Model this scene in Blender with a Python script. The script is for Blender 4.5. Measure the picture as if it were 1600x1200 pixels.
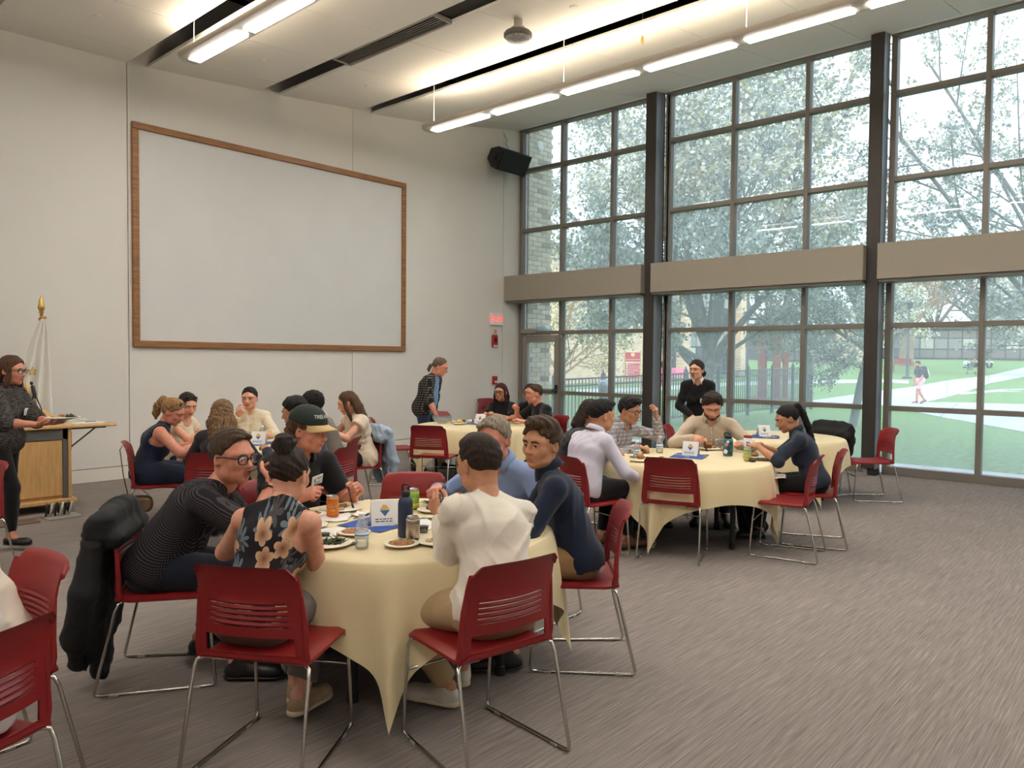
import bpy, math, random
import numpy as np
from mathutils import Matrix, Vector
sc = bpy.context.scene
for _o in list(bpy.data.objects): bpy.data.objects.remove(_o)
COL = sc.collection
PI = math.pi
# ------------------------------------------------------------------ camera
def norm(v):
    v = np.asarray(v, float); return v/max(np.linalg.norm(v), 1e-9)
CAM = np.array([-11.63511, -10.27098, 1.6])
_p, _r, _y = [math.radians(a) for a in (1.92087, 0.507365, 42.01564)]
FW = np.array([math.cos(_p)*math.cos(_y), math.cos(_p)*math.sin(_y), -math.sin(_p)])
_a = norm(np.cross(FW, [0, 0, 1])); _b = np.cross(_a, FW)
CR = math.cos(_r)*_a + math.sin(_r)*_b
CU = -math.sin(_r)*_a + math.cos(_r)*_b
cd = bpy.data.cameras.new('camera'); cam = bpy.data.objects.new('camera', cd); COL.objects.link(cam)
cd.sensor_width = 36; cd.lens = 36*1188.312/1600; cd.clip_end = 600; cd.clip_start = 0.05
cam.matrix_world = Matrix(((CR[0], CU[0], -FW[0], CAM[0]), (CR[1], CU[1], -FW[1], CAM[1]), (CR[2], CU[2], -FW[2], CAM[2]), (0, 0, 0, 1)))
sc.camera = cam
# ------------------------------------------------------------------ world, sun, exposure
sc.view_settings.view_transform = 'Standard'; sc.view_settings.look = 'None'
sc.view_settings.gamma = 1; sc.view_settings.use_curve_mapping = False
sc.view_settings.exposure = EXPOSURE = 0.5
wd = bpy.data.worlds.new('sky'); sc.world = wd; wd.use_nodes = True
nt = wd.node_tree; nt.nodes.clear()
_out = nt.nodes.new('ShaderNodeOutputWorld'); _bg = nt.nodes.new('ShaderNodeBackground')
_tc = nt.nodes.new('ShaderNodeTexCoord'); _sx = nt.nodes.new('ShaderNodeSeparateXYZ'); _rp = nt.nodes.new('ShaderNodeValToRGB')
_nz = nt.nodes.new('ShaderNodeTexNoise'); _nz.inputs['Scale'].default_value = 2.2; _nz.inputs['Detail'].default_value = 5
_mx = nt.nodes.new('ShaderNodeMix'); _mx.data_type = 'RGBA'
nt.links.new(_tc.outputs['Generated'], _sx.inputs[0]); nt.links.new(_sx.outputs['Z'], _rp.inputs[0])
nt.links.new(_tc.outputs['Generated'], _nz.inputs['Vector'])
e = _rp.color_ramp.elements; e[0].position = 0.0; e[0].color = (.345, .395, .44, 1); e[1].position = 1.0; e[1].color = (.82, .96, 1.14, 1)
_rp2 = nt.nodes.new('ShaderNodeMapRange'); _rp2.inputs['From Min'].default_value = .42; _rp2.inputs['From Max'].default_value = .66
nt.links.new(_nz.outputs['Fac'], _rp2.inputs['Value']); nt.links.new(_rp2.outputs[0], _mx.inputs['Factor'])
_ml = nt.nodes.new('ShaderNodeMix'); _ml.data_type = 'RGBA'; _ml.blend_type = 'MULTIPLY'; _ml.inputs['Factor'].default_value = 1
nt.links.new(_rp.outputs[0], _ml.inputs['A']); _mx.inputs['A'].default_value = (.90, .98, 1.04, 1); _mx.inputs['B'].default_value = (1.04, 1.02, 1.0, 1); nt.links.new(_mx.outputs['Result'], _ml.inputs['B'])
nt.links.new(_ml.outputs['Result'], _bg.inputs[0]); nt.links.new(_bg.outputs[0], _out.inputs[0])
_bg.inputs[1].default_value = SKY = 3.1
sd = bpy.data.lights.new('sun', 'SUN'); sun = bpy.data.objects.new('sun', sd); COL.objects.link(sun)
sd.energy = 2.4; sd.angle = math.radians(3); sd.color = (1.0, .78, .5)
sun.rotation_euler = Vector((.86, .30, -.27)).to_track_quat('-Z', 'Y').to_euler()   # low evening sun from behind the hall
LAMP_DOWN, LAMP_UP = 31.0, 23.0      # radiance of the ceiling fixtures' lenses and up-light slots
sc.cycles.max_bounces = 8; sc.cycles.diffuse_bounces = 4; sc.cycles.glossy_bounces = 3; sc.cycles.transparent_max_bounces = 12
sc.cycles.sample_clamp_indirect = 6; sc.cycles.caustics_reflective = False; sc.cycles.caustics_refractive = False
# ------------------------------------------------------------------ helpers
def lin(c):
    return tuple(((v/255)/12.92 if v/255 <= .04045 else ((v/255+.055)/1.055)**2.4) for v in c[:3]) + (1.0,)
MATS = {}
def mat(name, col, rough=.6, metal=0.0, noise=None, bump=None, emit=None, spec=None, stretch=None, col2=None, sheen=0, trans=0, alpha=None, clear=0):
    """procedural material: base colour broken up by noise between col and col2, optional bump"""
    if name in MATS: return MATS[name]
    m = bpy.data.materials.new(name); m.use_nodes = True; n = m.node_tree.nodes; l = m.node_tree.links
    b = n['Principled BSDF']; b.inputs['Base Color'].default_value = lin(col); b.inputs['Roughness'].default_value = rough; b.inputs['Metallic'].default_value = metal
    if spec is not None: b.inputs['Specular IOR Level'].default_value = spec
    if sheen: b.inputs['Sheen Weight'].default_value = sheen
    if trans: b.inputs['Transmission Weight'].default_value = trans
    if clear: b.inputs['Coat Weight'].default_value = clear
    if noise or bump:
        tc = n.new('ShaderNodeTexCoord'); mp = n.new('ShaderNodeMapping'); l.new(tc.outputs['Object'], mp.inputs['Vector'])
        if stretch: mp.inputs['Scale'].default_value = stretch
    if noise:
        nz = n.new('ShaderNodeTexNoise'); nz.inputs['Scale'].default_value = noise[0]; nz.inputs['Detail'].default_value = 4
        l.new(mp.outputs[0], nz.inputs['Vector'])
        c2 = col2 or tuple(max(0, v*(1-noise[1])) for v in col)
        rp = n.new('ShaderNodeValToRGB'); rp.color_ramp.elements[0].color = lin(c2); rp.color_ramp.elements[1].color = lin(col)
        rp.color_ramp.elements[0].position = .3; rp.color_ramp.elements[1].position = .7
        l.new(nz.outputs['Fac'], rp.inputs[0]); l.new(rp.outputs[0], b.inputs['Base Color'])
    if bump:
        bz = n.new('ShaderNodeTexNoise'); bz.inputs['Scale'].default_value = bump[0]; bz.inputs['Detail'].default_value = 3
        l.new(mp.outputs[0], bz.inputs['Vector'])
        bp = n.new('ShaderNodeBump'); bp.inputs['Strength'].default_value = bump[1]; bp.inputs['Distance'].default_value = .01
        l.new(bz.outputs['Fac'], bp.inputs['Height']); l.new(bp.outputs[0], b.inputs['Normal'])
    if emit: b.inputs['Emission Color'].default_value = lin(emit[0]); b.inputs['Emission Strength'].default_value = emit[1]
    MATS[name] = m; return m
def glass(name, tint=(.93, .96, .95), haze=.04, refl=.5):  # translucent share puts a pale haze into the glass itself
    m = bpy.data.materials.new(name); m.use_nodes = True; n = m.node_tree.nodes; l = m.node_tree.links; n.clear()
    o = n.new('ShaderNodeOutputMaterial'); t = n.new('ShaderNodeBsdfTransparent'); g = n.new('ShaderNodeBsdfGlossy'); f = n.new('ShaderNodeFresnel')
    d = n.new('ShaderNodeBsdfTranslucent'); m1 = n.new('ShaderNodeMixShader'); m2 = n.new('ShaderNodeMixShader'); mu = n.new('ShaderNodeMath'); mu.operation = 'MULTIPLY'
    t.inputs[0].default_value = (*tint, 1); g.inputs['Roughness'].default_value = .02; f.inputs[0].default_value = 1.45; mu.inputs[1].default_value = refl
    d.inputs[0].default_value = (.9, .93, .93, 1)
    l.new(f.outputs[0], mu.inputs[0]); l.new(mu.outputs[0], m1.inputs[0]); l.new(t.outputs[0], m1.inputs[1]); l.new(g.outputs[0], m1.inputs[2])
    m2.inputs[0].default_value = haze; l.new(m1.outputs[0], m2.inputs[1]); l.new(d.outputs[0], m2.inputs[2]); l.new(m2.outputs[0], o.inputs[0])
    MATS[name] = m; return m

class MB:
    """collects verts / faces of one mesh"""
    def __init__(s): s.v = []; s.f = []; s.m = []
    def add(s, v, f, mi=0):
        o = len(s.v); s.v += [tuple(map(float, p)) for p in v]; s.f += [tuple(i+o for i in q) for q in f]; s.m += [mi]*len(f); return s
    def box(s, lo, hi, mi=0, M=None):
        x0, y0, z0 = lo; x1, y1, z1 = hi
        v = [(x0, y0, z0), (x1, y0, z0), (x1, y1, z0), (x0, y1, z0), (x0, y0, z1), (x1, y0, z1), (x1, y1, z1), (x0, y1, z1)]
        if M is not None: v = [tuple(M @ Vector(p)) for p in v]
        return s.add(v, [(0, 3, 2, 1), (4, 5, 6, 7), (0, 1, 5, 4), (1, 2, 6, 5), (2, 3, 7, 6), (3, 0, 4, 7)], mi)
    def bbox(s, lo, hi, b=.004, mi=0, M=None):
        """box with chamfered edges (top/bottom and verticals)"""
        lo = np.array(lo, float); hi = np.array(hi, float); b = min(b, .45*min(hi-lo)); v = []; f = []
        def ring(z, ins):
            x0, y0 = lo[0]+ins, lo[1]+ins; x1, y1 = hi[0]-ins, hi[1]-ins
            return [(x0+b, y0, z), (x1-b, y0, z), (x1, y0+b, z), (x1, y1-b, z), (x1-b, y1, z), (x0+b, y1, z), (x0, y1-b, z), (x0, y0+b, z)]
        rs = [ring(lo[2], b*.7), ring(lo[2]+b, 0), ring(hi[2]-b, 0), ring(hi[2], b*.7)]
        for r in rs: v += r
        for k in range(3):
            for i in range(8): f.append((k*8+i, k*8+(i+1) % 8, (k+1)*8+(i+1) % 8, (k+1)*8+i))
        f.append(tuple(range(7, -1, -1))); f.append(tuple(range(24, 32)))
        if M is not None: v = [tuple(M @ Vector(p)) for p in v]
        return s.add(v, f, mi)
    def tube(s, pts, r, n=8, mi=0, cap=True, closed=False, flat=None):
        P = [np.asarray(p, float) for p in pts]; N = len(P); R = r if hasattr(r, '__len__') else [r]*N
        v = []; f = []; prev = None
        for i in range(N):
            a = P[(i-1) % N] if (i > 0 or closed) else P[0]; b = P[(i+1) % N] if (i < N-1 or closed) else P[-1]
            t = norm(b-a)
            if prev is None:
                u = np.cross(t, [0, 0, 1]);
                if np.linalg.norm(u) < .05: u = np.cross(t, [0, 1, 0])
                u = norm(u)
            else: u = norm(prev-t*np.dot(prev, t))
            prev = u; w = np.cross(t, u); fl = 1 if flat is None else flat
            for k in range(n):
                an = 2*PI*k/n; v.append(P[i]+R[i]*(math.cos(an)*u+math.sin(an)*fl*w))
        for i in range(N if closed else N-1):
            j = (i+1) % N
            for k in range(n): f.append((i*n+k, i*n+(k+1) % n, j*n+(k+1) % n, j*n+k))
        if cap and not closed: f.append(tuple(range(n-1, -1, -1))); f.append(tuple((N-1)*n+k for k in range(n)))
        return s.add(v, f, mi)
    def lathe(s, prof, c=(0, 0, 0), n=24, mi=0, M=None, sx=1, sy=1):
        v = []; f = []
        for (r, z) in prof:
            for k in range(n):
                a = 2*PI*k/n; v.append((c[0]+sx*r*math.cos(a), c[1]+sy*r*math.sin(a), c[2]+z))
        for i in range(len(prof)-1):
            for k in range(n): f.append((i*n+k, i*n+(k+1) % n, (i+1)*n+(k+1) % n, (i+1)*n+k))
        f.append(tuple(range(n-1, -1, -1))); f.append(tuple((len(prof)-1)*n+k for k in range(n)))
        if M is not None: v = [tuple(M @ Vector(p)) for p in v]
        return s.add(v, f, mi)
    def prism(s, poly, z0, z1, mi=0, M=None):
        n = len(poly); v = [(p[0], p[1], z0) for p in poly]+[(p[0], p[1], z1) for p in poly]
        f = [tuple(range(n-1, -1, -1)), tuple(range(n, 2*n))]+[(i, (i+1) % n, n+(i+1) % n, n+i) for i in range(n)]
        if M is not None: v = [tuple(M @ Vector(p)) for p in v]
        return s.add(v, f, mi)
    def build(s, name, mats, parent=None, smooth=False, loc=None, rot=None):
        me = bpy.data.meshes.new(name); me.from_pydata(s.v, [], s.f)
        for m in (mats if isinstance(mats, (list, tuple)) else [mats]): me.materials.append(m)
        if any(s.m): me.polygons.foreach_set('material_index', s.m)
        if smooth: me.polygons.foreach_set('use_smooth', [True]*len(s.f))
        me.update(); return link(name, me, parent, loc, rot)
def link(name, me, parent=None, loc=None, rot=None):
    o = bpy.data.objects.new(name, me); COL.objects.link(o)
    if loc is not None: o.location = loc
    if rot is not None: o.rotation_euler = rot
    if parent is not None: o.parent = parent
    return o
def autosmooth(o, deg=40):
    me = o.data; me.polygons.foreach_set('use_smooth', [True]*len(me.polygons)); me.set_sharp_from_angle(angle=math.radians(deg)); return o
def tag(o, label=None, cat=None, group=None, kind=None):
    if label: o['label'] = label
    if cat: o['category'] = cat
    if group: o['group'] = group
    if kind: o['kind'] = kind
    return o
def thing(name, label, cat, loc=(0, 0, 0), rz=0, group=None):
    o = bpy.data.objects.new(name, None); COL.objects.link(o); o.location = loc; o.rotation_euler = (0, 0, rz); o.empty_display_size = .1
    return tag(o, label, cat, group)
def struct(o): o['kind'] = 'structure'; return o
def dup(root, loc=None, rz=None, label=None, group=None):
    r = root.copy(); COL.objects.link(r)
    if loc is not None: r.location = loc
    if rz is not None: r.rotation_euler = (0, 0, rz)
    tag(r, label, None, group)
    for ch in list(root.children):
        c = ch.copy(); COL.objects.link(c); c.parent = r
        for g in list(ch.children):
            d = g.copy(); COL.objects.link(d); d.parent = c
    return r
def np_mesh(name, V, Q, mats, parent=None, smooth=True, mi=None):
    """fast mesh from numpy arrays; Q is (n,4) or (n,3)"""
    me = bpy.data.meshes.new(name); k = Q.shape[1]
    me.vertices.add(len(V)); me.vertices.foreach_set('co', np.asarray(V, np.float32).ravel())
    me.loops.add(Q.size); me.loops.foreach_set('vertex_index', Q.astype(np.int32).ravel())
    me.polygons.add(len(Q)); me.polygons.foreach_set('loop_start', np.arange(0, Q.size, k, dtype=np.int32))
    for m in (mats if isinstance(mats, (list, tuple)) else [mats]): me.materials.append(m)
    if mi is not None: me.polygons.foreach_set('material_index', np.asarray(mi, np.int32))
    if smooth: me.polygons.foreach_set('use_smooth', np.ones(len(Q), bool))
    me.update(calc_edges=True); me.validate(); return link(name, me, parent)
def text(body, size, name, m, parent, loc, rot, align='CENTER', extrude=.0006):
    cu = bpy.data.curves.new(name, 'FONT'); cu.body = body; cu.size = size; cu.align_x = align; cu.align_y = 'CENTER'; cu.extrude = extrude; cu.resolution_u = 2
    o = bpy.data.objects.new(name, cu); COL.objects.link(o); cu.materials.append(m); o.location = loc; o.rotation_euler = rot
    me = bpy.data.meshes.new_from_object(o); bpy.data.objects.remove(o)
    o = link(name, me, parent, loc, rot); return o
def Rz(a): return Matrix.Rotation(a, 4, 'Z')
# ================================================================== THE ROOM
# world: corner of screen wall (y = 0, running to -x) and glazed wall (x = 0, running to -y); floor z = 0
def carpet():
    m = bpy.data.materials.new('carpet'); m.use_nodes = True; n = m.node_tree.nodes; l = m.node_tree.links; b = n['Principled BSDF']
    tc = n.new('ShaderNodeTexCoord')
    def streak(sx, sy, sc_, det):
        mp = n.new('ShaderNodeMapping'); mp.inputs['Scale'].default_value = (sx, sy, 1); l.new(tc.outputs['Object'], mp.inputs['Vector'])
        z = n.new('ShaderNodeTexNoise'); z.inputs['Scale'].default_value = sc_; z.inputs['Detail'].default_value = det; l.new(mp.outputs[0], z.inputs['Vector']); return z
    a = streak(2.2, 120, 1, 3); c = streak(6, 260, 1, 2); d = streak(.35, .5, 1, 3)
    ad = n.new('ShaderNodeMath'); ad.operation = 'ADD'; l.new(a.outputs['Fac'], ad.inputs[0]); l.new(c.outputs['Fac'], ad.inputs[1])
    mu = n.new('ShaderNodeMath'); mu.operation = 'MULTIPLY_ADD'; l.new(d.outputs['Fac'], mu.inputs[0]); mu.inputs[1].default_value = .35; l.new(ad.outputs[0], mu.inputs[2])
    rp = n.new('ShaderNodeValToRGB'); l.new(mu.outputs[0], rp.inputs[0])
    mr = n.new('ShaderNodeMapRange'); mr.inputs['From Min'].default_value = .75; mr.inputs['From Max'].default_value = 1.65; l.new(mu.outputs[0], mr.inputs[0]); l.new(mr.outputs[0], rp.inputs[0])
    e = rp.color_ramp.elements; e[0].color = lin((100, 92, 87)); e[1].color = lin((162, 152, 146)); k = e.new(.5); k.color = lin((131, 122, 116))
    l.new(rp.outputs[0], b.inputs['Base Color']); b.inputs['Roughness'].default_value = .95; b.inputs['Specular IOR Level'].default_value = .15
    bp = n.new('ShaderNodeBump'); bp.inputs['Strength'].default_value = .35; bp.inputs['Distance'].default_value = .004; l.new(ad.outputs[0], bp.inputs['Height']); l.new(bp.outputs[0], b.inputs['Normal'])
    return m
M_wall = mat('wall_paint', (224, 219, 211), .85, bump=(60, .06), noise=(1.5, .015))
M_base = mat('base_paint', (224, 217, 206), .7)
M_ceil = mat('ceiling_panel_white', (238, 234, 226), .8, noise=(90, .03))
M_void = mat('plenum_black', (20, 19, 18), .9)
M_frame = mat('window_metal', (124, 118, 110), .5, metal=.25, noise=(3, .06))
M_col = mat('column_paint_lit', (140, 146, 152), .45, metal=.2, noise=(4, .08))  # paler copy: window light on the column side put into the colour
M_shade = mat('column_paint_shaded', (50, 44, 40), .55, noise=(5, .1))  # darker copy: backlit shade of the room-facing side put into the colour
M_span = mat('spandrel_tan', (146, 138, 126), .8, noise=(40, .04))
M_dark = mat('shadow_gap', (26, 25, 25), .8)
M_pane = glass('window_pane_glass', (.95, .975, .97), .16, .7)  # washed-out veil over the outside view is mixed into the pane
M_door = mat('door_metal', (146, 143, 138), .45, metal=.35, noise=(4, .05))
M_black = mat('black_plastic', (22, 22, 23), .5)
M_chrome = mat('chrome', (200, 196, 188), .18, metal=1.0)
M_oak = mat('oak_frame', (163, 112, 66), .45, noise=(6, .28), stretch=(1, 1, 9), bump=(30, .1))
M_oakh = mat('oak_frame_long', (163, 112, 66), .45, noise=(6, .28), stretch=(.6, 9, 9))
M_white = mat('white_plastic', (232, 230, 224), .5)
XR, YR = -16.5, -16.5
fl = struct(MB().box((XR, YR, -.12), (0.05, .05, 0)).build('floor', carpet()))
# --- screen wall: paint-finished panels with recessed joints over a dark backing
wl = struct(MB().box((XR, .03, -.12), (0.0, .3, 6.7)).build('wall_left', M_dark))
xs = [XR, -14.64, -11.14, -7.64, -4.14, -.53, -.0]
for i in range(len(xs)-1):
    MB().bbox((xs[i]+.004, 0, .172), (xs[i+1]-.004, .03, 6.6), .003).build('panel', M_wall, wl)
bl = struct(MB().box((XR, .03, .0), (0, .06, .168)).build('baseboard_left', M_dark))
for i in range(len(xs)-1): MB().bbox((xs[i]+.003, .002, .0), (xs[i+1]-.003, .03, .164), .002).build('base_panel', M_base, bl)
struct(MB().box((XR-.3, YR-.3, -.12), (XR, .3, 6.7)).build('wall_far_side', M_wall))
struct(MB().box((XR, YR-.3, -.12), (.3, YR, 6.7)).build('wall_back', M_wall))
# --- ceiling: black deck with sloping white cloud panels below it, seams every 1.22 m
ce = struct(MB().box((XR-.3, YR-.3, 6.75), (.35, .3, 7.0)).build('ceiling', M_void))
ZP = ([-17, -9.3, -7.64, -7.384, -5.79, -5.48, -3.97, -3.77, -2.58, -1.4, 0.1], [5.22, 5.30, 5.332, 5.345, 5.465, 5.485, 5.635, 5.62, 5.76, 5.965, 6.21])
def cz(x): return float(np.interp(x, *ZP))
strips = [[-16.4, -14.9], [-14.65, -13.05], [-12.8, -11.15], [-10.9, -9.42], [-9.2, -8.4, -7.64], [-7.384, -6.6, -5.79], [-5.48, -4.7, -3.97], [-3.77, -3.2, -2.58, -2.0, -1.4, -.7, -.02]]
ys = [0.0, -.5, -1.72, -2.95, -4.18, -5.4, -6.62, -7.84, -9.06, -10.3, -11.5, -12.7, -13.9, -15.1, -16.4]
for s_ in strips:
    for j in range(len(ys)-1):
        y0, y1 = ys[j+1]+.0035, ys[j]-(.0035 if j else -.0); b = MB(); v = []; f = []
        for x in s_: v += [(x, y0, cz(x)), (x, y1, cz(x)), (x, y1, cz(x)+.035), (x, y0, cz(x)+.035)]
        for i in range(len(s_)-1):
            o = i*4
            for k in range(4): f.append((o+k, o+(k+1) % 4, o+4+(k+1) % 4, o+4+k))
        f += [(3, 2, 1, 0), tuple(len(s_)*4-4+k for k in range(4))]
        b.add(v, f).build('ceiling_panel', M_ceil, ce)
# --- columns
for k, (y0, y1) in enumerate([(-3.335, -3.165), (-6.945, -6.79), (-10.52, -10.36), (-14.1, -13.94)]):
    c = struct(MB().box((-.33, y0, 0), (-.09, y1, 6.5)).build('trim_%d' % (k+1), M_col))
    MB().bbox((-.365, y0-.002, .10), (-.33, y1+.02, 6.35), .006).build('column_shade_strip', M_shade, c)  # thin strip that carries the painted shade of the room-facing side
    MB().box((-.09, y0+.03, 0), (.0, y1-.03, 6.5)).build('column_web', M_dark, c)
    MB().bbox((-.345, y0-.02, 0), (-.17, y1-.06, .09), .004).build('column_foot', M_dark, c)
# --- glazed wall, one window per bay
ZT = [.943, 2.115, 2.73, 3.23, 4.167, 5.359]
bays = [(-.02, -3.15, [-1.087, -2.256]), (-3.36, -6.78, [-3.43, -4.603, -5.79]), (-6.96, -10.34, [-8.145, -9.32]), (-10.56, -13.9, [-11.7, -12.85]), (-14.1, -16.5, [-15.3])]
ZTOP = 6.14
for w, (ya, yb, mul) in enumerate(bays):
    m = MB()
    def fr(y0, y1, z0, z1, x0=-.07, x1=.08): m.bbox((x0, y0, z0), (x1, y1, z1), .004)
    fr(yb, ya, .0, .115); fr(yb, ya, ZTOP, 6.3, -.09)
    fr(ya-.075, ya, .115, ZTOP); fr(yb, yb+.075, .115, ZTOP)
    wo = struct(m.build('window_%d' % (w+1), M_frame))
    for ym in mul: MB().bbox((-.07, ym-.032, .115), (.08, ym+.032, ZTOP), .004).build('mullion', M_frame, wo)
    for zt in ZT[:2]+ZT[4:]: MB().bbox((-.066, yb+.02, zt-.034), (.076, ya-.02, zt+.034), .004).build('transom', M_frame, wo)
    MB().bbox((-.06, yb, 2.74), (.08, ya, 3.2), .004).build('spandrel_backing', M_frame, wo)
    yl = [ya-.07]+mul+[yb+.07]; zl = [.115]+ZT[:2]+[2.74, 3.2]+ZT[4:]+[ZTOP]
    for i in range(len(yl)-1):
        for j in range(len(zl)-1):
            if j == 3 or (w == 0 and i == 0 and j < 2): continue
            MB().box((.03, yl[i+1]+.02, zl[j]+.02), (.038, yl[i]-.02, zl[j+1]-.02)).build('pane', M_pane, wo)
    # shade pocket box across the bay
    tr = struct(MB().bbox((-.5, yb-(.0 if w else .02), 2.735), (-.1, ya+(.02 if w == 0 else .0), 3.225), .006).build('trim_%d' % (w+11), M_span))
    MB().bbox((-.46, yb+.02, 2.70), (-.1, ya-.01, 2.735), .003).build('shade_slot', M_frame, tr)
    hd = struct(MB().box((-.12, yb-.1, 6.3), (.1, ya+.05, 6.75)).build('trim_%d' % (w+21), M_dark))
    MB().bbox((-.16, yb, 6.16), (-.12, ya, 6.185), .003).build('shade_track', M_white, hd)
struct(MB().box((.0, YR, -.12), (.1, .05, .0)).build('trim_31', M_dark))
# --- glass door in the first bay
d = struct(MB().bbox((-.06, -1.055, .1), (.06, -.115, 2.08), .004).build('door_1', M_door)); bpy.data.objects.remove(d)
m = MB(); X0, X1 = -.05, .05
for lo, hi in [((X0, -1.05, .02), (X1, -.93, 2.07)), ((X0, -.225, .02), (X1, -.10, 2.07)), ((X0, -.93, 1.93), (X1, -.225, 2.07)), ((X0, -.93, .02), (X1, -.225, .27))]: m.bbox(lo, hi, .004)
d = struct(m.build('door_1', M_door))
MB().box((-.004, -.94, .25), (.004, -.215, 1.95)).build('door_pane', M_pane, d)
MB().tube([(-.05, -1.0, 1.0), (-.10, -.99, 1.0), (-.11, -.95, 1.0), (-.11, -.2, 1.0), (-.05, -.16, 1.0)], .016).build('push_bar', M_door, d, True)
MB().bbox((-.09, -1.03, .93), (-.05, -.97, 1.09), .006).tube([(-.09, -1.0, 1.04), (-.15, -1.0, 1.0), (-.15, -.97, .96)], .012).build('door_handle', M_black, d)
m = MB().bbox((-.14, -.50, 2.10), (-.05, -.14, 2.19), .01).tube([(-.1, -.32, 2.09), (-.2, -.5, 2.06), (-.08, -.62, 2.06)], .01)
m.build('door_closer', M_door, d)
# ------------------------------------------------------------------ projection screen
def frame_piece(a, b, w0, name, par, m):
    x0, z0 = a; x1, z1 = b
    return MB().bbox((x0, -.055, z0), (x1, 0.0, z1), .008).build(name, m, par)
XL, XE, ZB, ZU, FWD = -7.60, -3.05, 1.705, 4.60, .085
ps = thing('projection_screen', 'large blank white projection screen in an oak frame on the wall', 'screen', (0, 0, 0))
MB().box((XL+.05, -.02, ZB+.05), (XE-.05, -.004, ZU-.05)).build('screen_surface', mat('screen_white', (212, 211, 208), .75, noise=(2, .02)), ps)
frame_piece((XL, ZB), (XE, ZB+FWD), 0, 'frame_rail', ps, M_oakh); frame_piece((XL, ZU-FWD), (XE, ZU), 0, 'frame_rail', ps, M_oakh)
frame_piece((XL, ZB+FWD+.001), (XL+FWD, ZU-FWD-.001), 0, 'frame_stile', ps, M_oak); frame_piece((XE-FWD, ZB+FWD+.001), (XE, ZU-FWD-.001), 0, 'frame_stile', ps, M_oak)
# ------------------------------------------------------------------ wall devices beside the door
M_red = mat('alarm_red', (170, 26, 34), .4)
t = thing('exit_sign', 'white exit sign with red lit letters high beside the door', 'sign', (-.74, 0, 2.365))
MB().bbox((-.17, -.055, -.12), (.17, 0, .12), .008).build('housing', M_white, t)
M_exit = mat('exit_letters_lit', (255, 70, 70), .5, emit=((255, 60, 60), 1.1))
text('EXIT', .17, 'lettering', M_exit, t, (-.02, -.057, 0), (PI/2, 0, 0))
MB().prism([(.125, -.03), (.165, 0), (.125, .03)], 0, .002, M=Matrix.Translation((0, -.057, 0)) @ Matrix.Rotation(PI/2, 4, 'X')).build('arrow', M_exit, t)
t = thing('wall_sensor', 'small beige wall sensor plate between exit sign and red strobe', 'sensor', (-.77, 0, 2.11))
MB().bbox((-.055, -.03, -.09), (.055, 0, .09), .008).build('plate', mat('beige_plastic', (205, 188, 160), .6), t)
MB().bbox((-.035, -.036, -.02), (.035, -.03, .05), .003).build('grille', mat('beige_dark', (170, 152, 124), .6), t)
t = thing('fire_alarm_strobe', 'red fire alarm strobe on the wall below the exit sign', 'alarm', (-.77, 0, 1.94))
MB().bbox((-.075, -.04, -.12), (.075, 0, .12), .01).build('housing', M_red, t)
MB().bbox((-.03, -.065, -.03), (.03, -.04, .06), .01).build('strobe_lens', mat('strobe_dark', (120, 22, 28), .2), t)
MB().bbox((-.06, -.045, -.11), (.06, -.04, -.08), .001).build('label_strip', M_white, t)
t = thing('fire_alarm_pull', 'small red fire alarm pull station low on wall beside the door', 'alarm', (-.762, 0, 1.171))
MB().bbox((-.06, -.045, -.08), (.06, 0, .08), .008).build('housing', M_red, t)
MB().bbox((-.035, -.06, -.045), (.035, -.045, -.015), .004).build('pull_handle', M_white, t); MB().bbox((-.02, -.055, .01), (.02, -.045, .05), .003).build('lock_plate', M_black, t)
# loudspeaker on a bracket
t = thing('loudspeaker', 'black angled loudspeaker mounted high on the wall near windows', 'loudspeaker', (-.68, -.02, 5.42))
Mx = Matrix.Translation((0.0, -.26, 0)) @ Matrix.Rotation(math.radians(30), 4, 'X')
def yz(poly, x0, x1): return MB().prism([(p[0], p[1]) for p in poly], x0, x1, M=Mx @ Matrix(((0, 0, 1, 0), (1, 0, 0, 0), (0, 1, 0, 0), (0, 0, 0, 1))))
yz([(-.15, -.20), (-.15, .20), (.0, .20), (.17, .10), (.17, -.10), (.0, -.20)], -.41, .41).build('cabinet', mat('speaker_black', (26, 26, 28), .6, bump=(120, .2)), t)
MB().bbox((-.395, -.175, -.19), (.395, -.148, .19), .02, M=Mx).build('grille', mat('speaker_grille', (17, 17, 19), .75, bump=(300, .4)), t)
MB().box((-.05, -.05, -.08), (.05, .02, .08)).tube([(0, -.02, 0), (0, -.18, 0)], .03).build('bracket', M_black, t)
MB().bbox((-.48, -.05, -.06), (-.41, .05, .06), .01, M=Mx).build('yoke', M_black, t)
MB().tube([(.13, 0.0, .62), (.12, -.03, .52), (.16, -.06, .46), (.10, -.07, .38), (.13, -.12, .28), (.1, -.18, .18)], .006, 6).build('cable', mat('grey_cable', (120, 118, 112), .6), t, True)
MB().bbox((.10, -.012, .56), (.16, .018, .70), .004).build('outlet_box', M_wall, t)
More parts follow.
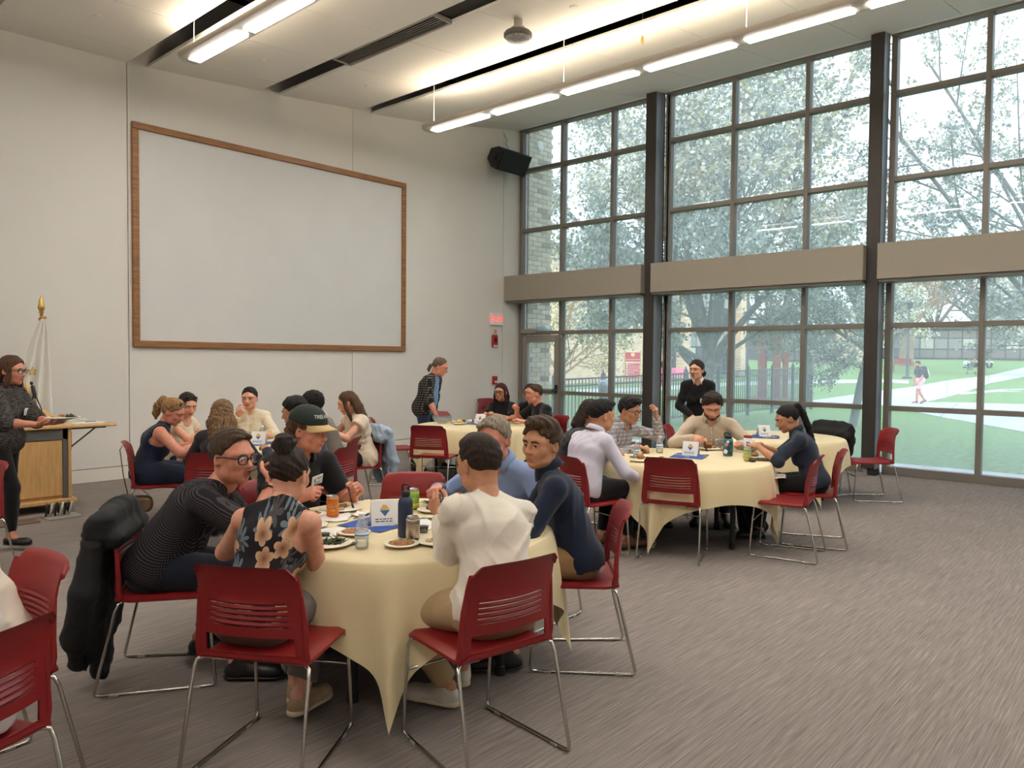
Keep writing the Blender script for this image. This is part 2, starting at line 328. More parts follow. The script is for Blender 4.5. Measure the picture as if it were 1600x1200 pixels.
# ------------------------------------------------------------------ ceiling things
M_fix = mat('fixture_body', (190, 182, 168), .45, metal=.2)
def lamp_mat(name, strength, col):
    m = bpy.data.materials.new(name); m.use_nodes = True; n = m.node_tree.nodes; l = m.node_tree.links; n.clear()
    o = n.new('ShaderNodeOutputMaterial'); e = n.new('ShaderNodeEmission'); e.inputs[0].default_value = (*col, 1); e.inputs[1].default_value = strength; l.new(e.outputs[0], o.inputs[0]); return m
M_lens = lamp_mat('lamp_lens', LAMP_DOWN, (1.0, .985, .95)); M_up = lamp_mat('lamp_uplight', LAMP_UP, (1.0, .83, .62))
def fixture_row(x, ystart, nseg, label, gapz, z=5.0):
    t = thing('pendant_light', label, 'ceiling light', (x, 0, z))
    L = 1.235; m = MB(); y1 = ystart; y0 = ystart-nseg*L-.06
    # rounded trough section swept along y
    sec = [(-.135, .03), (-.15, .06), (-.15, .085), (-.05, .10), (.05, .10), (.15, .085), (.15, .06), (.135, .03), (.08, .008), (-.08, .008)]
    for yy in (y0, y1): pass
    n = len(sec); v = [(a, y0, b) for a, b in sec]+[(a, y1, b) for a, b in sec]
    v += [(a*.8, y0-.05, b*.8+.01) for a, b in sec]+[(a*.8, y1+.05, b*.8+.01) for a, b in sec]
    f = [(i, (i+1) % n, n+(i+1) % n, n+i) for i in range(n)]+[(2*n+i, 2*n+(i+1) % n, (i+1) % n, i) for i in range(n)]+[(n+i, n+(i+1) % n, 3*n+(i+1) % n, 3*n+i) for i in range(n)]
    f += [tuple(range(3*n-1, 2*n-1, -1)), tuple(range(3*n, 4*n))]
    autosmooth(m.add(v, f).build('housing', M_fix, t))
    for k in range(nseg):
        ya, yb = y1-.1-k*L, y1-.1-k*L-1.09
        MB().bbox((-.068, yb, -.004), (.068, ya, .012), .003).build('lens', M_lens, t)
        MB().box((-.1, yb+.05, .101), (.1, ya-.05, .105)).build('uplight', M_up, t)
    for k in range(nseg//2+1):
        yy = max(y1-.09-k*2*L, y0+.08)
        MB().tube([(0, yy, .1), (0, yy, gapz-z+.25)], .006, 6).build('suspension_rod', M_white, t)
        MB().lathe([(.02, .0), (.02, .04), (.006, .05)], (0, yy, .09), 10).build('rod_cap', M_fix, t)
    return t
fixture_row(-7.5, -1.47, 10, 'pendant strip light hanging at left above the screen wall end', 5.34)
fixture_row(-3.87, -1.56, 10, 'long pendant strip light hanging along the windows', 5.64)
fixture_row(-12.92, -1.5, 10, 'pendant strip light hanging over the room beyond the left edge', 5.25)
# slot diffusers in the ceiling gap
for k, (y0, y1) in enumerate([(-3.75, -1.8), (-9.4, -7.45)]):
    t = thing('air_diffuser', ('slotted air diffuser set in the ceiling gap above the screen', 'slotted air diffuser in the same ceiling gap, nearer the camera')[k], 'diffuser', (-5.635, (y0+y1)/2, 5.46)); h = (y1-y0)/2
    m = MB()
    for a, b in [((-.15, -h, 0), (-.13, h, .05)), ((.13, -h, 0), (.15, h, .05)), ((-.13, -h, 0), (.13, -h+.02, .05)), ((-.13, h-.02, 0), (.13, h, .05))]: m.bbox(a, b, .003)
    m.build('frame', mat('diffuser_grey', (150, 145, 136), .5), t)
    for i in range(6): MB().box((-.115+i*.04, -h+.02, .012), (-.10+i*.04, h-.02, .04)).build('slat', mat('diffuser_slat', (88, 84, 78), .5), t)
    MB().box((-.13, -h, .05), (.13, h, .06)).build('backing', M_void, t)
t = thing('high_bay_lamp', 'round grey ceiling lamp hanging near the centre of the ceiling', 'ceiling light', (-4.98, -4.32, 5.52))
MB().lathe([(.05, .0), (.05, -.09), (.085, -.1), (.085, -.12)], n=20).build('stem', M_fix, t, True)
MB().lathe([(.085, -.12), (.15, -.15), (.165, -.17), (.165, -.20), (.15, -.215)], n=28).build('housing', mat('lamp_grey', (110, 106, 100), .5, metal=.3), t)
MB().lathe([(.15, -.21), (.13, -.235), (.05, -.25), (.01, -.252)], n=28).build('lens', mat('lamp_lens_off', (190, 188, 182), .3, noise=(60, .4)), t, True)
for i, (x, y) in enumerate([(-4.72, -1.15), (-8.4, -1.2), (-4.75, -4.95), (-1.9, -3.1), (-1.75, -5.7), (-6.4, -1.2)]):
    t = thing('sprinkler_cover', ['white sprinkler cover disc on ceiling panel above the screen', 'white sprinkler cover disc on ceiling panel at far left', 'white sprinkler cover disc beside the round ceiling lamp', 'white sprinkler cover disc on ceiling nearest the glass corner', 'white sprinkler cover disc on ceiling beside the second window', 'white sprinkler cover disc between pendant light and air diffuser'][i], 'sprinkler', (x, y, cz(x)), group='sprinkler covers on the ceiling')
    MB().lathe([(.045, 0), (.045, -.012), (.035, -.016)], n=18).build('disc', M_ceil, t); MB().lathe([(.052, .001), (.052, -.004)], n=18).build('ring', M_base, t)
t = thing('pull_cord', 'thin cord with small orange tassel hanging from the ceiling gap', 'cord', (-3.72, -5.2, 5.61))
MB().tube([(0, 0, .3), (0, 0, -.12)], .004, 5).build('cord', M_white, t); MB().lathe([(.008, -.12), (.016, -.15), (.018, -.2), (.008, -.215)], n=10).build('tassel', mat('orange_tassel', (190, 120, 50), .6), t)
# ================================================================== OUTSIDE
# site frame: lateral metres to the right of the view axis, depth metres away from the camera, height
FH = norm([FW[0], FW[1], 0]); RH = np.array([FH[1], -FH[0], 0])
def ground(D): return float(np.interp(D, [0, 26, 32, 40, 50, 62, 85, 160], [-.12, -.12, -.05, .12, .52, .98, 1.95, 3.0]))
def site(lat, D, z=None):
    p = CAM+FH*D+RH*lat; p[2] = ground(D) if z is None else z; return p
def sx(px, D): return (px-800)/1188.3*D          # lateral offset of a bearing at a depth
ang_view = math.atan2(RH[1], RH[0])
def grass_mat():
    m = mat('grass', (132, 158, 100), .95, noise=(9, .35), bump=(140, .6), spec=.1); return m
Ds = [13.2, 15, 17, 19, 22, 26, 29, 32, 36, 40, 45, 50, 56, 62, 70, 85, 110, 160, 260]; lats = np.linspace(-1.2, 1.5, 41)
V = []; Q = []
gx = np.concatenate([np.linspace(.1, 30, 40), np.linspace(34, 220, 30)]); gy = np.concatenate([np.linspace(-110, -22, 20), np.linspace(-20, 30, 60), np.linspace(34, 170, 24)])
for x in gx:
    for y in gy:
        Dp = (x-CAM[0])*FH[0]+(y-CAM[1])*FH[1]; V.append((x, y, ground(Dp)))
ny = len(gy)
for i in range(len(gx)-1):
    for j in range(ny-1): Q.append((i*ny+j, (i+1)*ny+j, (i+1)*ny+j+1, i*ny+j+1))
lawn = np_mesh('lawn', np.array(V), np.array(Q), grass_mat(), smooth=True); tag(lawn, 'green lawn sloping up outside the windows', 'lawn', kind='structure')
M_conc = mat('concrete_path', (184, 184, 184), .9, noise=(2.5, .12), bump=(40, .2))
def path(pts, label, up=.015, joints=0):
    """pts: list of (lat, D) left edge and right edge pairs -> draped strip of slabs with recessed joints"""
    t = thing('footpath', label, 'path'); t['kind'] = 'structure'
    for i in range(len(pts)-1):
        (a0, a1), (b0, b1) = pts[i], pts[i+1]
        def lerp(p, q, u): return (p[0]+(q[0]-p[0])*u, p[1]+(q[1]-p[1])*u)
        g = .006; m = MB(); top = []
        A, Bq = lerp(a0, b0, g), lerp(a1, b1, g); Cq, Dq = lerp(a0, b0, 1-g), lerp(a1, b1, 1-g)
        n = 4; v = []; f = []
        for k in range(n+1):
            u = k/n; p, q = lerp(A, Cq, u), lerp(Bq, Dq, u)
            for w in np.linspace(0, 1, 4):
                s_ = site(*lerp(p, q, w)); v.append(s_+[0, 0, up])
        for k in range(n):
            for w in range(3): f.append((k*4+w, k*4+w+1, k*4+5+w, k*4+4+w))
        nv = len(v); v += [p+np.array([0, 0, -.08]) for p in v]; f2 = []
        ring = [k*4 for k in range(n+1)]+[n*4+1, n*4+2]+[k*4+3 for k in range(n, -1, -1)]+[2, 1]
        for a, b in zip(ring, ring[1:]+ring[:1]): f2.append((a, b, b+nv, a+nv))
        m.add(v, f+f2); o = m.build('slab', M_conc, t)
    return t
apron = thing('footpath', 'pale concrete strip along the foot of the windows', 'path'); apron['kind'] = 'structure'
for k in range(14): MB().bbox((.87 if -19+k*1.5 > -2 else .1, -19+k*1.5, -.2), (2.15, -17.512+k*1.5, -.10), .006).build('slab', M_conc, apron)
def px2(px, y, D0=None):
    """bearing and drop below the horizon -> (lateral, depth) on the site ground"""
    hor = 560.2+.00886*px
    lo, hi = 8., 158.
    for _ in range(50):
        D = (lo+hi)/2
        if hor+(1.6-ground(D))*1188.3/D > y: lo = D
        else: hi = D
    return (sx(px, D), D)
path([(px2(1300, 629), px2(1240, 637)), (px2(1385, 617), px2(1385, 637)), (px2(1425, 612), px2(1440, 637)), (px2(1480, 602), px2(1480, 628)), (px2(1545, 594), px2(1545, 606.5)), (px2(1610, 579), px2(1610, 594)), (px2(1680, 569+9), px2(1680, 588))], 'wide pale walkway crossing the lawn and rising to the right')
path([(px2(1240, 637), px2(1240, 640.5)), (px2(1330, 635.5), px2(1330, 640.5)), (px2(1390, 636), px2(1390, 641)), (px2(1500, 636.5), px2(1470, 659)), (px2(1620, 640), px2(1620, 686)), (px2(1760, 646), px2(1760, 722))], 'pale footpath curving past the walking man toward the right')
path([(px2(900, 616), px2(900, 622)), (px2(1020, 612), px2(1020, 618)), (px2(1140, 605), px2(1140, 610)), (px2(1240, 601.5), px2(1240, 607)), (px2(1390, 600), px2(1390, 605)), (px2(1420, 602), px2(1420, 607))], 'narrow pale path crossing the lawn behind the fence')
path([(px2(1500, 621), px2(1500, 624)), (px2(1560, 616), px2(1560, 619.5)), (px2(1640, 614), px2(1640, 619.5))], 'short pale path between two grass patches at the right')
# --- brick wing wall outside the door, brick by brick
M_bricks = [mat('brick_%s' % n, c, .85, noise=(25, .12)) for n, c in (('buff', (212, 196, 168)), ('sand', (196, 178, 148)), ('pale', (222, 208, 182)), ('brown', (150, 131, 106)))]
M_mortar = mat('mortar', (200, 190, 172), .95)
ww = thing('brick_wing_wall', 'buff brick wing wall just outside the glass door', 'wall', (0, 0, 0)); ww['kind'] = 'structure'
MB().box((.09, -.10, -.15), (.83, .45, 7.2)).build('wall_core', M_mortar, ww)
random.seed(4)
bw, bh = .29, .099; rows = int(7.3/bh); nb = 0; rest = [MB() for _ in M_bricks]
for r in range(rows):
    z = -.15+r*bh; off = (r % 2)*bw/2; x = .09-off
    while x < .85:
        x0, x1 = max(x, .09), min(x+bw-.012, .85); x += bw
        if x1-x0 < .05: continue
        k = random.choices(range(4), (5, 4, 3, 1.3))[0]
        m = MB(); pr_ = random.uniform(0, .004); m.bbox((x0, -.122-pr_, z), (x1, -.08, z+bh-.012), .004)
        m.build('brick', M_bricks[k], ww); nb += 1
    MB_edge = MB().bbox((.80, -.119, z), (.85, .45, z+bh-.012), .004)
    rest[r % 3].v += MB_edge.v and [] or []
e_ = MB()
for r in range(rows): e_.bbox((.82, -.078+(.1 if r % 2 else 0), -.15+r*bh), (.852, .45, -.15+r*bh+bh-.012), .003)
o = e_.build('brick_edge', M_bricks[1], ww); o['kind'] = 'stuff'
t = thing('wall_lantern', 'grey dome wall lantern on the brick outside above the door', 'lamp', (.44, -.13, 2.17))
MB().bbox((-.07, -.04, -.06), (.07, .006, .10), .01).build('wall_plate', mat('lantern_grey', (176, 178, 180), .4, metal=.3), t)
MB().lathe([(.0, .13), (.06, .12), (.1, .085), (.115, .04), (.115, .02), (.10, .015)], (0, -.17, 0), 20).tube([(0, -.02, .08), (0, -.1, .1)], .02).build('dome', MATS['lantern_grey'], t, True)
MB().lathe([(.085, .02), (.085, -.02), (.055, -.10), (.02, -.13), (.0, -.132)], (0, -.17, 0), 18).build('globe', mat('lantern_globe', (214, 216, 214), .25), t, True)
t = thing('reflection_disc', 'small round white disc standing in for a lamp reflection on the brick wing wall', 'reflection', (.42, -.126, 5.95))  # made-up disc in place of a lamp reflected in the glass
MB().lathe([(.09, 0), (.09, .025), (.07, .03), (.0, .03)], n=20, M=Matrix.Rotation(PI/2, 4, 'X')).build('cap', M_white, t); MB().lathe([(.105, -.006), (.105, .01)], n=20, M=Matrix.Rotation(PI/2, 4, 'X')).build('disc_rim', M_white, t)
# --- picket fence
M_fence = mat('fence_metal', (88, 90, 96), .5, metal=.3)
fn = thing('picket_fence', 'dark metal picket fence crossing the lawn outside the windows', 'fence')
pA = site(sx(866, 17.2), 17.2); pB = site(sx(1268, 27), 27); hA, hB = 1.26, 1.52
Lf = np.linalg.norm((pB-pA)[:2]); dirf = norm([*(pB-pA)[:2], 0]); rzf = math.atan2(dirf[1], dirf[0])
def fpt(u): p = pA+(pB-pA)*u; return p, hA+(hB-hA)*u
npk = int(Lf/.125); me_p = None
for k in range(npk+1):
    p, h = fpt(k/npk)
    if me_p is None:
        o = MB().bbox((-.012, -.012, .08), (.012, .012, 1.0), .003).build('picket', M_fence, fn); me_p = o.data
    else: o = link('picket', me_p, fn)
    o.location = p; o.rotation_euler = (0, 0, rzf); o.scale = (1, 1, h-.0)
for zf in (.12, .86, .985):
    b = MB()
    for k in range(12):
        p, h = fpt(k/12); q, h2 = fpt((k+1)/12); b.tube([p+[0, 0, h*zf], q+[0, 0, h2*zf]], .02, 4)
    b.build('rail', M_fence, fn)
for u in [.0, .13, .26, .40, .53, .66, .78, .89, 1.0]:
    p, h = fpt(u); MB().bbox((-.045, -.045, 0), (.045, .045, h+.06), .006).lathe([(.055, h+.06), (.055, h+.085), (.02, h+.1), (.03, h+.13), (.004, h+.18)], n=10).build('post', M_fence, fn, loc=p, rot=(0, 0, rzf))
# short return run of fence at right end
# --- bollard light
t = thing('bollard_light', 'grey dome-topped bollard light standing by the fence', 'bollard', site(sx(944.5, 15.6), 15.6))
M_bol = mat('bollard_grey', (170, 178, 190), .4, metal=.2)
MB().lathe([(.13, 0), (.13, 1.0), (.12, 1.01)], n=20).build('post', M_bol, t, True)
for k in range(4): MB().lathe([(.11, 1.01+k*.035), (.135, 1.016+k*.035), (.135, 1.026+k*.035), (.11, 1.034+k*.035)], n=20).build('louver', M_bol, t)
MB().lathe([(.135, 1.155), (.135, 1.18), (.115, 1.25), (.07, 1.29), (.0, 1.305)], n=20).build('dome', M_bol, t, True)
# --- campus sign
t = thing('campus_sign', 'red campus directory sign with white lines on yellow posts', 'sign', site(sx(988, 38), 38, ground(38)), ang_view+math.radians(8))
M_sign = mat('sign_red', (196, 44, 62), .5); M_yel = mat('sign_post_yellow', (206, 170, 96), .5); MW_ = mat('sign_white', (240, 236, 232), .5)
for s_ in (-.41, .41): MB().tube([(s_, 0, 0), (s_, 0, 1.95)], .035, 10).lathe([(.045, 1.95), (.04, 1.99), (.0, 2.02)], (s_, 0, 0), 10).build('post', M_yel, t)
MB().bbox((-.38, -.03, 1.42), (.38, .03, 1.88), .01).build('header_panel', M_sign, t)
MB().lathe([(.1, 0), (.1, .02), (.0, .022)], n=16, M=Matrix.Translation((0, -.03, 1.76)) @ Matrix.Rotation(PI/2, 4, 'X')).build('emblem', mat('emblem_gold', (222, 196, 140), .5), t)
text('RHODE ISLAND COLLEGE', .062, 'header_lettering', MW_, t, (0, -.033, 1.52), (PI/2, 0, 0))
for k, s_ in enumerate(['1 Alger Hall', '2 Student Union Theater', '3 Academic Building', '4 Adams Hall', '5 Fine Arts Hall', '6 Art Center Gallery']):
    z = 1.28-k*.135; MB().bbox((-.36, -.025, z-.06), (.36, .025, z+.06), .006).build('list_panel', M_sign, t)
    MB().lathe([(.04, 0), (.04, .004)], n=10, M=Matrix.Translation((-.29, -.026, z)) @ Matrix.Rotation(PI/2, 4, 'X')).build('number_dot', MW_, t)
    text(s_[2:], .068, 'line_lettering', MW_, t, (-.22, -.028, z), (PI/2, 0, 0), 'LEFT')
# --- buff brick building behind the fence
M_bwall = bpy.data.materials.new('far_brick'); M_bwall.use_nodes = True
n_ = M_bwall.node_tree.nodes; l_ = M_bwall.node_tree.links; bk = n_.new('ShaderNodeTexBrick'); tc_ = n_.new('ShaderNodeTexCoord'); mp_ = n_.new('ShaderNodeMapping')
mp_.inputs['Rotation'].default_value = (PI/2, 0, 0); bk.inputs['Scale'].default_value = 1.6; bk.inputs['Color1'].default_value = lin((205, 184, 158)); bk.inputs['Color2'].default_value = lin((172, 146, 122)); bk.inputs['Mortar'].default_value = lin((206, 194, 178))
bk.inputs['Mortar Size'].default_value = .012; bk.inputs['Row Height'].default_value = .16; bk.inputs['Brick Width'].default_value = .55; bk.inputs['Bias'].default_value = -.2
l_.new(tc_.outputs['Object'], mp_.inputs[0]); l_.new(mp_.outputs[0], bk.inputs['Vector']); l_.new(bk.outputs[0], n_['Principled BSDF'].inputs['Base Color']); n_['Principled BSDF'].inputs['Roughness'].default_value = .9
M_roof = mat('roof_edge', (92, 84, 80), .7); M_win = mat('dark_window', (58, 62, 70), .15); M_wpan = mat('window_panel_grey', (140, 142, 146), .5); M_wlit = mat('blind_panel', (186, 186, 160), .6)
p0, p1 = site(sx(790, 40), 40), site(sx(1170, 52), 52); Lb = np.linalg.norm((p1-p0)[:2]); ab = math.atan2(p1[1]-p0[1], p1[0]-p0[0])
t = thing('brick_building', 'buff brick building with dark window bays behind the fence', 'building', (p0[0], p0[1], -.1), ab)
Lb1 = Lb*.50
MB().box((-14, 0, 0), (Lb1, 12, 7.7)).build('wall', M_bwall, t); MB().bbox((-14.2, -.15, 7.7), (Lb1+.15, 12, 8.05), .03).build('roof_fascia', M_roof, t)
MB().box((Lb1, .8, 0), (Lb+1, 12, 7.2)).build('wall', M_roof, t); MB().bbox((Lb1, .3, 7.2), (Lb+1.2, 12, 7.6), .03).build('roof_fascia', M_roof, t)
nb_ = 11; wb = (Lb-Lb1)/nb_
for k in range(nb_):
    x0 = Lb1+k*wb
    if k in (4, 10) or k == 0: MB().bbox((x0, .0, 0), (x0+wb*.6, .8, 7.3), .02).build('brick_pier', M_bwall, t)
    for z0, z1, mm in ((.1, .75, M_wpan), (.85, 1.5, M_win), (1.6, 2.5, M_wlit if k in (1, 2, 5) else M_win), (2.6, 3.7, M_wpan), (3.9, 5.1, M_win), (5.2, 6.6, M_wpan)):
        w_ = MB().bbox((x0+.06, .68, z0), (x0+wb-.06, .78, z1), .01).build('window', mm, t)
# --- low dark building far right and its buff end
def facade(name, label, pa, Da, pb, Db, z0, z1, n, cols, fascia, deep=8):
    a, b = site(sx(pa, Da), Da, z0), site(sx(pb, Db), Db, z0); L_ = np.linalg.norm((b-a)[:2]); an = math.atan2(b[1]-a[1], b[0]-a[0])
    t = thing(name, label, 'building', a, an); h = z1-z0
    MB().box((0, .2, -1), (L_, deep, h)).build('wall', cols[0], t); MB().bbox((-.2, -.1, h-.12), (L_+.2, deep, h+.18), .02).build('roof_fascia', fascia, t)
    w = L_/n
    for k in range(n):
        MB().bbox((k*w+.05, .1, .15), (k*w+w-.05, .2, h*.30), .01).build('panel', cols[1], t)
        MB().bbox((k*w+.05, .1, h*.34), (k*w+w-.05, .2, h*.66), .01).build('window', cols[2] if k % 3 else cols[3], t)
        MB().bbox((k*w+.05, .1, h*.69), (k*w+w-.05, .2, h*.93), .01).build('panel', cols[1], t)
        MB().bbox((k*w-.05, .02, 0), (k*w+.05, .2, h), .01).build('pilaster', cols[0], t)
    return t
M_db = mat('dark_cladding', (70, 66, 70), .6); M_dp = mat('dark_panel', (98, 94, 98), .6); M_dw = mat('dim_window', (118, 118, 122), .3); M_dw2 = mat('pale_blind', (160, 158, 152), .5)
facade('low_building', 'long low dark building across the lawn at right', 1372, 86, 1760, 80, 1.95, 5.35, 17, (M_db, M_dp, M_dw, M_dw2), M_db)
facade('annex_building', 'low grey windowed building behind the lawn left of second column', 1225, 74, 1306, 76, 1.5, 4.6, 5, (M_db, M_dp, M_dw, M_dp), M_roof)
a, b = site(sx(1306, 76), 76, 1.5), site(sx(1376, 80), 80, 1.5)
t = thing('brick_annex', 'plain buff brick wall joining the low buildings', 'building', a, math.atan2(b[1]-a[1], b[0]-a[0]))
MB().box((0, 0, -1), (np.linalg.norm((b-a)[:2]), 6, 3.4)).build('wall', M_bwall, t); MB().bbox((-.1, -.1, 3.4), (np.linalg.norm((b-a)[:2])+.1, 6, 3.6), .02).build('roof_fascia', M_roof, t)
# --- red sculpture of three box totems
t = thing('red_sculpture', 'rust red sculpture of tall slanted-top box columns on lawn', 'sculpture', site(sx(1209, 33), 33), ang_view)
M_rust = mat('rust_red', (150, 74, 60), .7, noise=(6, .15))
for k, (x, y, w, h) in enumerate([(-.52, .1, .26, 2.65), (.05, -.2, .29, 2.6), (.55, .15, .20, 2.45), (-.22, .5, .10, 2.1), (.33, .55, .09, 2.2)]):
    MB().bbox((x-w/2, y-.1, 0), (x+w/2, y+.1, h), .01).build('column', M_rust, t)
    if k < 3:
        M_ = Matrix.Translation((x, y, h)) @ Matrix.Rotation([.45, 0, -.5][k], 4, 'Y'); MB().bbox((-w*.8, -.16, -.02), (w*.8, .16, .07), .01, M=M_).build('cap', M_rust, t)
MB().bbox((-.9, -.5, -.1), (.9, .8, .03), .02).build('plinth', M_rust, t)
# --- street lamps, benches, hydrant
def street_lamp(px, D, h, label):
    t = thing('street_lamp', label, 'lamp post', site(sx(px, D), D)); mm = mat('lamp_post_dark', (70, 74, 82), .5, metal=.2)
    MB().lathe([(.22, 0), (.22, .06), (.13, .1), (.09, .5), (.07, h), (.05, h+.02)], n=12).build('pole', mm, t, True); MB().lathe([(.3, 0), (.3, .1), (.24, .12)], n=12).build('base', mm, t)
    MB().lathe([(.05, h), (.2, h+.05), (.24, h+.3), (.3, h+.34), (.05, h+.5), (0, h+.52)], n=12).build('lantern', mm, t, True)
street_lamp(1417.5, 50, 4.6, 'dark lamp post beside the walkway near the walking man'); street_lamp(1264, 28.2, 4.4, 'dark lamp post at the right end of the fence')
def bench(px, D, w, label, col, turn=0):
    t = thing('bench', label, 'bench', site(sx(px, D), D), ang_view+turn); mm = mat('bench_%d' % col[1], col, .6)
    for k in range(4): MB().bbox((-w/2, -.05-k*.11, .40), (w/2, .04-k*.11, .43), .004).build('seat_slat', mm, t)
    for k in range(4): MB().bbox((-w/2, .08+k*.02, .48+k*.11), (w/2, .10+k*.02, .57+k*.11), .004).build('back_slat', mm, t)
    for s_ in (-1, 1): MB().tube([(s_*w*.46, -.4, 0), (s_*w*.46, -.38, .6), (s_*w*.46, .1, .6)], .025, 6).tube([(s_*w*.46, .06, 0), (s_*w*.46, .1, .45), (s_*w*.46, .18, .9)], .025, 6).build('leg', mm, t)
bench(1408, 62, 1.7, 'dark red bench beside the lamp post on the lawn', (150, 40, 62)); bench(1053, 43, 1.5, 'pink bench behind the fence left of the tree trunk', (206, 110, 150)); bench(1027, 43.5, 1.5, 'pink bench half hidden by the first dark column', (207, 111, 151), .3)
t = thing('hydrant', 'small red standpipe in front of the grey annex', 'hydrant', site(sx(1273.5, 72), 72)); MB().lathe([(.2, 0), (.2, .06), (.13, .1), (.13, .9), (.18, .95), (.18, 1.05), (.1, 1.25), (0, 1.3)], n=12).build('body', mat('hydrant_red', (176, 60, 84), .5), t, True); MB().tube([(-.25, 0, .75), (.25, 0, .75)], .07, 8).build('outlet', MATS['hydrant_red'], t)
# --- trees
M_bark = mat('bark_grey', (132, 126, 120), .9, noise=(8, .25), bump=(14, .8)); M_bark2 = mat('bark_tan', (166, 142, 120), .9, noise=(5, .2)); M_bark3 = mat('bark_brown', (118, 96, 82), .9, noise=(5, .2))
M_blo = mat('blossom_white', (196, 200, 190), .8, noise=(3, .08)); M_leaf = mat('young_leaf', (150, 152, 104), .8, noise=(3, .12)); M_bud = mat('bud_tan', (176, 150, 128), .9)
class Tree:
    def __init__(s, seed): s.R = np.random.RandomState(seed); s.P = MB(); s.tips = []
    def seg(s, p, d, L, r0, r1, n, wob, up=.0, sides=6):
        pts = [np.array(p, float)]; rs = [r0]; d = norm(d)
        for k in range(n):
            d = norm(d+s.R.normal(0, wob, 3)+np.array([0, 0, up])); pts.append(pts[-1]+d*L/n); rs.append(r0+(r1-r0)*(k+1)/n)
        s.P.tube(pts, rs, sides, cap=False); return pts, d
    def branch(s, p, d, L, r, lvl, spec):
        nseg, wob, up, nch, ang, ratio = spec[lvl]
        pts, dl = s.seg(p, d, L, r, r*.3 if lvl else r*.35, nseg, wob, up, 6 if lvl < 2 else 3)
        if lvl == len(spec)-1:
            for q in pts[1:]: s.tips.append(q)
            return
        if lvl == len(spec)-2:
            for q in pts[1:]: s.tips.append(q)
        for k in range(nch):
            u = .18+.82*(k+.5*s.R.rand())/nch; i = min(int(u*nseg), nseg-1); f = u*nseg-i; q = pts[i]*(1-f)+pts[i+1]*f; t = norm(pts[i+1]-pts[i])
            perp = norm(np.cross(t, s.R.normal(0, 1, 3))); a = math.radians(ang*(.7+.6*s.R.rand()))
            s.branch(q, math.cos(a)*t+math.sin(a)*perp, L*ratio*(1.15-.6*u)*(.8+.4*s.R.rand()), r*.45*(1.1-.5*u), lvl+1, spec)
    def clusters(s, per, spread, size, ratio_leaf=.2):
        T = np.array(s.tips); R = s.R; N = len(T)*per; c = np.repeat(T, per, 0)+R.normal(0, spread, (N, 3))
        a = R.normal(0, 1, (N, 3)); a /= np.linalg.norm(a, axis=1)[:, None]; b = np.cross(a, R.normal(0, 1, (N, 3))); b /= np.linalg.norm(b, axis=1)[:, None]
        sz = size*(.55+.9*R.rand(N, 1)); V = np.stack([c-a*sz-b*sz*.4, c+b*sz*.8, c+a*sz-b*sz*.2, c-b*sz*.9], 1).reshape(-1, 3); Q = np.arange(4*N).reshape(-1, 4)
        return V, Q, (R.rand(N) < ratio_leaf).astype(int)
def tree(label, px, D, seed, trunk, limbs, spec, per, spread, size, leaf=.2, bark=None, mats=None, lean=(0, 0), group=None):
    p = site(sx(px, D), D); t = thing('tree', label, 'tree', p, 0, group); T = Tree(seed); h, r = trunk
    ld = lean[0]*RH+lean[1]*FH
    pts, d = T.seg((0, 0, -.1), np.array([0, 0, 1])+ld, h+.1, r*1.15, r*.9, 5, .03, 0, 10)
    for (az, el, L, rr, at) in limbs:
        a = math.radians(az); dd = math.cos(math.radians(el))*(math.cos(a)*RH+math.sin(a)*FH)+np.array([0, 0, math.sin(math.radians(el))])
        q = pts[int(at*5)]; T.branch(q, dd, L, r*rr, 0, spec)
    T.P.build('branches', bark or M_bark, t, True)
    V, Q, mi = T.clusters(per, spread, size, leaf); o = np_mesh('blossoms', V, Q, mats or [M_blo, M_leaf], t, False, mi); o['kind'] = 'stuff'
    return t
SP = [(7, .05, .035, 11, 42, .42), (4, .1, .03, 7, 45, .5), (3, .15, 0, 0, 0, 0)]
tree('large blossoming pear tree with grey trunk outside the middle window', 1104, 21.0, 3, (2.0, .205),
     [(185, 48, 6.3, .55, .7), (155, 62, 8.0, .6, 1), (20, 50, 6.6, .55, .8), (60, 66, 8.3, .6, 1), (-20, 60, 7.6, .55, 1), (220, 66, 7.8, .55, 1), (270, 60, 7.0, .5, .9), (100, 55, 7.0, .5, .9), (0, 84, 9.2, .7, 1), (200, 30, 4.6, .35, .8), (-5, 30, 4.9, .35, .8), (175, 75, 9.0, .5, 1)],
     SP, 24, .12, .05, .18)
SP2 = [(6, .06, .02, 9, 42, .42), (4, .1, .02, 6, 45, .5), (3, .16, 0, 0, 0, 0)]
tree('blossoming tree with branches reaching in from the right edge', 1722, 13.0, 8, (1.6, .14),
     [(172, 47, 6.2, .42, 1), (186, 27, 3.6, .3, 1), (150, 64, 5.0, .35, 1), (30, 50, 4.5, .4, 1), (80, 62, 5, .4, 1), (178, 68, 6.2, .38, 1)], SP2, 17, .05, .028, .18)
SP3 = [(5, .08, .02, 9, 48, .5), (4, .12, 0, 6, 48, .5), (3, .16, 0, 0, 0, 0)]
tree('young blossoming tree with a leaning pale trunk before second column', 1333, 20.0, 5, (2.0, .10), [(165, 35, 2.2, .7, 1), (25, 62, 2.0, .7, 1), (110, 55, 2.0, .6, 1), (-110, 45, 1.9, .6, 1), (185, 20, 1.9, .6, .8), (200, 12, 1.7, .6, .8)], SP3, 7, .06, .032, .1, lean=(.17, 0))
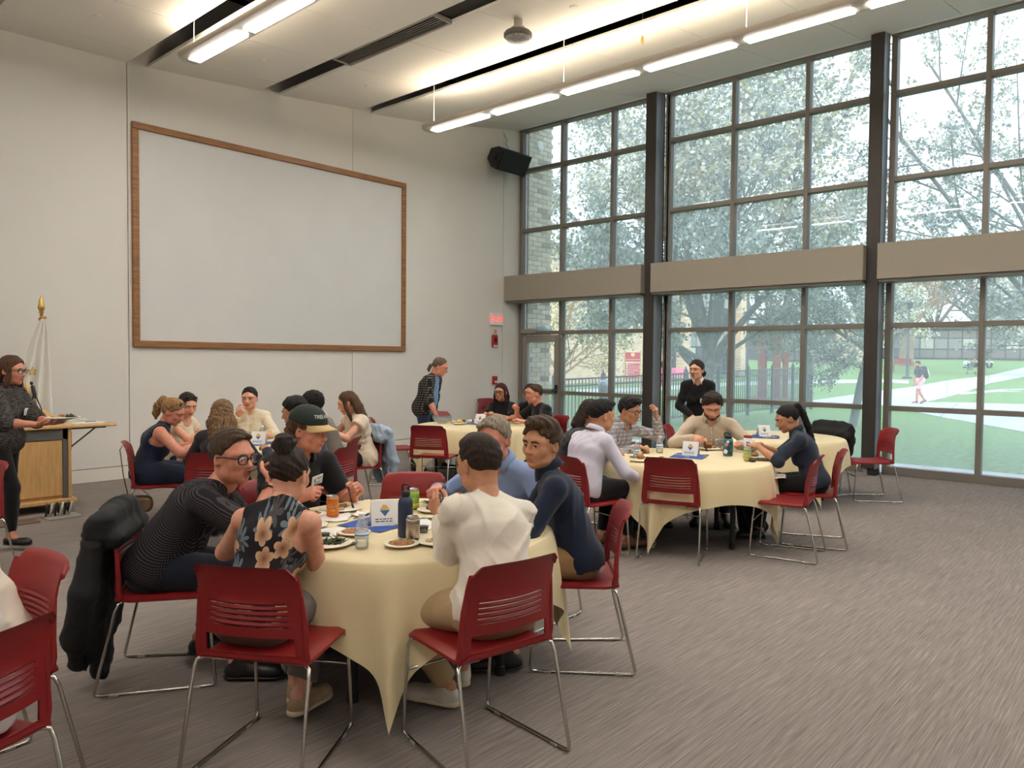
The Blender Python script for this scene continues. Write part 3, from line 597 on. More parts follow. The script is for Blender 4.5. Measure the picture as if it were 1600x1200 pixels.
tree('small yellowish blossoming tree against the brick building', 872, 30, 9, (1.2, .10), [(170, 60, 3.4, .7, 1), (20, 58, 3.8, .7, 1), (90, 70, 4, .7, 1), (-80, 60, 3.6, .7, 1), (0, 45, 3.2, .6, 1), (5, 30, 2.8, .6, .8)], SP3, 6, .09, .045, .3, bark=M_bark2, mats=[mat('blossom_cream', (226, 214, 176), .8), M_leaf])
SPB = [(6, .09, .02, 8, 45, .5), (5, .14, .02, 6, 48, .5), (4, .2, 0, 0, 0, 0)]
for k, (px, D, h, sc_, lab) in enumerate([(1415, 68, 3.5, 6.6, 'tall bare tan tree behind the lamp post on the lawn'), (1530, 98, 4, 10.5, 'bare brown tree behind the low building, right of its middle'), (1455, 104, 4, 11.5, 'bare brown tree behind the low building, left of its middle'), (1610, 100, 4, 9.5, 'bare brown tree at the right end of the low building'), (1350, 105, 4, 9, 'bare tree behind the second column far away'), (1200, 95, 4, 9, 'bare tree behind the red sculpture far away')]):
    tree(lab, px, D, 20+k, (h, .55 if k == 0 else .35), [(175, 45, sc_, .7, 1), (10, 42, sc_, .7, 1), (90, 60, sc_, .6, 1), (-90, 60, sc_*.9, .6, 1), (120, 70, sc_*1.1, .6, 1), (40, 72, sc_*1.1, .6, 1)], SPB, 1 if k else 2, .25, .09 if k else .07, .5, bark=(M_bark2 if k == 0 else M_bark3), mats=[M_bud, mat('bud_gold', (196, 172, 132), .9)])
tree('white blossoming tree beside the lamp post across the lawn', 1392, 58, 31, (2.2, .2), [(175, 40, 4, .7, 1), (10, 42, 4.4, .7, 1), (90, 60, 4.4, .6, 1), (-90, 55, 4, .6, 1), (20, 68, 4.6, .6, 1)], SP3, 6, .14, .09, .15)
tree('white blossoming tree in front of the low building at right edge', 1640, 55, 33, (2.4, .2), [(175, 35, 5.5, .7, 1), (150, 50, 5.5, .7, 1), (190, 20, 4.5, .6, 1), (90, 60, 4.4, .6, 1), (-90, 55, 4, .6, 1), (160, 66, 5, .6, 1)], SP3, 6, .14, .09, .1)
# ================================================================== CHAIRS AND TABLES
M_chair = mat('chair_red_plastic', (134, 29, 30), .42, noise=(5, .05), bump=(260, .05), spec=.4)
M_glide = mat('glide_clear', (150, 146, 140), .3)
def shell(P, keep, nrm, th, mb):
    """two-sided grid shell with holes: P[i][j] points, keep[i][j] cells, nrm thickness direction per point"""
    ni, nj = len(P), len(P[0]); used = {}
    def vid(i, j, s):
        k = (i, j, s)
        if k not in used: used[k] = len(v); v.append(P[i][j]+nrm[i][j]*th*(.5 if s else -.5))
        return used[k]
    v = []; f = []
    def kp(i, j): return 0 <= i < ni-1 and 0 <= j < nj-1 and keep[i][j]
    for i in range(ni-1):
        for j in range(nj-1):
            if not keep[i][j]: continue
            a = [(i, j), (i+1, j), (i+1, j+1), (i, j+1)]
            f.append(tuple(vid(*q, 1) for q in a)); f.append(tuple(vid(*q, 0) for q in reversed(a)))
            for (p, q, di, dj) in [((i, j), (i, j+1), -1, 0), ((i+1, j+1), (i+1, j), 1, 0), ((i+1, j), (i, j), 0, -1), ((i, j+1), (i+1, j+1), 0, 1)]:
                if not kp(i+di, j+dj): f.append((vid(*p, 1), vid(*p, 0), vid(*q, 0), vid(*q, 1))[::-1])
    mb.add(v, f)
def make_chair(label):
    t = thing('stacking_chair', label, 'chair', group=None)
    # seat: dished shell with waterfall front and upturned rear rail
    us = np.linspace(-1, 1, 15); vs = np.linspace(0, 1, 15); P = []; N = []
    for vv in vs:
        row = []; nr = []
        y = -.240+.475*vv; hw = .222-.012*vv
        if vv > .86: hw -= .05*((vv-.86)/.14)**2
        for u in us:
            z = .452-.014*(1-u*u)*math.sin(PI*min(1, vv*1.05))+.004*abs(u)**4
            if vv > .78: z -= .03*((vv-.78)/.22)**2
            if vv < .12: z += .012*((.12-vv)/.12)
            if abs(u) > .86: z -= .016*((abs(u)-.86)/.14)**2
            row.append(np.array([u*hw, y, z])); nr.append(np.array([0, 0, 1.]))
        P.append(row); N.append(nr)
    m = MB(); shell(P, [[True]*14 for _ in range(14)], N, .014, m); autosmooth(m.build('seat', M_chair, t), 50)
    # backrest: curved shell, five louvre slots, open strip above the seat, rolled top edge
    sl = [.588+.021*k for k in range(5)]; zs = [.445, .462, .478, .50, .525, .545]
    for z in sl: zs += [z, z+.004, z+.012]
    zs += [.70, .72, .745, .77, .79, .805, .818, .828, .833]
    uu = [-1, -.965, -.9, -.83, -.74, -.6, -.45, -.3, -.15, 0, .15, .3, .45, .6, .74, .83, .9, .965, 1]
    def prof(z):
        return float(np.interp(z, [.44, .50, .56, .62, .68, .74, .79, .82, .835], [-.226, -.226, -.224, -.226, -.232, -.244, -.260, -.274, -.290]))
    P = []; N = []; K = []
    for i, z in enumerate(zs):
        row = []; nr = []
        hw = float(np.interp(z, [.44, .55, .7, .82, .835], [.226, .222, .214, .206, .198])); inslot = any(z == s+.004 or z == s for s in sl); ridge = any(z == s+.012 for s in sl)
        for u in uu:
            y = prof(z)-.034*(1-u*u)*min(1, (z-.44)/.12); zz = z
            if z > .8: zz = z-.012*abs(u)**3-(.02*(abs(u)-.9)/.1 if abs(u) > .9 else 0)
            if abs(u) < .7 and ridge: y -= .006
            row.append(np.array([u*hw, y, zz-.004*(1-u*u)*(z > .55)])); s_ = -.25-.9*max(0, z-.7)*2
            nr.append(norm([2*.034*u/.2*.6, 1, s_]))
        P.append(row); N.append(nr)
    for i in range(len(zs)-1):
        r = []
        for j in range(len(uu)-1):
            um = (uu[j]+uu[j+1])/2; zm = (zs[i]+zs[i+1])/2; k = True
            if .478 < zm < .545 and abs(um) < .83: k = False
            if .478 < zm < .5 and abs(um) < .9 and abs(um) > .83: k = True
            if any(abs(zm-(s+.002)) < .0015 for s in sl) and abs(um) < .74: k = False
            r.append(k)
        K.append(r)
    m = MB(); shell(P, K, N, .012, m)
    for s_ in (-1, 1): m.tube([(s_*.222, -.215, .455), (s_*.222, -.224, .50), (s_*.219, -.224, .56), (s_*.215, -.229, .64), (s_*.211, -.238, .71)], [.015, .014, .013, .011, .006], 8)
    autosmooth(m.build('backrest', M_chair, t), 50)
    # sled legs
    for s_ in (-1, 1):
        m = MB(); pts = [(s_*.19, .15, .432), (s_*.208, .165, .425), (s_*.216, .176, .40), (s_*.222, .205, .04), (s_*.221, .206, .018), (s_*.212, .19, .0085), (s_*.216, .15, .0085), (s_*.244, -.30, .0085), (s_*.246, -.318, .012), (s_*.246, -.322, .03), (s_*.237, -.235, .40), (s_*.233, -.222, .43), (s_*.21, -.205, .438), (s_*.12, -.2, .434)]
        m.tube(pts, .0078, 8); m.build('leg', M_chrome, t, True)
        for yy in (.12, -.24):
            xx = s_*(.216+(.15-yy)*.0622); MB().bbox((xx-.011, yy-.02, 0), (xx+.011, yy+.02, .013), .003).build('glide', M_glide, t)
    MB().tube([(-.218, .187, .29), (.218, .187, .29)], .006, 6).tube([(-.2, .15, .428), (.2, .15, .428)], .007, 6).build('stretcher', M_chrome, t, True)
    return t
def rad(d): return math.radians(d-90)
CH = {}
# key: (x, y, heading of the sitter, label)
CHAIRS = dict(
 c1=(-9.93, -6.49, -36, 'red chair under the man in glasses, black jacket over its back'),
 c2=(-9.98, -7.52, 31, 'red chair of the woman in floral top, nearest the camera at left'),
 c3=(-9.12, -6.24, -92, 'red chair behind the man in the dark green cap'),
 c4=(-9.40, -8.06, 80, 'red chair of the man in white long-sleeved shirt, back to camera'),
 c5=(-8.50, -6.60, 226, 'empty red chair on the far side of the nearest table'),
 c6=(-8.42, -7.80, 131, 'red chair of the young man in navy shirt at nearest table'),
 c7=(-8.16, -7.22, 186, 'red chair of the grey-haired man in blue shirt'),
 t2a=(-8.66, -3.33, -24, 'red chair of the woman in navy sleeveless dress, purse hung on it'),
 t2b=(-8.55, -4.20, 52, 'red chair of the long-haired woman with back to the camera'),
 t2c=(-7.80, -4.55, 112, 'red chair of the dark-haired man in navy behind the capped man'),
 t2d=(-6.78, -3.62, 166, 'red chair of the long-haired woman in white blouse, denim jacket on it'),
 t2e=(-7.34, -3.98, 130, 'red chair of the man in grey sweater, mostly hidden'),
 t3a=(-5.60, -3.62, 30, 'empty red chair with its back to camera at the table by the wall'),
 t3b=(-5.42, -2.66, -38, 'empty red chair seen from the side left of the standing man'),
 t3c=(-4.36, -2.42, 248, 'red chair just behind the standing man in blue tee'),
 t3d=(-1.14, -.40, 265, 'red chair alone against the wall under the alarm pull'),
 t3e=(-3.76, -2.99, 204, 'red chair of the woman with burgundy hair'),
 t3f=(-3.72, -3.72, 160, 'red chair of the person in black tee with shaved hair'),
 t4a=(-6.55, -6.60, -16, 'red chair of the man in pale lavender shirt'),
 t4b=(-6.09, -7.11, 18, 'empty red chair with its back to camera at the middle right table'),
 t4c=(-5.46, -7.73, 103, 'empty red chair seen from the side right of the black table leg'),
 t4d=(-4.90, -7.73, 112, 'red chair of the woman with black ponytail'),
 t4e=(-4.52, -6.60, 208, 'red chair of the man in beige shirt by the window'),
 t4f=(-5.42, -6.03, -98, 'red chair of the man in plaid shirt'),
 t4g=(-6.22, -6.02, -58, 'red chair of the long-haired person in black beyond lavender shirt'),
 t5a=(-2.30, -7.42, 128, 'empty red chair alone at the far right beside the second column'),
 t5b=(-2.42, -6.90, 164, 'chair with a black jacket draped over it by the window'),
 t5c=(-3.60, -5.88, -70, 'red chair at the window table right of the man in beige'),
 e1=(-10.96, -7.01, 185, 'red chair at left edge, second from the camera'),
 e2=(-11.16, -7.53, 115, 'red chair at bottom left corner nearest the camera'),
 e3=(-10.36, -3.89, 200, 'red chair just showing at left edge near the walking woman'))
base_ch = make_chair(''); first = True
for k, (x, y, hd, lab) in CHAIRS.items():
    o = base_ch if first else dup(base_ch)
    first = False; o.location = (x, y, 0); o.rotation_euler = (0, 0, rad(hd)); o['label'] = lab; o['group'] = 'red sled-base stacking chairs'; CH[k] = o
# ------------------------------------------------------------------ tables and cloths
M_top = mat('table_laminate', (150, 140, 128), .5); M_tleg = mat('table_leg_black', (24, 24, 25), .45)
M_cloth = mat('cream_cloth', (226, 208, 164), .85, noise=(2, .03), bump=(350, .12), sheen=.2)
TR = .760
TABLES = dict(t1=(-9.04, -7.20, 225, (225+13,), 'round folding table nearest the camera under a cream cloth', 'cream cloth on the nearest table, its corner almost on the floor'),
 t2=(-7.62, -3.25, 215, (), 'round folding table near the wall below the screen', 'cream cloth on the table below the screen'),
 t3=(-4.58, -3.25, 259, (), 'round folding table in the corner beside the standing man', 'cream cloth on the corner table beside the standing man'),
 t4=(-5.53, -6.85, 192, (), 'round folding table at middle right with a black leg showing', 'cream cloth on the middle right table with teal bottle'),
 t5=(-3.03, -6.64, 237, (), 'round folding table by the windows under a pale cloth', 'cream cloth on the window table behind the ponytailed woman'))
LEGA = dict(t1=202, t2=30, t3=70, t4=262, t5=210)
def make_cloth(seed, rot):
    R = np.random.RandomState(seed); H = 1.035; n = 192; V = []; Q = []; rs = [0, .25, .5, .68, .745, .757, .764]; ns = 14
    ph = R.uniform(0, 6.28, 4); am = R.uniform(.7, 1.2, 4)
    for k in range(n):
        a = 2*PI*k/n; rb = H/max(abs(math.cos(a)), abs(math.sin(a))); S = rb-.76
        corner = ((abs(math.cos(a)*math.sin(a))*2)**3)       # 1 at the corners of the square cloth
        col = [(r, .7215-(.004 if r > .75 else 0)-(.006 if r > .76 else 0)) for r in rs]
        wav = (math.sin(9*a+ph[0])*am[0]*.5+math.sin(14*a+ph[1])*am[1]*.3+math.sin(22*a+ph[2])*.2*am[2])
        cf = math.cos(4*2*(a)) # folds gathered towards corners
        for j in range(1, ns+1):
            s = S*j/ns; u = s
            r = .766+.045*(1-math.exp(-u*9))+u*(.075*wav+.07*corner*math.cos(20*a+PI)*.9+.01)
            z = .711-s*(.985-.02*corner)
            col.append((r, max(z, .012)))
        for (r, z) in col:
            da = .0 if r < .762 else .13*math.sin(4*a)*min(1, (.721-z)/.45)**1.2   # cloth swings in towards the corners
            V.append((r*math.cos(a+da+rot), r*math.sin(a+da+rot), z))
    m = len(col)
    for k in range(n):
        k2 = (k+1) % n
        for j in range(m-1): Q.append((k*m+j, k*m+j+1, k2*m+j+1, k2*m+j))
    return np.array(V), np.array(Q)
for i, (k, (x, y, ca, _, l1, l2)) in enumerate(TABLES.items()):
    t = thing('round_table', l1, 'table', (x, y, 0), 0, 'round banquet tables')
    MB().lathe([(.70, .690), (TR-.006, .690), (TR, .696), (TR, .711), (TR-.004, .716)], n=64).build('tabletop', M_top, t)
    MB().lathe([(.60, .65), (.60, .69), (.63, .69), (.63, .65)], n=48).build('apron', M_tleg, t)
    for q in range(4):
        a = math.radians(LEGA[k]+90*q); r = .53
        MB().tube([(r*math.cos(a), r*math.sin(a), .012), (r*math.cos(a), r*math.sin(a), .68)], .023, 12).lathe([(.027, 0), (.027, .045), (.023, .05)], (r*math.cos(a), r*math.sin(a), 0), 12).build('leg', M_tleg, t)
    V, Q = make_cloth(11+i, math.radians(ca+45)); c = np_mesh('tablecloth', V, Q, M_cloth); c.location = (x, y, 0)
    tag(c, l2, 'tablecloth', 'cream tablecloths')
# ------------------------------------------------------------------ lectern, microphone, flag
M_maple = mat('maple_veneer', (208, 164, 104), .45, noise=(5, .12), stretch=(7, 7, .8)); M_lgrey = mat('lectern_grey', (92, 90, 88), .5)
t = thing('lectern', 'maple lectern with grey trim behind the walking woman', 'lectern', (-9.23, -1.66, 0))
MB().bbox((-.34, .02, .12), (.34, .5, .85), .004).build('body', M_maple, t)
MB().bbox((-.30, -.004, .16), (.28, .02, .72), .003).build('front_panel', M_maple, t)
MB().bbox((-.34, .0, .73), (.34, .022, .845), .003).build('grey_band', M_lgrey, t); MB().bbox((.285, .0, .13), (.335, .022, .845), .003).build('grey_stile', M_lgrey, t)
MB().bbox((.335, -.008, .12), (.365, .5, .85), .003).build('edge_post', M_maple, t)
MB().bbox((-.40, -.06, .085), (.40, .54, .125), .006).build('base', M_maple, t); MB().bbox((-.40, -.04, .845), (.385, .52, .875), .006).build('top', M_maple, t)
m = MB(); m.add([(-.34, .0, .876), (.3, .0, .876), (.3, .45, .876), (-.34, .45, .876), (-.34, .02, .93), (.26, .02, .93), (.26, .43, 1.02), (-.34, .43, 1.02)], [(0, 3, 2, 1), (4, 5, 6, 7), (0, 1, 5, 4), (1, 2, 6, 5), (2, 3, 7, 6), (3, 0, 4, 7)]); m.build('reading_desk', M_maple, t)
for (a, b) in ((-.32, 0), (.32, 0), (-.32, .46), (.32, .46)): MB().lathe([(.03, 0), (.045, .01), (.045, .06), (.03, .085)], (a, b+.02, 0), 12).build('caster', M_black, t)
MB().bbox((.39, -.02, .842), (.81, .44, .868), .006).build('side_shelf', M_maple, t)
MB().tube([(.375, .05, .80), (.375, .05, .62)], .012).tube([(.375, .05, .64), (.62, .05, .835)], .008).tube([(.38, .05, .832), (.72, .05, .832)], .008).build('shelf_bracket', M_black, t)
t = thing('microphone', 'thin black gooseneck microphone standing up from the lectern', 'microphone', (-9.12, -1.50, .93))
MB().tube([(.06, 0, .0), (.03, 0, .12), (-.02, 0, .26), (-.05, 0, .36)], .0055, 8).build('gooseneck', M_black, t, True); MB().lathe([(.0, 0), (.012, .008), (.015, .02), (.012, .034), (0, .042)], (-.053, 0, .355), 12).build('capsule', M_black, t, True)
MB().lathe([(.025, -.02), (.025, .012), (.01, .02)], (.06, 0, 0), 12).build('mount', M_black, t)
t = thing('papers', 'sheets of paper and pen lying on the lectern side shelf', 'paper', (-8.63, -1.43, .8685)); M_paper = mat('paper_white', (232, 228, 218), .8)
MB().bbox((-.15, -.11, 0), (.13, .10, .003), .0005).build('sheet', M_paper, t); MB().bbox((-.1, -.09, .0032), (.17, .12, .006), .0005, M=Rz(.2)).build('sheet', M_paper, t); MB().tube([(-.02, 0, .011), (.1, .05, .011)], .004, 6).build('pen', mat('pen_blue', (70, 90, 130), .4), t)
t = thing('floor_box', 'open floor box with a bundle of cables beside the lectern', 'floor box', (-9.27, -2.0, .0))
MB().bbox((-.36, -.14, .0), (-.02, .1, .012), .003).build('cover', mat('floor_box_brown', (96, 76, 62), .5), t); MB().bbox((.06, -.12, 0), (.36, .12, .012), .003).build('cover', mat('floor_box_grey', (150, 146, 140), .5), t)
for k in range(6):
    a = -.0+.045*k; MB().tube([(.08+a*.9, .05, .012), (.07+a, -.01, .11+.02*(k % 3)), (.10+a, .06, .13), (.13+a, .15, .02)], .010, 6).build('cable', mat('cable_white', (222, 218, 204), .5) if k % 2 else M_black, t, True)
M_gold = mat('gold_metal', (212, 178, 96), .3, metal=.9); M_flag = mat('flag_satin', (232, 228, 220), .6, noise=(3, .04), sheen=.3); M_fringe = mat('gold_fringe', (206, 150, 60), .7, noise=(60, .3)); M_gilt = mat('flag_gilt', (222, 178, 84), .6); M_ink = mat('flag_ink', (40, 36, 34), .7)
t = thing('state_flag', 'white state flag with gold fringe hanging on a pole behind the lectern', 'flag', (-8.80, -.55, 0))
MB().tube([(0, 0, 0), (0, 0, 2.02)], .014, 10).build('pole', mat('pole_wood', (120, 84, 52), .4), t, True); MB().lathe([(.17, 0), (.17, .02), (.06, .05), (.03, .12), (.0, .13)], n=20).build('stand', M_gold, t, True)
MB().lathe([(.016, 2.0), (.016, 2.06), (.028, 2.075), (.022, 2.09), (.034, 2.11), (.036, 2.13), (.02, 2.22), (.0, 2.27)], n=14).build('finial', M_gold, t, True)
V = []; Q = []; nu, nv = 41, 22
for i in range(nv):
    v_ = i/(nv-1); z = 2.0-v_*1.13; w = .045+.33*v_**.8; off = -.10*v_
    for j in range(nu):
        u = j/(nu-1); zz = z-.12*v_*(1-u)+.18*v_*max(0, u-.75)*2*0
        x = off+(-w*.72+w*1.2*u); y = .05*math.sin(u*17+v_*1.2)*(.3+v_)*.9-.05-.03*math.sin(u*PI)
        V.append((x, y, zz))
for i in range(nv-1):
    for j in range(nu-1): Q.append((i*nu+j, (i+1)*nu+j, (i+1)*nu+j+1, i*nu+j+1))
fcl = np_mesh('flag_cloth', np.array(V), np.array(Q), M_flag, t); md = fcl.modifiers.new('th', 'SOLIDIFY'); md.thickness = .003
b = MB().tube([V[(nv-1)*nu+j] for j in range(nu)], .016, 6).tube([np.array(V[i])+[.0, -.012, 0] for i in range(0, 2)], .01, 6)
b.tube([(-.04, -.05, 1.985), (-.01, -.06, 2.02), (.03, -.05, 2.01)], .016, 6); b.build('fringe', M_fringe, t, True)
def star(cx, cz_, r, y, par):
    poly = [(cx+(r if k % 2 == 0 else r*.42)*math.sin(k*PI/5), cz_+(r if k % 2 == 0 else r*.42)*math.cos(k*PI/5)) for k in range(10)]
    Mx = Matrix(((1, 0, 0, 0), (0, 0, 1, y), (0, 1, 0, 0), (0, 0, 0, 1)))
    MB().prism(poly, 0, .003, M=Mx).build('star', M_gilt, par); o_ = MB().prism([(cx+(p[0]-cx)*1.22, cz_+(p[1]-cz_)*1.22) for p in poly], .003, .005, M=Mx).build('star_outline', M_ink, par)
star(-.13, 1.41, .042, -.128, t); star(-.225, 1.44, .036, -.128, t)
an = MB().tube([(-.30, -.135, 1.05), (-.285, -.135, 1.20), (-.26, -.135, 1.33)], .018, 6).tube([(-.20, -.135, 1.30), (-.185, -.135, 1.22), (-.19, -.135, 1.12), (-.23, -.135, 1.02), (-.29, -.135, .97)], [.006, .02, .022, .02, .02], 6)
an.build('anchor', M_gilt, t, True); MB().tube([(-.135, -.133, 1.25), (-.115, -.133, 1.15), (-.13, -.133, 1.05), (-.18, -.133, .97)], .02, 6).build('ribbon', M_ink, t, True)
text('HOPE', .06, 'motto', M_gilt, t, (-.145, -.156, 1.04), (PI/2, -1.0, 0))
# ================================================================== PEOPLE: implicit-surface sculpting kit
def smin(a, b, k):
    if k <= 0: return np.minimum(a, b)
    h = np.maximum(k-np.abs(a-b), 0)/k; return np.minimum(a, b)-h*h*k*.25
def smax(a, b, k): return -smin(-a, -b, k)
def surfnet(F, org, res):
    s = F < 0; u = s.astype(np.int8); nx, ny, nz = F.shape
    c = sum(u[dx:nx-1+dx, dy:ny-1+dy, dz:nz-1+dz] for dx in (0, 1) for dy in (0, 1) for dz in (0, 1))
    act = (c > 0) & (c < 8); idx = np.full(act.shape, -1, np.int64); n = int(act.sum()); idx[act] = np.arange(n); I, J, K = np.nonzero(act)
    cn = [(a, b, d) for a in (0, 1) for b in (0, 1) for d in (0, 1)]; val = [F[I+a, J+b, K+d] for a, b, d in cn]
    acc = np.zeros((n, 3)); cnt = np.zeros(n)
    for p in range(8):
        for q in range(p+1, 8):
            if sum(abs(cn[p][i]-cn[q][i]) for i in range(3)) != 1: continue
            m = (val[p] < 0) != (val[q] < 0); t = val[p][m]/(val[p][m]-val[q][m]); a = np.array(cn[p], float); b = np.array(cn[q], float)
            acc[m] += a+(b-a)*t[:, None]; cnt[m] += 1
    V = np.array(org)+(np.stack([I, J, K], 1)+acc/cnt[:, None])*res; Q = []
    def em(i, j, k, ax):
        if ax == 0: o = [(0, -1, -1), (0, 0, -1), (0, 0, 0), (0, -1, 0)]
        elif ax == 1: o = [(-1, 0, -1), (-1, 0, 0), (0, 0, 0), (0, 0, -1)]
        else: o = [(-1, -1, 0), (0, -1, 0), (0, 0, 0), (-1, 0, 0)]
        return np.stack([idx[i+a, j+b, k+d] for a, b, d in o], 1)
    for ax in range(3):
        sl0 = [slice(1, -1)]*3; sl1 = [slice(1, -1)]*3; sl0[ax] = slice(0, -1); sl1[ax] = slice(1, None)
        A = s[tuple(sl0)]; B = s[tuple(sl1)]; off = [1, 1, 1]; off[ax] = 0
        for inside, rev in ((A & ~B, False), (~A & B, True)):
            i, j, k = np.nonzero(inside); q = em(i+off[0], j+off[1], k+off[2], ax); Q.append(q[:, ::-1] if rev else q)
    return V, np.concatenate(Q)
class Solid:
    def __init__(s, k=.02): s.p = []; s.k = k; s.fold = None
    def cone(s, a, b, ra, rb=None, k=None, wide=None, op=1, flat=False):
        a = np.asarray(a, float); b = np.asarray(b, float); rb = ra if rb is None else rb; w = 1 if wide is None else max(1, wide[1]); r = max(ra, rb)*w
        s.p.append((op, 'c', (a, b, ra, rb, wide, flat), s.k if k is None else k, np.minimum(a, b)-r, np.maximum(a, b)+r)); return s
    def chain(s, pts, rs, **kw):
        for i in range(len(pts)-1): s.cone(pts[i], pts[i+1], rs[i], rs[i+1], **kw)
        return s
    def ell(s, c, r, R=None, k=None, op=1):
        c = np.asarray(c, float); r = np.asarray(r, float)*np.ones(3); m = r.max()
        s.p.append((op, 'e', (c, r, R), s.k if k is None else k, c-m, c+m)); return s
    def cut(s, p, n, c=None, rad=None, k=.004):
        """slice away the half space beyond p along n, inside a sphere when given"""
        p = np.asarray(p, float); n = norm(n)
        lo, hi = (np.full(3, -9.), np.full(3, 9.)) if c is None else (np.asarray(c, float)-rad, np.asarray(c, float)+rad)
        s.p.append((-1, 'h', (p, n, None if c is None else (np.asarray(c, float), rad)), k, lo, hi)); return s
    def fn(s, f, k=.006):
        s.p.append((-1, 'f', f, k, np.full(3, -9.), np.full(3, 9.))); return s
    def mesh(s, res):
        add = [q for q in s.p if q[0] == 1]; lo = np.min([q[4] for q in add], 0)-3*res-.015; hi = np.max([q[5] for q in add], 0)+3*res+.015
        n = np.ceil((hi-lo)/res).astype(int)+1; ax = [lo[i]+res*np.arange(n[i]) for i in range(3)]; F = np.full(n, .25, np.float32)
        for op, ty, pa, k, a, b in s.p:
            m = k+3*res+.012; i0 = np.maximum(np.floor((a-m-lo)/res).astype(int), 0); i1 = np.minimum(np.ceil((b+m-lo)/res).astype(int)+1, n)
            if (i1 <= i0).any(): continue
            X = ax[0][i0[0]:i1[0]][:, None, None]; Y = ax[1][i0[1]:i1[1]][None, :, None]; Z = ax[2][i0[2]:i1[2]][None, None, :]; sl = tuple(slice(i0[i], i1[i]) for i in range(3))
            if ty == 'c':
                A, B, ra, rb, wide, flat = pa; ba = B-A; px, py, pz = X-A[0], Y-A[1], Z-A[2]
                if wide is not None:
                    w = np.asarray(wide[0], float); f = 1-1/wide[1]; d = (px*w[0]+py*w[1]+pz*w[2])*f; px, py, pz = px-d*w[0], py-d*w[1], pz-d*w[2]; ba = ba-w*np.dot(ba, w)*f
                L2 = max(ba@ba, 1e-9); t = (px*ba[0]+py*ba[1]+pz*ba[2])/L2; tc = np.clip(t, 0, None if flat else 1) if flat else np.clip(t, 0, 1)
                D = np.sqrt((px-tc*ba[0])**2+(py-tc*ba[1])**2+(pz-tc*ba[2])**2)-(ra+(rb-ra)*np.clip(t, 0, 1))
                if flat: D = smax(D, (t-1)*math.sqrt(L2), .006)
            elif ty == 'e':
                c, r, R = pa; p = np.stack(np.broadcast_arrays(X-c[0], Y-c[1], Z-c[2]), -1)
                if R is not None: p = p @ R
                k0 = np.sqrt(((p/r)**2).sum(-1)); k1 = np.sqrt(((p/r**2)**2).sum(-1)); D = k0*(k0-1)/np.maximum(k1, 1e-6)
            elif ty == 'h':
                D = -((X-pa[0][0])*pa[1][0]+(Y-pa[0][1])*pa[1][1]+(Z-pa[0][2])*pa[1][2])
                if pa[2] is not None: D = np.maximum(D, np.sqrt((X-pa[2][0][0])**2+(Y-pa[2][0][1])**2+(Z-pa[2][0][2])**2)-pa[2][1])
            else: D = pa(X, Y, Z)
            F[sl] = smin(F[sl], D, k) if op == 1 else smax(F[sl], -D, k)
        if s.fold:
            X, Y, Z = ax[0][:, None, None], ax[1][None, :, None], ax[2][None, None, :]; F = F+s.fold(X, Y, Z).astype(np.float32)
        F[0] = F[-1] = .2; F[:, 0] = F[:, -1] = .2; F[:, :, 0] = F[:, :, -1] = .2
        return surfnet(F, lo, res)
def folds(amp, seed, f=1.0):
    """fabric wrinkles: soft ridges along a few warped directions, each fading in and out over the garment"""
    R = np.random.RandomState(seed); D = [(norm(R.normal(0, 1, 3)*[.7, .6, 1]), R.uniform(0, 6.28, 5), q) for q in (24, 31, 44)]
    def g(X, Y, Z):
        o = 0
        for n, a, q in D:
            u = q*f*(X*n[0]+Y*n[1]+Z*n[2])+1.6*np.sin(9*X+a[0])+1.5*np.sin(8*Z+a[1])+1.3*np.sin(10*Y+a[2]); m = np.clip(.15+.9*np.sin(6.5*X+a[3]+2*np.sin(5*Z))*np.sin(7*Z+a[4]+2*np.sin(6*Y)), 0, 1)
            o = o-(1-np.abs(np.sin(u)))**2*m
        return amp*(1.5*o+.35)
    return g
def grain_hair(amp, f=90):
    def g(X, Y, Z): return amp*(np.sin(f*X+14*np.sin(18*Z)+9*np.sin(15*Y))*.6+np.sin(f*.8*Y+11*np.sin(16*Z))*.6+.5*np.sin(f*.5*(X+Y)+30*Z))
    return g
def nrot(yaw, pitch, roll=0):
    """head frame: yaw left +, pitch down +, roll towards own right +"""
    return np.array((Matrix.Rotation(math.radians(yaw), 3, 'Z') @ Matrix.Rotation(math.radians(-pitch), 3, 'X') @ Matrix.Rotation(math.radians(roll), 3, 'Y')))
def ik(s, w, a, b, hint):
    s, w = np.array(s, float), np.array(w, float); d = w-s; L = np.linalg.norm(d); m = (a+b)*.985
    if L > m: w = s+d/L*m; d = w-s; L = m
    L = max(L, abs(a-b)+.02); t = (a*a-b*b+L*L)/(2*L); h = math.sqrt(max(a*a-t*t, 0)); u = norm(d); hv = np.array(hint, float); hv = norm(hv-u*np.dot(hv, u))
    return s+u*t+hv*h, w
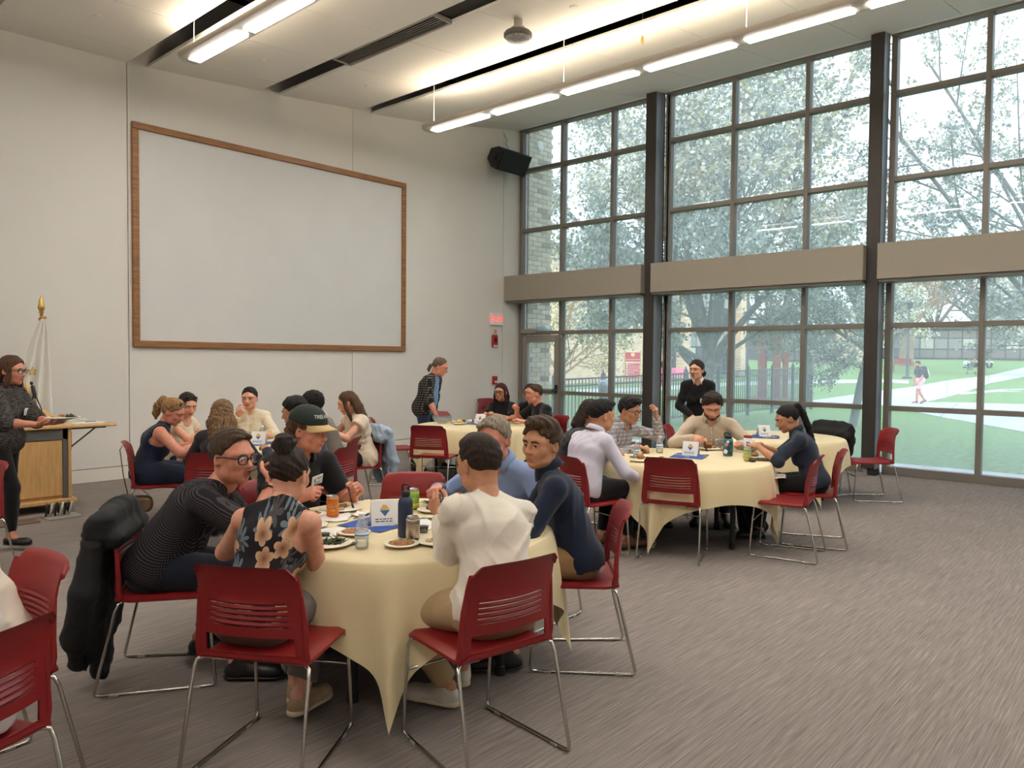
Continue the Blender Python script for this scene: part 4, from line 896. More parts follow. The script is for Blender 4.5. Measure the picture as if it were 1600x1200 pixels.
def hand_solid(w, hd, pn, side, curl, sc_, spread=0.0, pinch=False):
    S = Solid(.008); hd = norm(hd); pn = norm(np.array(pn, float)-hd*np.dot(pn, hd)); th = np.cross(hd, pn)*side
    S.cone(w-hd*.03*sc_, w+hd*.01*sc_, .024*sc_, .023*sc_, wide=(th, 1.25)); S.cone(w, w+hd*.075*sc_, .0175*sc_, .0165*sc_, wide=(th, 2.25), k=.012)
    for j in range(4):
        L = (.072, .080, .074, .058)[j]*sc_; r = (.0090, .0092, .0087, .0076)[j]*sc_; b = w+hd*(.074, .079, .075, .067)[j]*sc_+th*(.030, .0105, -.0095, -.0285)[j]*sc_
        c = curl[j] if hasattr(curl, '__len__') else curl*(1+.12*j); d = norm(hd+th*(.10, .03, -.04, -.12)[j]*(1-c)*(1+spread)); p = b; an = .08
        for seg, (fr, bend) in enumerate(((.46, 62), (.31, 84), (.23, 48))):
            an += math.radians(bend)*c; q = p+(math.cos(an)*d+math.sin(an)*pn)*L*fr; S.cone(p, q, r, r*.93, k=.005); p = q; r *= .93
        if j == 0: tip = p
    b = w+hd*.022*sc_+th*.026*sc_+pn*.006*sc_; c = curl[1] if hasattr(curl, '__len__') else curl
    d1 = norm(hd*.62+th*.70+pn*(.15+.55*c)); p1 = b+d1*.043*sc_; d2 = norm(hd*(.85)+th*(.35-.45*c)+pn*(.1+.55*c)); p2 = p1+d2*.034*sc_; d3 = norm(hd*(.9)+th*(.1-.5*c)+pn*(.1+.4*c)); p3 = p2+d3*.024*sc_
    S.cone(b, p1, .0145*sc_, .0115*sc_, k=.010); S.cone(p1, p2, .0112*sc_, .0102*sc_, k=.005); S.cone(p2, p3, .0102*sc_, .0085*sc_, k=.005)
    grip = (p3+tip)/2 if pinch or c > .2 else w+hd*.09*sc_
    return S, grip
# ---- materials for people
def skin(name, c): return mat('skin_'+name, c, .5, noise=(26, .05), bump=(180, .06), col2=(c[0]*.94, c[1]*.88, c[2]*.86), spec=.35)
def hairm(name, c, c2=None): return mat('hair_'+name, c, .62, noise=(30, .4), stretch=(3.2, 3.2, .45), col2=c2 or (c[0]*.55, c[1]*.55, c[2]*.55), bump=(46, .7), spec=.22)
def cloth(name, c, amt=.06, rough=.9, b=.25, scale=300): return mat('cloth_'+name, c, rough, noise=(7, amt), bump=(scale, b), sheen=.15, spec=.2)
M_eye = mat('eye_white', (226, 220, 212), .25); M_iris = mat('eye_iris', (52, 38, 30), .15); M_brow = {}
M_lips = mat('lips', (168, 98, 88), .45); M_lipw = mat('lips_rose', (158, 78, 76), .4); M_glass = mat('glasses_frame', (28, 26, 28), .3)
M_lensc = glass('spectacle_lens', (.96, .97, .97), .02, .5); M_tag = mat('name_tag_white', (236, 234, 230), .6); M_ink2 = mat('print_ink', (60, 60, 66), .7); M_tgold = mat('print_gold', (214, 172, 84), .6); M_tblue = mat('print_blue', (62, 96, 150), .6)
def head_verts(sp, hs):
    f = sp.get('sex') == 'f'; S = Solid(.018); jw = sp.get('jaw', .92 if f else 1.0); fat = sp.get('fat', 1.0)
    S.ell((0, -.012, .030), (.0765, .097, .089)); S.cone((0, .018, .0), (0, .046, -.062), .066*fat, .046*jw*fat, k=.03, wide=((1, 0, 0), 1.06))
    S.cone((-.036*jw*fat, .022, -.068), (.036*jw*fat, .022, -.068), .034*fat, k=.03); S.ell((0, .066, -.092), (.024*jw, .022, .020), k=.02)
    for s in (-1, 1): S.ell((s*.040, .056, -.022), (.028, .026, .026), k=.02); S.cone((s*.014, .083, .030), (s*.05, .066, .026), .013, .012, k=.02)
    for s in (-1, 1): S.ell((s*.0315, .096, .008), (.020, .016, .0125), k=.014, op=-1)
    S.ell((0, .07, -.030), (.036, .03, .03), k=.02)
    nl = sp.get('nose', 1.0); S.cone((0, .086, .016), (0, .086+.022*nl, -.022), .0085, .0125, k=.010); S.ell((0, .088+.018*nl, -.026), (.0165, .014, .0095), k=.006)
    for s in (-1, 1): S.ell((s*.0135, .094, -.028), (.0085, .011, .008), k=.005)
    if sp.get('mouth') == 'open': S.ell((0, .098, -.060), (.020, .016, .013), k=.006, op=-1)
    S.cone((-.021, .086, -.0545), (.021, .086, -.0545), .0075, k=.008); S.cone((-.017, .085, -.0655), (.017, .085, -.0655), .0085, k=.008); S.ell((0, .094, -.0775), (.02, .008, .004), k=.008, op=-1)
    for s in (-1, 1):
        R = np.array(Matrix.Rotation(s*.35, 3, 'Z') @ Matrix.Rotation(-.2, 3, 'X')); S.ell((s*.0775, -.008, -.004), (.0095, .021, .034), R, k=.008); S.ell((s*.0855, -.004, -.002), (.006, .012, .022), R, k=.005, op=-1)
    S.cone((0, -.022, -.03), (0, -.030, -.125), .050 if f else .057, .047 if f else .055, k=.03)
    return S
HAIRLINE = {'std': ([-.2, -.075, -.035, -.005, .028, .055, .075, .1], [-.075, -.07, -.035, -.015, .02, .052, .064, .07]),
            'high': ([-.2, -.075, -.035, -.005, .025, .045, .065, .1], [-.075, -.07, -.035, -.01, .03, .07, .085, .09]),
            'low': ([-.2, -.075, -.03, .0, .03, .06, .085, .1], [-.085, -.08, -.05, -.03, .01, .04, .05, .055])}
def hair_solid(sp):
    h = sp['hair']; st = h['style']; vol = h.get('vol', .012); S = Solid(.016); line = HAIRLINE[h.get('line', 'std')]; low = h.get('low', 0)
    S.ell((0, -.014, .031+vol*.3), (.0775+vol*.8, .098+vol*.8, .089+vol)); top = h.get('top')
    if top:
        for q in top: S.ell(q[:3], q[3:6], k=.02)
    S.fn(lambda X, Y, Z: np.broadcast_to((Z-np.interp(Y, line[0], line[1])+low*(Y < .02)-.016*np.clip((Y-.035)/.03, 0, 1)*np.clip(1-(X/.046)**2, -.6, 1))*.8, np.broadcast_shapes(X.shape, Y.shape, Z.shape)), .02)
    if sp.get('sex') == 'f': S.cone((.006, .095, .075), (.004, -.03, .132), .0035, .0025, k=.006, op=-1)
    S.ell((0, .10, -.03), (.058, .06, .085), k=.008, op=-1)
    for s in (-1, 1): S.ell((s*.088, -.003, -.006), (.022, .020, .028), k=.006, op=-1) if st in ('short', 'fade') else None
    if st == 'long' or st == 'wavy':
        L = h['len']; w = h.get('w', .026)
        for a in np.linspace(-150, -30, h.get('n', 9)):
            c, s_ = math.cos(math.radians(a)), math.sin(math.radians(a)); p0 = np.array([.072*c, -.012+.088*s_, .03]); fr = h.get('fr', 1.0)
            p1 = np.array([.088*c*fr, -.018+.098*s_, -.075]); p2 = np.array([(.085*c)*fr, -.03+.10*s_, -.075-L*.5]); p3 = np.array([.075*c*fr, -.03+h.get('back', .085)*s_, -.075-L*(1-.12*abs(c))])
            if st == 'wavy': p2 = p2+[.012*math.sin(a), .012*math.cos(a*3), 0]; p3 = p3+[-.014*math.sin(a*2), .01, .01*math.sin(a*5)]
            S.chain([p0, p1, p2, p3], [.026, w, w*.95, w*.45], k=.015)
        if h.get('front'):
            for s in (-1, 1): S.chain([(s*.07, .03, .03), (s*.082, .028, -.05), (s*.09, .02, -.12), (s*.088, .02, -.12-h['front'])], [.016, .018, .02, .01], k=.015)
    if st == 'bun':
        for q in ((0, -.078, .128, .046), (.024, -.074, .135, .030), (-.026, -.08, .122, .030), (0, -.10, .13, .030), (.008, -.085, .105, .036), (-.010, -.078, .152, .026)): S.ell(q[:3], q[3], k=.006)
    if st == 'pony':
        pts = [np.array(p) for p in h['tail']]; n = len(pts); S.chain(pts, [.016]+[h.get('w', .026)]*(n-2)+[.008], k=.012)
    S.fold = grain_hair(h.get('rough', .0022), h.get('freq', 90)); return S
PEOPLE = {}
def stick_tag(I, tv, ab, turn=0):
    """paper name tag lying on the chest: ab = (right, down) offset from the neck"""
    nb, rx, d2, f = I['nb'], I['rx'], I['d2'], I['f']; a_, b_ = ab; p = nb+rx*a_-d2*b_; dd = tv-p; al = dd@f; pe = np.linalg.norm(dd-al[:, None]*f, axis=1); k_ = np.argmax(np.where(pe < .02, al, -9)); p = tv[k_]+f*.006
    nn = norm(f*.9+rx*np.sign(a_)*.22); xa = norm(rx-nn*np.dot(rx, nn)); xa = -xa; ya = np.cross(nn, xa); Mt = Matrix.Translation(Vector(p)) @ Matrix([list(xa), list(ya), list(nn)]).transposed().to_4x4() @ Matrix.Rotation(math.radians(turn), 4, 'Z')
    o = MB().bbox((-.043, -.030, -.002), (.043, .030, .003), .002, M=Mt).build('name_tag', M_tag, I['root'])
    MB().prism([(-.03, .006), (-.012, .006), (-.021, .022)], .0032, .0038, M=Mt).build('tag_emblem_top', M_tgold, o); MB().prism([(-.03, .004), (-.021, -.012), (-.012, .004)], .0032, .0038, M=Mt).build('tag_emblem_base', M_tblue, o)
    m = MB()
    for (x0, x1, y) in ((-.004, .034, .015), (-.004, .028, .007), (-.02, .026, -.012), (-.015, .02, -.022)): m.bbox((x0, y-.002, .003), (x1, y+.0015, .0036), .0003, M=Mt)
    m.build('tag_lines', M_ink2, o)['kind'] = 'stuff'
def torso(S, J, g, infl, fem, parts, belly=0, bust=1.0):
    d1, d2, rx, hip, waist, nb, shs = J['d1'], J['d2'], J['rx'], J['hip'], J['waist'], J['nb'], J['sh']; rx0 = J['rx0']; f = np.cross(d2, rx); f1 = np.cross(d1, rx0); i = infl; wf = .88 if fem else 1.0
    if 'pelvis' in parts:
        j_ = i+(.012 if i > .005 else 0); S.cone(hip-rx0*.065-f1*.012, hip+rx0*.065-f1*.012, .110*g+j_, k=.04); S.cone(hip+d1*.02, waist, .108*g+j_, (.104 if not fem else .100)*g*wf+i, wide=(rx0, 1.26 if fem else 1.32), k=.04)
    if 'chest' in parts:
        ct = nb-d2*.15; S.cone(waist-d1*.02, ct, (.100 if fem else .105)*g*wf+i, .104*g*(.93 if fem else 1)+i, wide=(norm(rx+rx0), 1.34), k=.04); S.cone(ct, nb-d2*.085, .100*g*(.92 if fem else 1)+i, .078+i, wide=(rx, 1.5), k=.04)
        S.cone(shs[0]-rx*.01, shs[1]+rx*.01, .050+i, k=.035)
        if fem and bust:
            for s in (-1, 1): S.ell(nb-d2*.20+rx*s*.072+f*.075*g, (.062*bust+i,)*3, k=.035)
        if belly: S.ell(waist+f1*.05+d1*.0, (.125*belly+i, .105*belly+i, .12*belly+i), k=.05)
        for s in (0, 1): S.cone(nb+d2*.005, shs[s]*.72+nb*.28-d2*.006, .045+i*.5, .046+i, k=.03)
def build_person(key, sp):
    H = sp.get('h', 1.75); s = H/1.75; fem = sp.get('sex') == 'f'; g = sp.get('girth', 1.0)*s; sit = sp.get('pose', 'sit') == 'sit'; near = sp.get('near', False)
    rb, rh, rd = (.0085, .0043, .0044) if near else (.0125, .0068, .0070)
    if sp.get('tiny'): rb, rh, rd = .022, .014, .012
    if 'lat' in sp: sp['loc'] = (sp['loc'][0]+RH[0]*sp['lat'], sp['loc'][1]+RH[1]*sp['lat'])
    root = thing('person', sp['label'], 'person', (sp['loc'][0], sp['loc'][1], sp.get('z', 0)), rad(sp['head']), sp.get('group'))
    hz = sp.get('hz', .452+.090*s if sit else .925*s); L1, L2 = math.radians(sp.get('lean', 5)), math.radians(sp.get('bend', 10)); sl = math.radians(sp.get('side', 0)); tw = math.radians(sp.get('twist', 0))
    def dr(a): return norm([math.sin(sl)*math.cos(a), math.sin(a), math.cos(a)*math.cos(sl)])
    d1, dm, d2 = dr(L1), dr(L1+L2*.5), dr(L1+L2); hip = np.array([0, sp.get('hipy', -.06 if sit else 0), hz]); waist = hip+d1*.145*s; nb = waist+dm*.165*s+d2*.165*s
    rx0 = norm([math.cos(sl), 0, -math.sin(sl)]); rx = np.array(Matrix.Rotation(tw, 3, Vector(d2))) @ rx0; f = np.cross(d2, rx); sw = (.150 if fem else .176)*s*sp.get('shw', 1); sh = [nb-d2*.066*s-rx*sw, nb-d2*.066*s+rx*sw]
    if sp.get('shrug'): sh = [q+d2*sp['shrug'] for q in sh]
    nd = norm(d2*.75+np.array([0, .12, .5])); hs = sp.get('hs', (1.01 if fem else 1.06)*(.6*s+.4)); Rh = nrot(sp.get('hy', 0), sp.get('hp', 5), sp.get('hr', 0)); pv = nb+nd*.058*s; hc = pv+Rh @ np.array([0, .028, .092])*hs
    J = dict(d1=d1, d2=d2, rx=rx, rx0=rx0, hip=hip, waist=waist, nb=nb, sh=sh); sk = sp['skin']; top, bot = sp['top'], sp['bottom']
    B = Solid(.02); torso(B, J, g*.98, -.004, fem, ('pelvis', 'chest'), sp.get('belly', 0), sp.get('bust', 1.0)); B.cone(nb-d2*.03, pv+nd*.03*s, (.052 if fem else .060)*s, (.047 if fem else .054)*s, k=.025)
    for sd in (0, 1): B.cone(nb+nd*.01*s, sh[sd]*.6+nb*.4-d2*.012, .030, .034, k=.02)
    arms = []; hg = {}
    ua, fa = .285*s, .255*s
    for sd, side in ((0, -1), (1, 1)):
        a = sp.get('armL' if sd == 0 else 'armR', {}); w0 = a.get('w', (side*.15, .36, .80) if sit else (side*.24, .06, .83*s)); hint = a.get('e', (side*.75, -.45, -.8)); e, w = ik(sh[sd], w0, ua, fa, hint); arms.append((sh[sd], e, w))
        m_ = .92 if fem else 1.0; m_ *= sp.get('armg', 1.0)
        B.cone(sh[sd], e, .052*s*m_, .040*s*m_); B.cone(e, e*.65+w*.35, .040*s*m_, .041*s*m_); B.cone(e*.65+w*.35, w, .041*s*m_, .026*s)
        hd = a.get('d', None); hd = norm(w-e) if hd is None else norm(hd); pn = a.get('p', (-.25*side, .1, -1)); Hs, grip = hand_solid(w, hd, pn, side, a.get('c', .35), s*(.93 if fem else 1.0)); hg['LR'[sd]] = (grip, hd, w, Hs)
    legs = []; tl, cl = .435*s, .425*s
    for sd, side in ((0, -1), (1, 1)):
        hj = hip+rx0*side*.088*s; a0 = sp.get('footL' if sd == 0 else 'footR', (side*.13, .40, .095) if sit else (side*.10, 0, .095)); kn, an = ik(hj, a0, tl, cl, sp.get('kneeL' if sd == 0 else 'kneeR', (side*.12, .8, .9) if sit else (side*.05, 1, 0)))
        legs.append((hj, kn, an)); t_ = g*(1.0 if not fem else .98)
        B.cone(hj, kn, .084*t_, .056*s, k=.03); B.cone(kn, kn*.68+an*.32, .054*s, .055*s); B.cone(kn*.68+an*.32, an, .055*s, .036*s)
        fd = norm([math.sin(math.radians(sp.get('toe', 8)*side)), math.cos(math.radians(sp.get('toe', 8)*side)), 0]); B.cone(an-fd*.02, an+fd*.12-np.array([0, 0, .055]), .034*s, .024*s, k=.02)
    V, Q = B.mesh(rb*1.38); VV = [V]; QQ = [Q]; n = len(V)
    HS = head_verts(sp, hs); hv, hq = HS.mesh(rd); VV.append((hv*hs) @ Rh.T+hc); QQ.append(hq+n); n += len(hv)
    for c in 'LR':
        v, q = hg[c][3].mesh(rh); VV.append(v); QQ.append(q+n); n += len(v)
    np_mesh('body', np.concatenate(VV), np.concatenate(QQ), sk, root)
    def hl(p): return Rh @ (np.asarray(p, float)*hs)+hc
    def sy(x, z):
        m = hv[:, 1] > .02; d = (hv[m, 0]-x)**2+(hv[m, 2]-z)**2; return float(hv[m][np.argsort(d)[:3], 1].max())
    def hpts(P): return [hl(p) for p in P]
    Mh = Matrix.Translation(Vector(hc)) @ Matrix(Rh.tolist()).to_4x4() @ Matrix.Scale(hs, 4)
    if not sp.get('tiny') and not sp.get('noface'):
        look = sp.get('look', 0)
        for s_ in (-1, 1):
            m = MB(); prof = []; r = .0118
            nn = 12; v = []; fq = []; mi = []
            for i in range(9):
                an_ = PI*i/8
                for k in range(nn): v.append((s_*.031+look+r*math.sin(an_)*math.cos(2*PI*k/nn)-look, .0765+r*math.cos(an_), .0065+r*math.sin(an_)*math.sin(2*PI*k/nn)))
            for i in range(8):
                for k in range(nn): fq.append((i*nn+k, i*nn+(k+1) % nn, (i+1)*nn+(k+1) % nn, (i+1)*nn+k)); mi.append(1 if i < 2 else 0)
            m.v = [tuple(Mh @ Vector(p)) for p in v]; m.f = fq; m.m = mi; m.build('eye', [M_eye, M_iris], root, True)
            lid = MB(); lo_ = .003 if sp.get('down') else .0095
            P = [(s_*.0175, sy(s_*.0175, .009)+.002, .006), (s_*.025, .0885, lo_+.004), (s_*.033, .0885, lo_+.005), (s_*.041, .083, lo_+.002), (s_*.046, sy(s_*.046, .007)+.001, .004)]
            lid.tube(hpts(P), [.0028*hs, .0052*hs, .0056*hs, .0048*hs, .0025*hs], 7).tube(hpts([(s_*.02, .084, -.002), (s_*.031, .0865, -.0065), (s_*.044, .079, -.001)]), .0034*hs, 6); lid.build('eyelid', sk, root, True)
            br = MB(); P = [(s_*x, sy(s_*x, z)+.0025, z) for x, z in ((.014, .0245), (.026, .0285), (.038, .0285), (.050, .0215))]; br.tube(hpts(P), [.0030*hs, .0038*hs, .0034*hs, .0015*hs], 6); br.build('eyebrow', sp['hair'].get('brow', sp['hair']['m']), root, True)
        if sp.get('mouth') != 'open':
            lp = MB(); ml = M_lipw if fem else M_lips
            lp.tube(hpts([(x, sy(x, -.056)+.0005, -.056-.02*abs(x)) for x in (-.023, -.012, 0, .012, .023)]), [.0012, .0042*hs, .0045*hs, .0042*hs, .0012], 6).tube(hpts([(x, sy(x, -.0645)+.0005, -.0645+.10*abs(x)) for x in (-.021, -.011, 0, .011, .021)]), [.0012, .0048*hs, .0055*hs, .0048*hs, .0012], 6); lp.build('lips', ml, root, True)
        else:
            lp = MB(); lp.tube(hpts([(.019*math.cos(a), sy(.019*math.cos(a), -.060+.013*math.sin(a))+.001, -.060+.013*math.sin(a)) for a in np.linspace(0, 2*PI, 13)[:-1]]), .0042*hs, 6, closed=True); lp.build('lips', M_lips, root, True)
    if sp.get('beard'):
        S = Solid(.015); jw = sp.get('jaw', 1.0); fat = sp.get('fat', 1.0)
        S.cone((0, .018, -.0), (0, .046, -.062), .068*fat, .0485*jw*fat, k=.03, wide=((1, 0, 0), 1.06)).cone((-.036*jw*fat, .022, -.068), (.036*jw*fat, .022, -.068), .0362*fat, k=.03).ell((0, .066, -.092), (.0255, .0235, .0215), k=.02)
        S.cone((-.02, .0875, -.046), (.02, .0875, -.046), .0062, k=.006)
        S.fn(lambda X, Y, Z: np.broadcast_to((-.036+.35*np.abs(X)+np.where(Y < .02, .02, 0)-Z)*.8+0*Y, np.broadcast_shapes(X.shape, Y.shape, Z.shape)), .006); S.ell((0, .11, -.060), (.021, .035, .0085), k=.004, op=-1)
        v, q = S.mesh(rd); np_mesh('beard', (v*hs) @ Rh.T+hc, q, sp['beard'], root)
    if sp['hair']['style'] != 'none':
        v, q = hair_solid(sp).mesh(rd*1.1); np_mesh('hair', (v*hs) @ Rh.T+hc, q, sp['hair']['m'], root)
    # ---- clothes
    T = Solid(.02); i = top.get('infl', .011); pr_ = ('chest', 'pelvis') if top.get('out', True) else ('chest',); torso(T, J, g, i, fem, pr_, sp.get('belly', 0), sp.get('bust', 1.0)); slv = top.get('sleeve', 'short'); si = i+top.get('sl', .002)
    for sd in (0, 1):
        a, e, w = arms[sd]; m_ = (.92 if fem else 1.0)*sp.get('armg', 1.0)
        if slv == 'short': b = a+(e-a)*.72; T.cone(a, b, .054*s*m_+si, .050*s*m_+si, k=.025, flat=True)
        elif slv == 'cap': T.cone(a, a+(e-a)*.33, .052*s*m_+si, .056*s*m_+si, k=.025, flat=True)
        elif slv == 'long': T.cone(a, e, .051*s*m_+si, .040*s*m_+si); T.cone(e, w-(w-e)*.04, .044*s*m_+si, .031*s+si*.8, flat=True)
        elif slv == 'roll': T.cone(a, e, .052*s*m_+si, .046*s*m_+si); T.cone(e, e+(w-e)*top.get('roll', .3), .045*s*m_+si, .043*s+si, flat=True); q0 = e+(w-e)*top.get('roll', .3); T.cone(q0-norm(w-e)*.035, q0, .046*s+si, flat=True, k=.003)
        else:  # sleeveless: carve the armhole
            ax_ = norm(a-nb); T.cut(a-rx*(1 if sd else -1)*.022*s, rx*(1 if sd else -1)*.85+norm(e-a)*.1+d2*.0, a, .125, k=.006)
    if top.get('out', True):
        hm = top.get('hem', .04); T.cut(hip-d1*hm, -d1, k=.006)
    nl = top.get('neck', 'crew')
    T.ell(nb+nd*.07*s+f*.014, (.058*s, .058*s, .048*s) if nl != 'high' else (.056*s, .056*s, .03*s), k=.006, op=-1)
    if nl == 'collar': T.cone(nb+f*.07+d2*.03, nb-d2*.075+f*.125, .050, .020, k=.006, op=-1)
    if nl == 'v': T.cone(nb+f*.10+d2*.03, nb-d2*top.get('vd', .14)+f*.155*g, .062, .012, k=.006, op=-1)
    if nl == 'scoop': T.ell(nb+f*.085+d2*.0, (.085, .085, .07), k=.006, op=-1)
    T.fold = folds(top.get('fold', .005), sum(map(ord, key)), top.get('ff', 1.0)); v, q = T.mesh(rb); ts = np_mesh(top.get('name', 'shirt'), v, q, top['m'], root); tv = v
    if nl == 'collar' or 'mc' in top:
        C = MB(); V_ = []; F_ = []; n_ = 22; up = norm(nd*.9+f*.05)
        rr = (.066 if not fem else .058)*s; cx = norm(np.cross(f, up)); cf = np.cross(up, cx)
        for j in range(n_+1):
            a = math.radians(-90+28+(304)*j/n_)+PI; ca, sa = math.cos(a), math.sin(a); opn = top.get('open', .0); dirv = cx*ca+cf*sa
            base = nb+up*.022*s-cf*.006; fr = max(0, np.dot(dirv, cf)); d_ = dirv
            V_ += [base+d_*rr*1.02-up*.01*fr, base+d_*rr*.95+up*(.034-.014*fr)*s, base+d_*(rr+.006)+up*(.033-.014*fr)*s, base+d_*(rr*1.22+.006+.012*fr)-up*(.008+.035*fr)*s]
        for j in range(n_):
            for k in range(3): F_.append((j*4+k, (j+1)*4+k, (j+1)*4+k+1, j*4+k+1))
        c_ = MB().add(V_, F_).build('collar', top.get('mc', top['m']), root, True); md = c_.modifiers.new('t', 'SOLIDIFY'); md.thickness = .004
    if top.get('placket'):
        pts = []; 
        for u in np.linspace(.05, .95, 9):
            p = (nb-d2*.03)*(1-u)+(hip+d1*.08)*u; fu = norm(f*(1-u)+np.cross(d1, rx0)*u); dd = (v-p); al = dd@fu; pe = np.linalg.norm(dd-al[:, None]*fu, axis=1); k_ = np.argmax(np.where(pe < .025, al, -9)); pts.append(p+fu*(al[k_]+.0))
        MB().tube(pts, .013, 6, flat=.25).build('placket', top['m'], root, True)
        for p in pts[1::2]: MB().lathe([(.006, -.003), (.006, .006), (.003, .008)], n=8, M=Matrix.Translation(Vector(p+f*.002)) @ Vector(f).to_track_quat('Z', 'Y').to_matrix().to_4x4()).build('button', M_base, root)
    P = Solid(.02); bi = bot.get('infl', .010); 
    if not bot.get('none'):
        P.cone(hip-rx0*.065-np.cross(d1, rx0)*.012, hip+rx0*.065-np.cross(d1, rx0)*.012, .110*g+bi*.8, k=.04); P.cone(hip, hip+d1*bot.get('rise', .10), .106*g+bi, .101*g+bi, wide=(rx0, 1.26), k=.04, flat=True)
        for (hj, kn, an) in legs:
            t_ = g*(1.0 if not fem else .98); P.cone(hj, kn, .085*t_+bi, .058*s+bi, k=.03)
            if bot.get('len', 1) > .9: P.cone(kn, kn*.68+an*.32, .056*s+bi, .055*s+bi*1.2); P.cone(kn*.68+an*.32, an+np.array([0, 0, bot.get('cuff', .03)]), .055*s+bi*1.2, bot.get('ank', .045)*s+bi, flat=True)
            elif bot.get('len', 1) < .6: P.cut(hj+(kn-hj)*.9, kn-hj, kn, .16)
        if bot.get('skirt'):
            for (hj, kn, an) in legs: P.cone(hj, kn, .1*g, .085, k=.08)
        P.fold = folds(bot.get('fold', .005), sum(map(ord, key))+5, .8); v, q = P.mesh(rb*1.3); np_mesh(bot.get('name', 'trousers'), v, q, bot['m'], root)
    sm = sp.get('shoes')
    if sm:
        for sd, side in ((0, -1), (1, 1)):
            hj, kn, an = legs[sd]; ta = math.radians(sp.get('toe', 8)*side); fp = math.radians(sp.get('footp', [0, 0])[sd]); fd = np.array([math.sin(ta)*math.cos(fp), math.cos(ta)*math.cos(fp), -math.sin(fp)]); up = np.array([math.sin(ta)*math.sin(fp), math.cos(ta)*math.sin(fp), math.cos(fp)]); S = Solid(.018); l = .265*s*(.93 if fem else 1)
            b = an-up*.080*s; sx_ = np.cross(fd, up); lowc = sp.get('lowshoe', False)
            S.cone(b-fd*.035*s+up*.035, b+fd*(l-.095*s)+up*.030, .036*s, .036*s, wide=(sx_, 1.08)); S.cone(b+fd*(l-.12*s)+up*.026, b+fd*(l-.085*s)+up*.026, .040*s, .030*s, wide=(sx_, 1.1))
            if not lowc: S.cone(b+up*.03, an+up*.002, .040*s, .037*s, k=.03); S.cone(b+fd*.09*s+up*.03, an, .034*s, .034*s, k=.03)
            S.cut(b+up*.012, -up, k=.003); v, q = S.mesh(rb*.95); np_mesh('shoe', v, q, sm, root)
            S = Solid(.01); S.cone(b-fd*.035*s+up*.01, b+fd*(l-.10*s)+up*.01, .040*s, .043*s, wide=(sx_, 1.05)); S.cone(b+fd*(l-.13*s)+up*.01, b+fd*(l-.085*s)+up*.01, .044*s, .034*s, wide=(sx_, 1.08)); S.cut(b+up*(.024 if sp.get('sole') else .014), up, k=.002); S.cut(b, -up, k=.002); v, q = S.mesh(rb*.95); np_mesh('shoe_sole', v, q, sp.get('sole') or M_black, root)
    info = dict(root=root, nb=nb, hc=hc, Rh=Rh, hs=hs, f=f, rx=rx, d2=d2, tv=tv, hip=hip, arms=arms, hand=hg, hl=hl, sy=sy, hv=hv, sh=sh, legs=legs, Mh=Mh); PEOPLE[key] = info
    gl = sp.get('glasses')
    if gl:
        mm = gl if not isinstance(gl, bool) else M_glass; m = MB(); wt = .0022 if sp.get('thin') else .0034
        for s_ in (-1, 1):
            yy = .1015; R_ = [(s_*.0335+.0265*(abs(math.cos(a))**.6)*np.sign(math.cos(a)), yy-.10*abs(.0265*math.cos(a)+.0)*.3-(.006 if s_*math.cos(a) > 0 else 0)*abs(math.cos(a)), .0055+.0195*(abs(math.sin(a))**.7)*np.sign(math.sin(a))) for a in np.linspace(0, 2*PI, 21)[:-1]]
            m.tube(hpts(R_), wt*hs, 6, closed=True); m.tube(hpts([(s_*.060, yy-.008, .012), (s_*.074, .075, .013), (s_*.0825, .02, .012), (s_*.085, -.012, .006), (s_*.082, -.03, -.012)]), wt*hs, 5)
            L = MB().add(hpts(R_), [tuple(range(len(R_)))]); L.build('lens', M_lensc, root)
        m.tube(hpts([(-.0075, .1035, .010), (0, .1065, .012), (.0075, .1035, .010)]), wt*hs, 5); m.build('glasses', mm, root, True)
    if sp.get('tag'): stick_tag(info, tv, sp['tag'], sp.get('tagr', 0))
    return info
def wpt(key, p):
    r = PEOPLE[key]['root']; r_ = Matrix.Translation(r.location) @ Rz(r.rotation_euler.z); return r_ @ Vector([float(c) for c in p])
# ================================================================== THE PEOPLE
def nodes_mat(name, rough=.9):
    m = bpy.data.materials.new(name); m.use_nodes = True; n = m.node_tree.nodes; b = n['Principled BSDF']; b.inputs['Roughness'].default_value = rough; b.inputs['Specular IOR Level'].default_value = .2
    tc = n.new('ShaderNodeTexCoord'); return m, n, m.node_tree.links, b, tc
def N(n, ty, **kw):
    q = n.new(ty)
    for k, v in kw.items():
        if k in q.inputs: q.inputs[k].default_value = v
        else: setattr(q, k, v)
    return q
def M2(n, l, op, a, b=None, c=None):
    q = n.new('ShaderNodeMath'); q.operation = op
    for i, v in enumerate((a, b, c)):
        if v is None: continue
        if isinstance(v, (int, float)): q.inputs[i].default_value = v
        else: l.new(v, q.inputs[i])
    return q.outputs[0]
def mixc(n, l, fac, a, b):
    q = n.new('ShaderNodeMix'); q.data_type = 'RGBA'
    for nm, v in (('Factor', fac), ('A', a), ('B', b)):
        if isinstance(v, (int, float)): q.inputs[nm].default_value = v
        elif isinstance(v, tuple): q.inputs[nm].default_value = lin(v)
        else: l.new(v, q.inputs[nm])
    return q.outputs['Result']
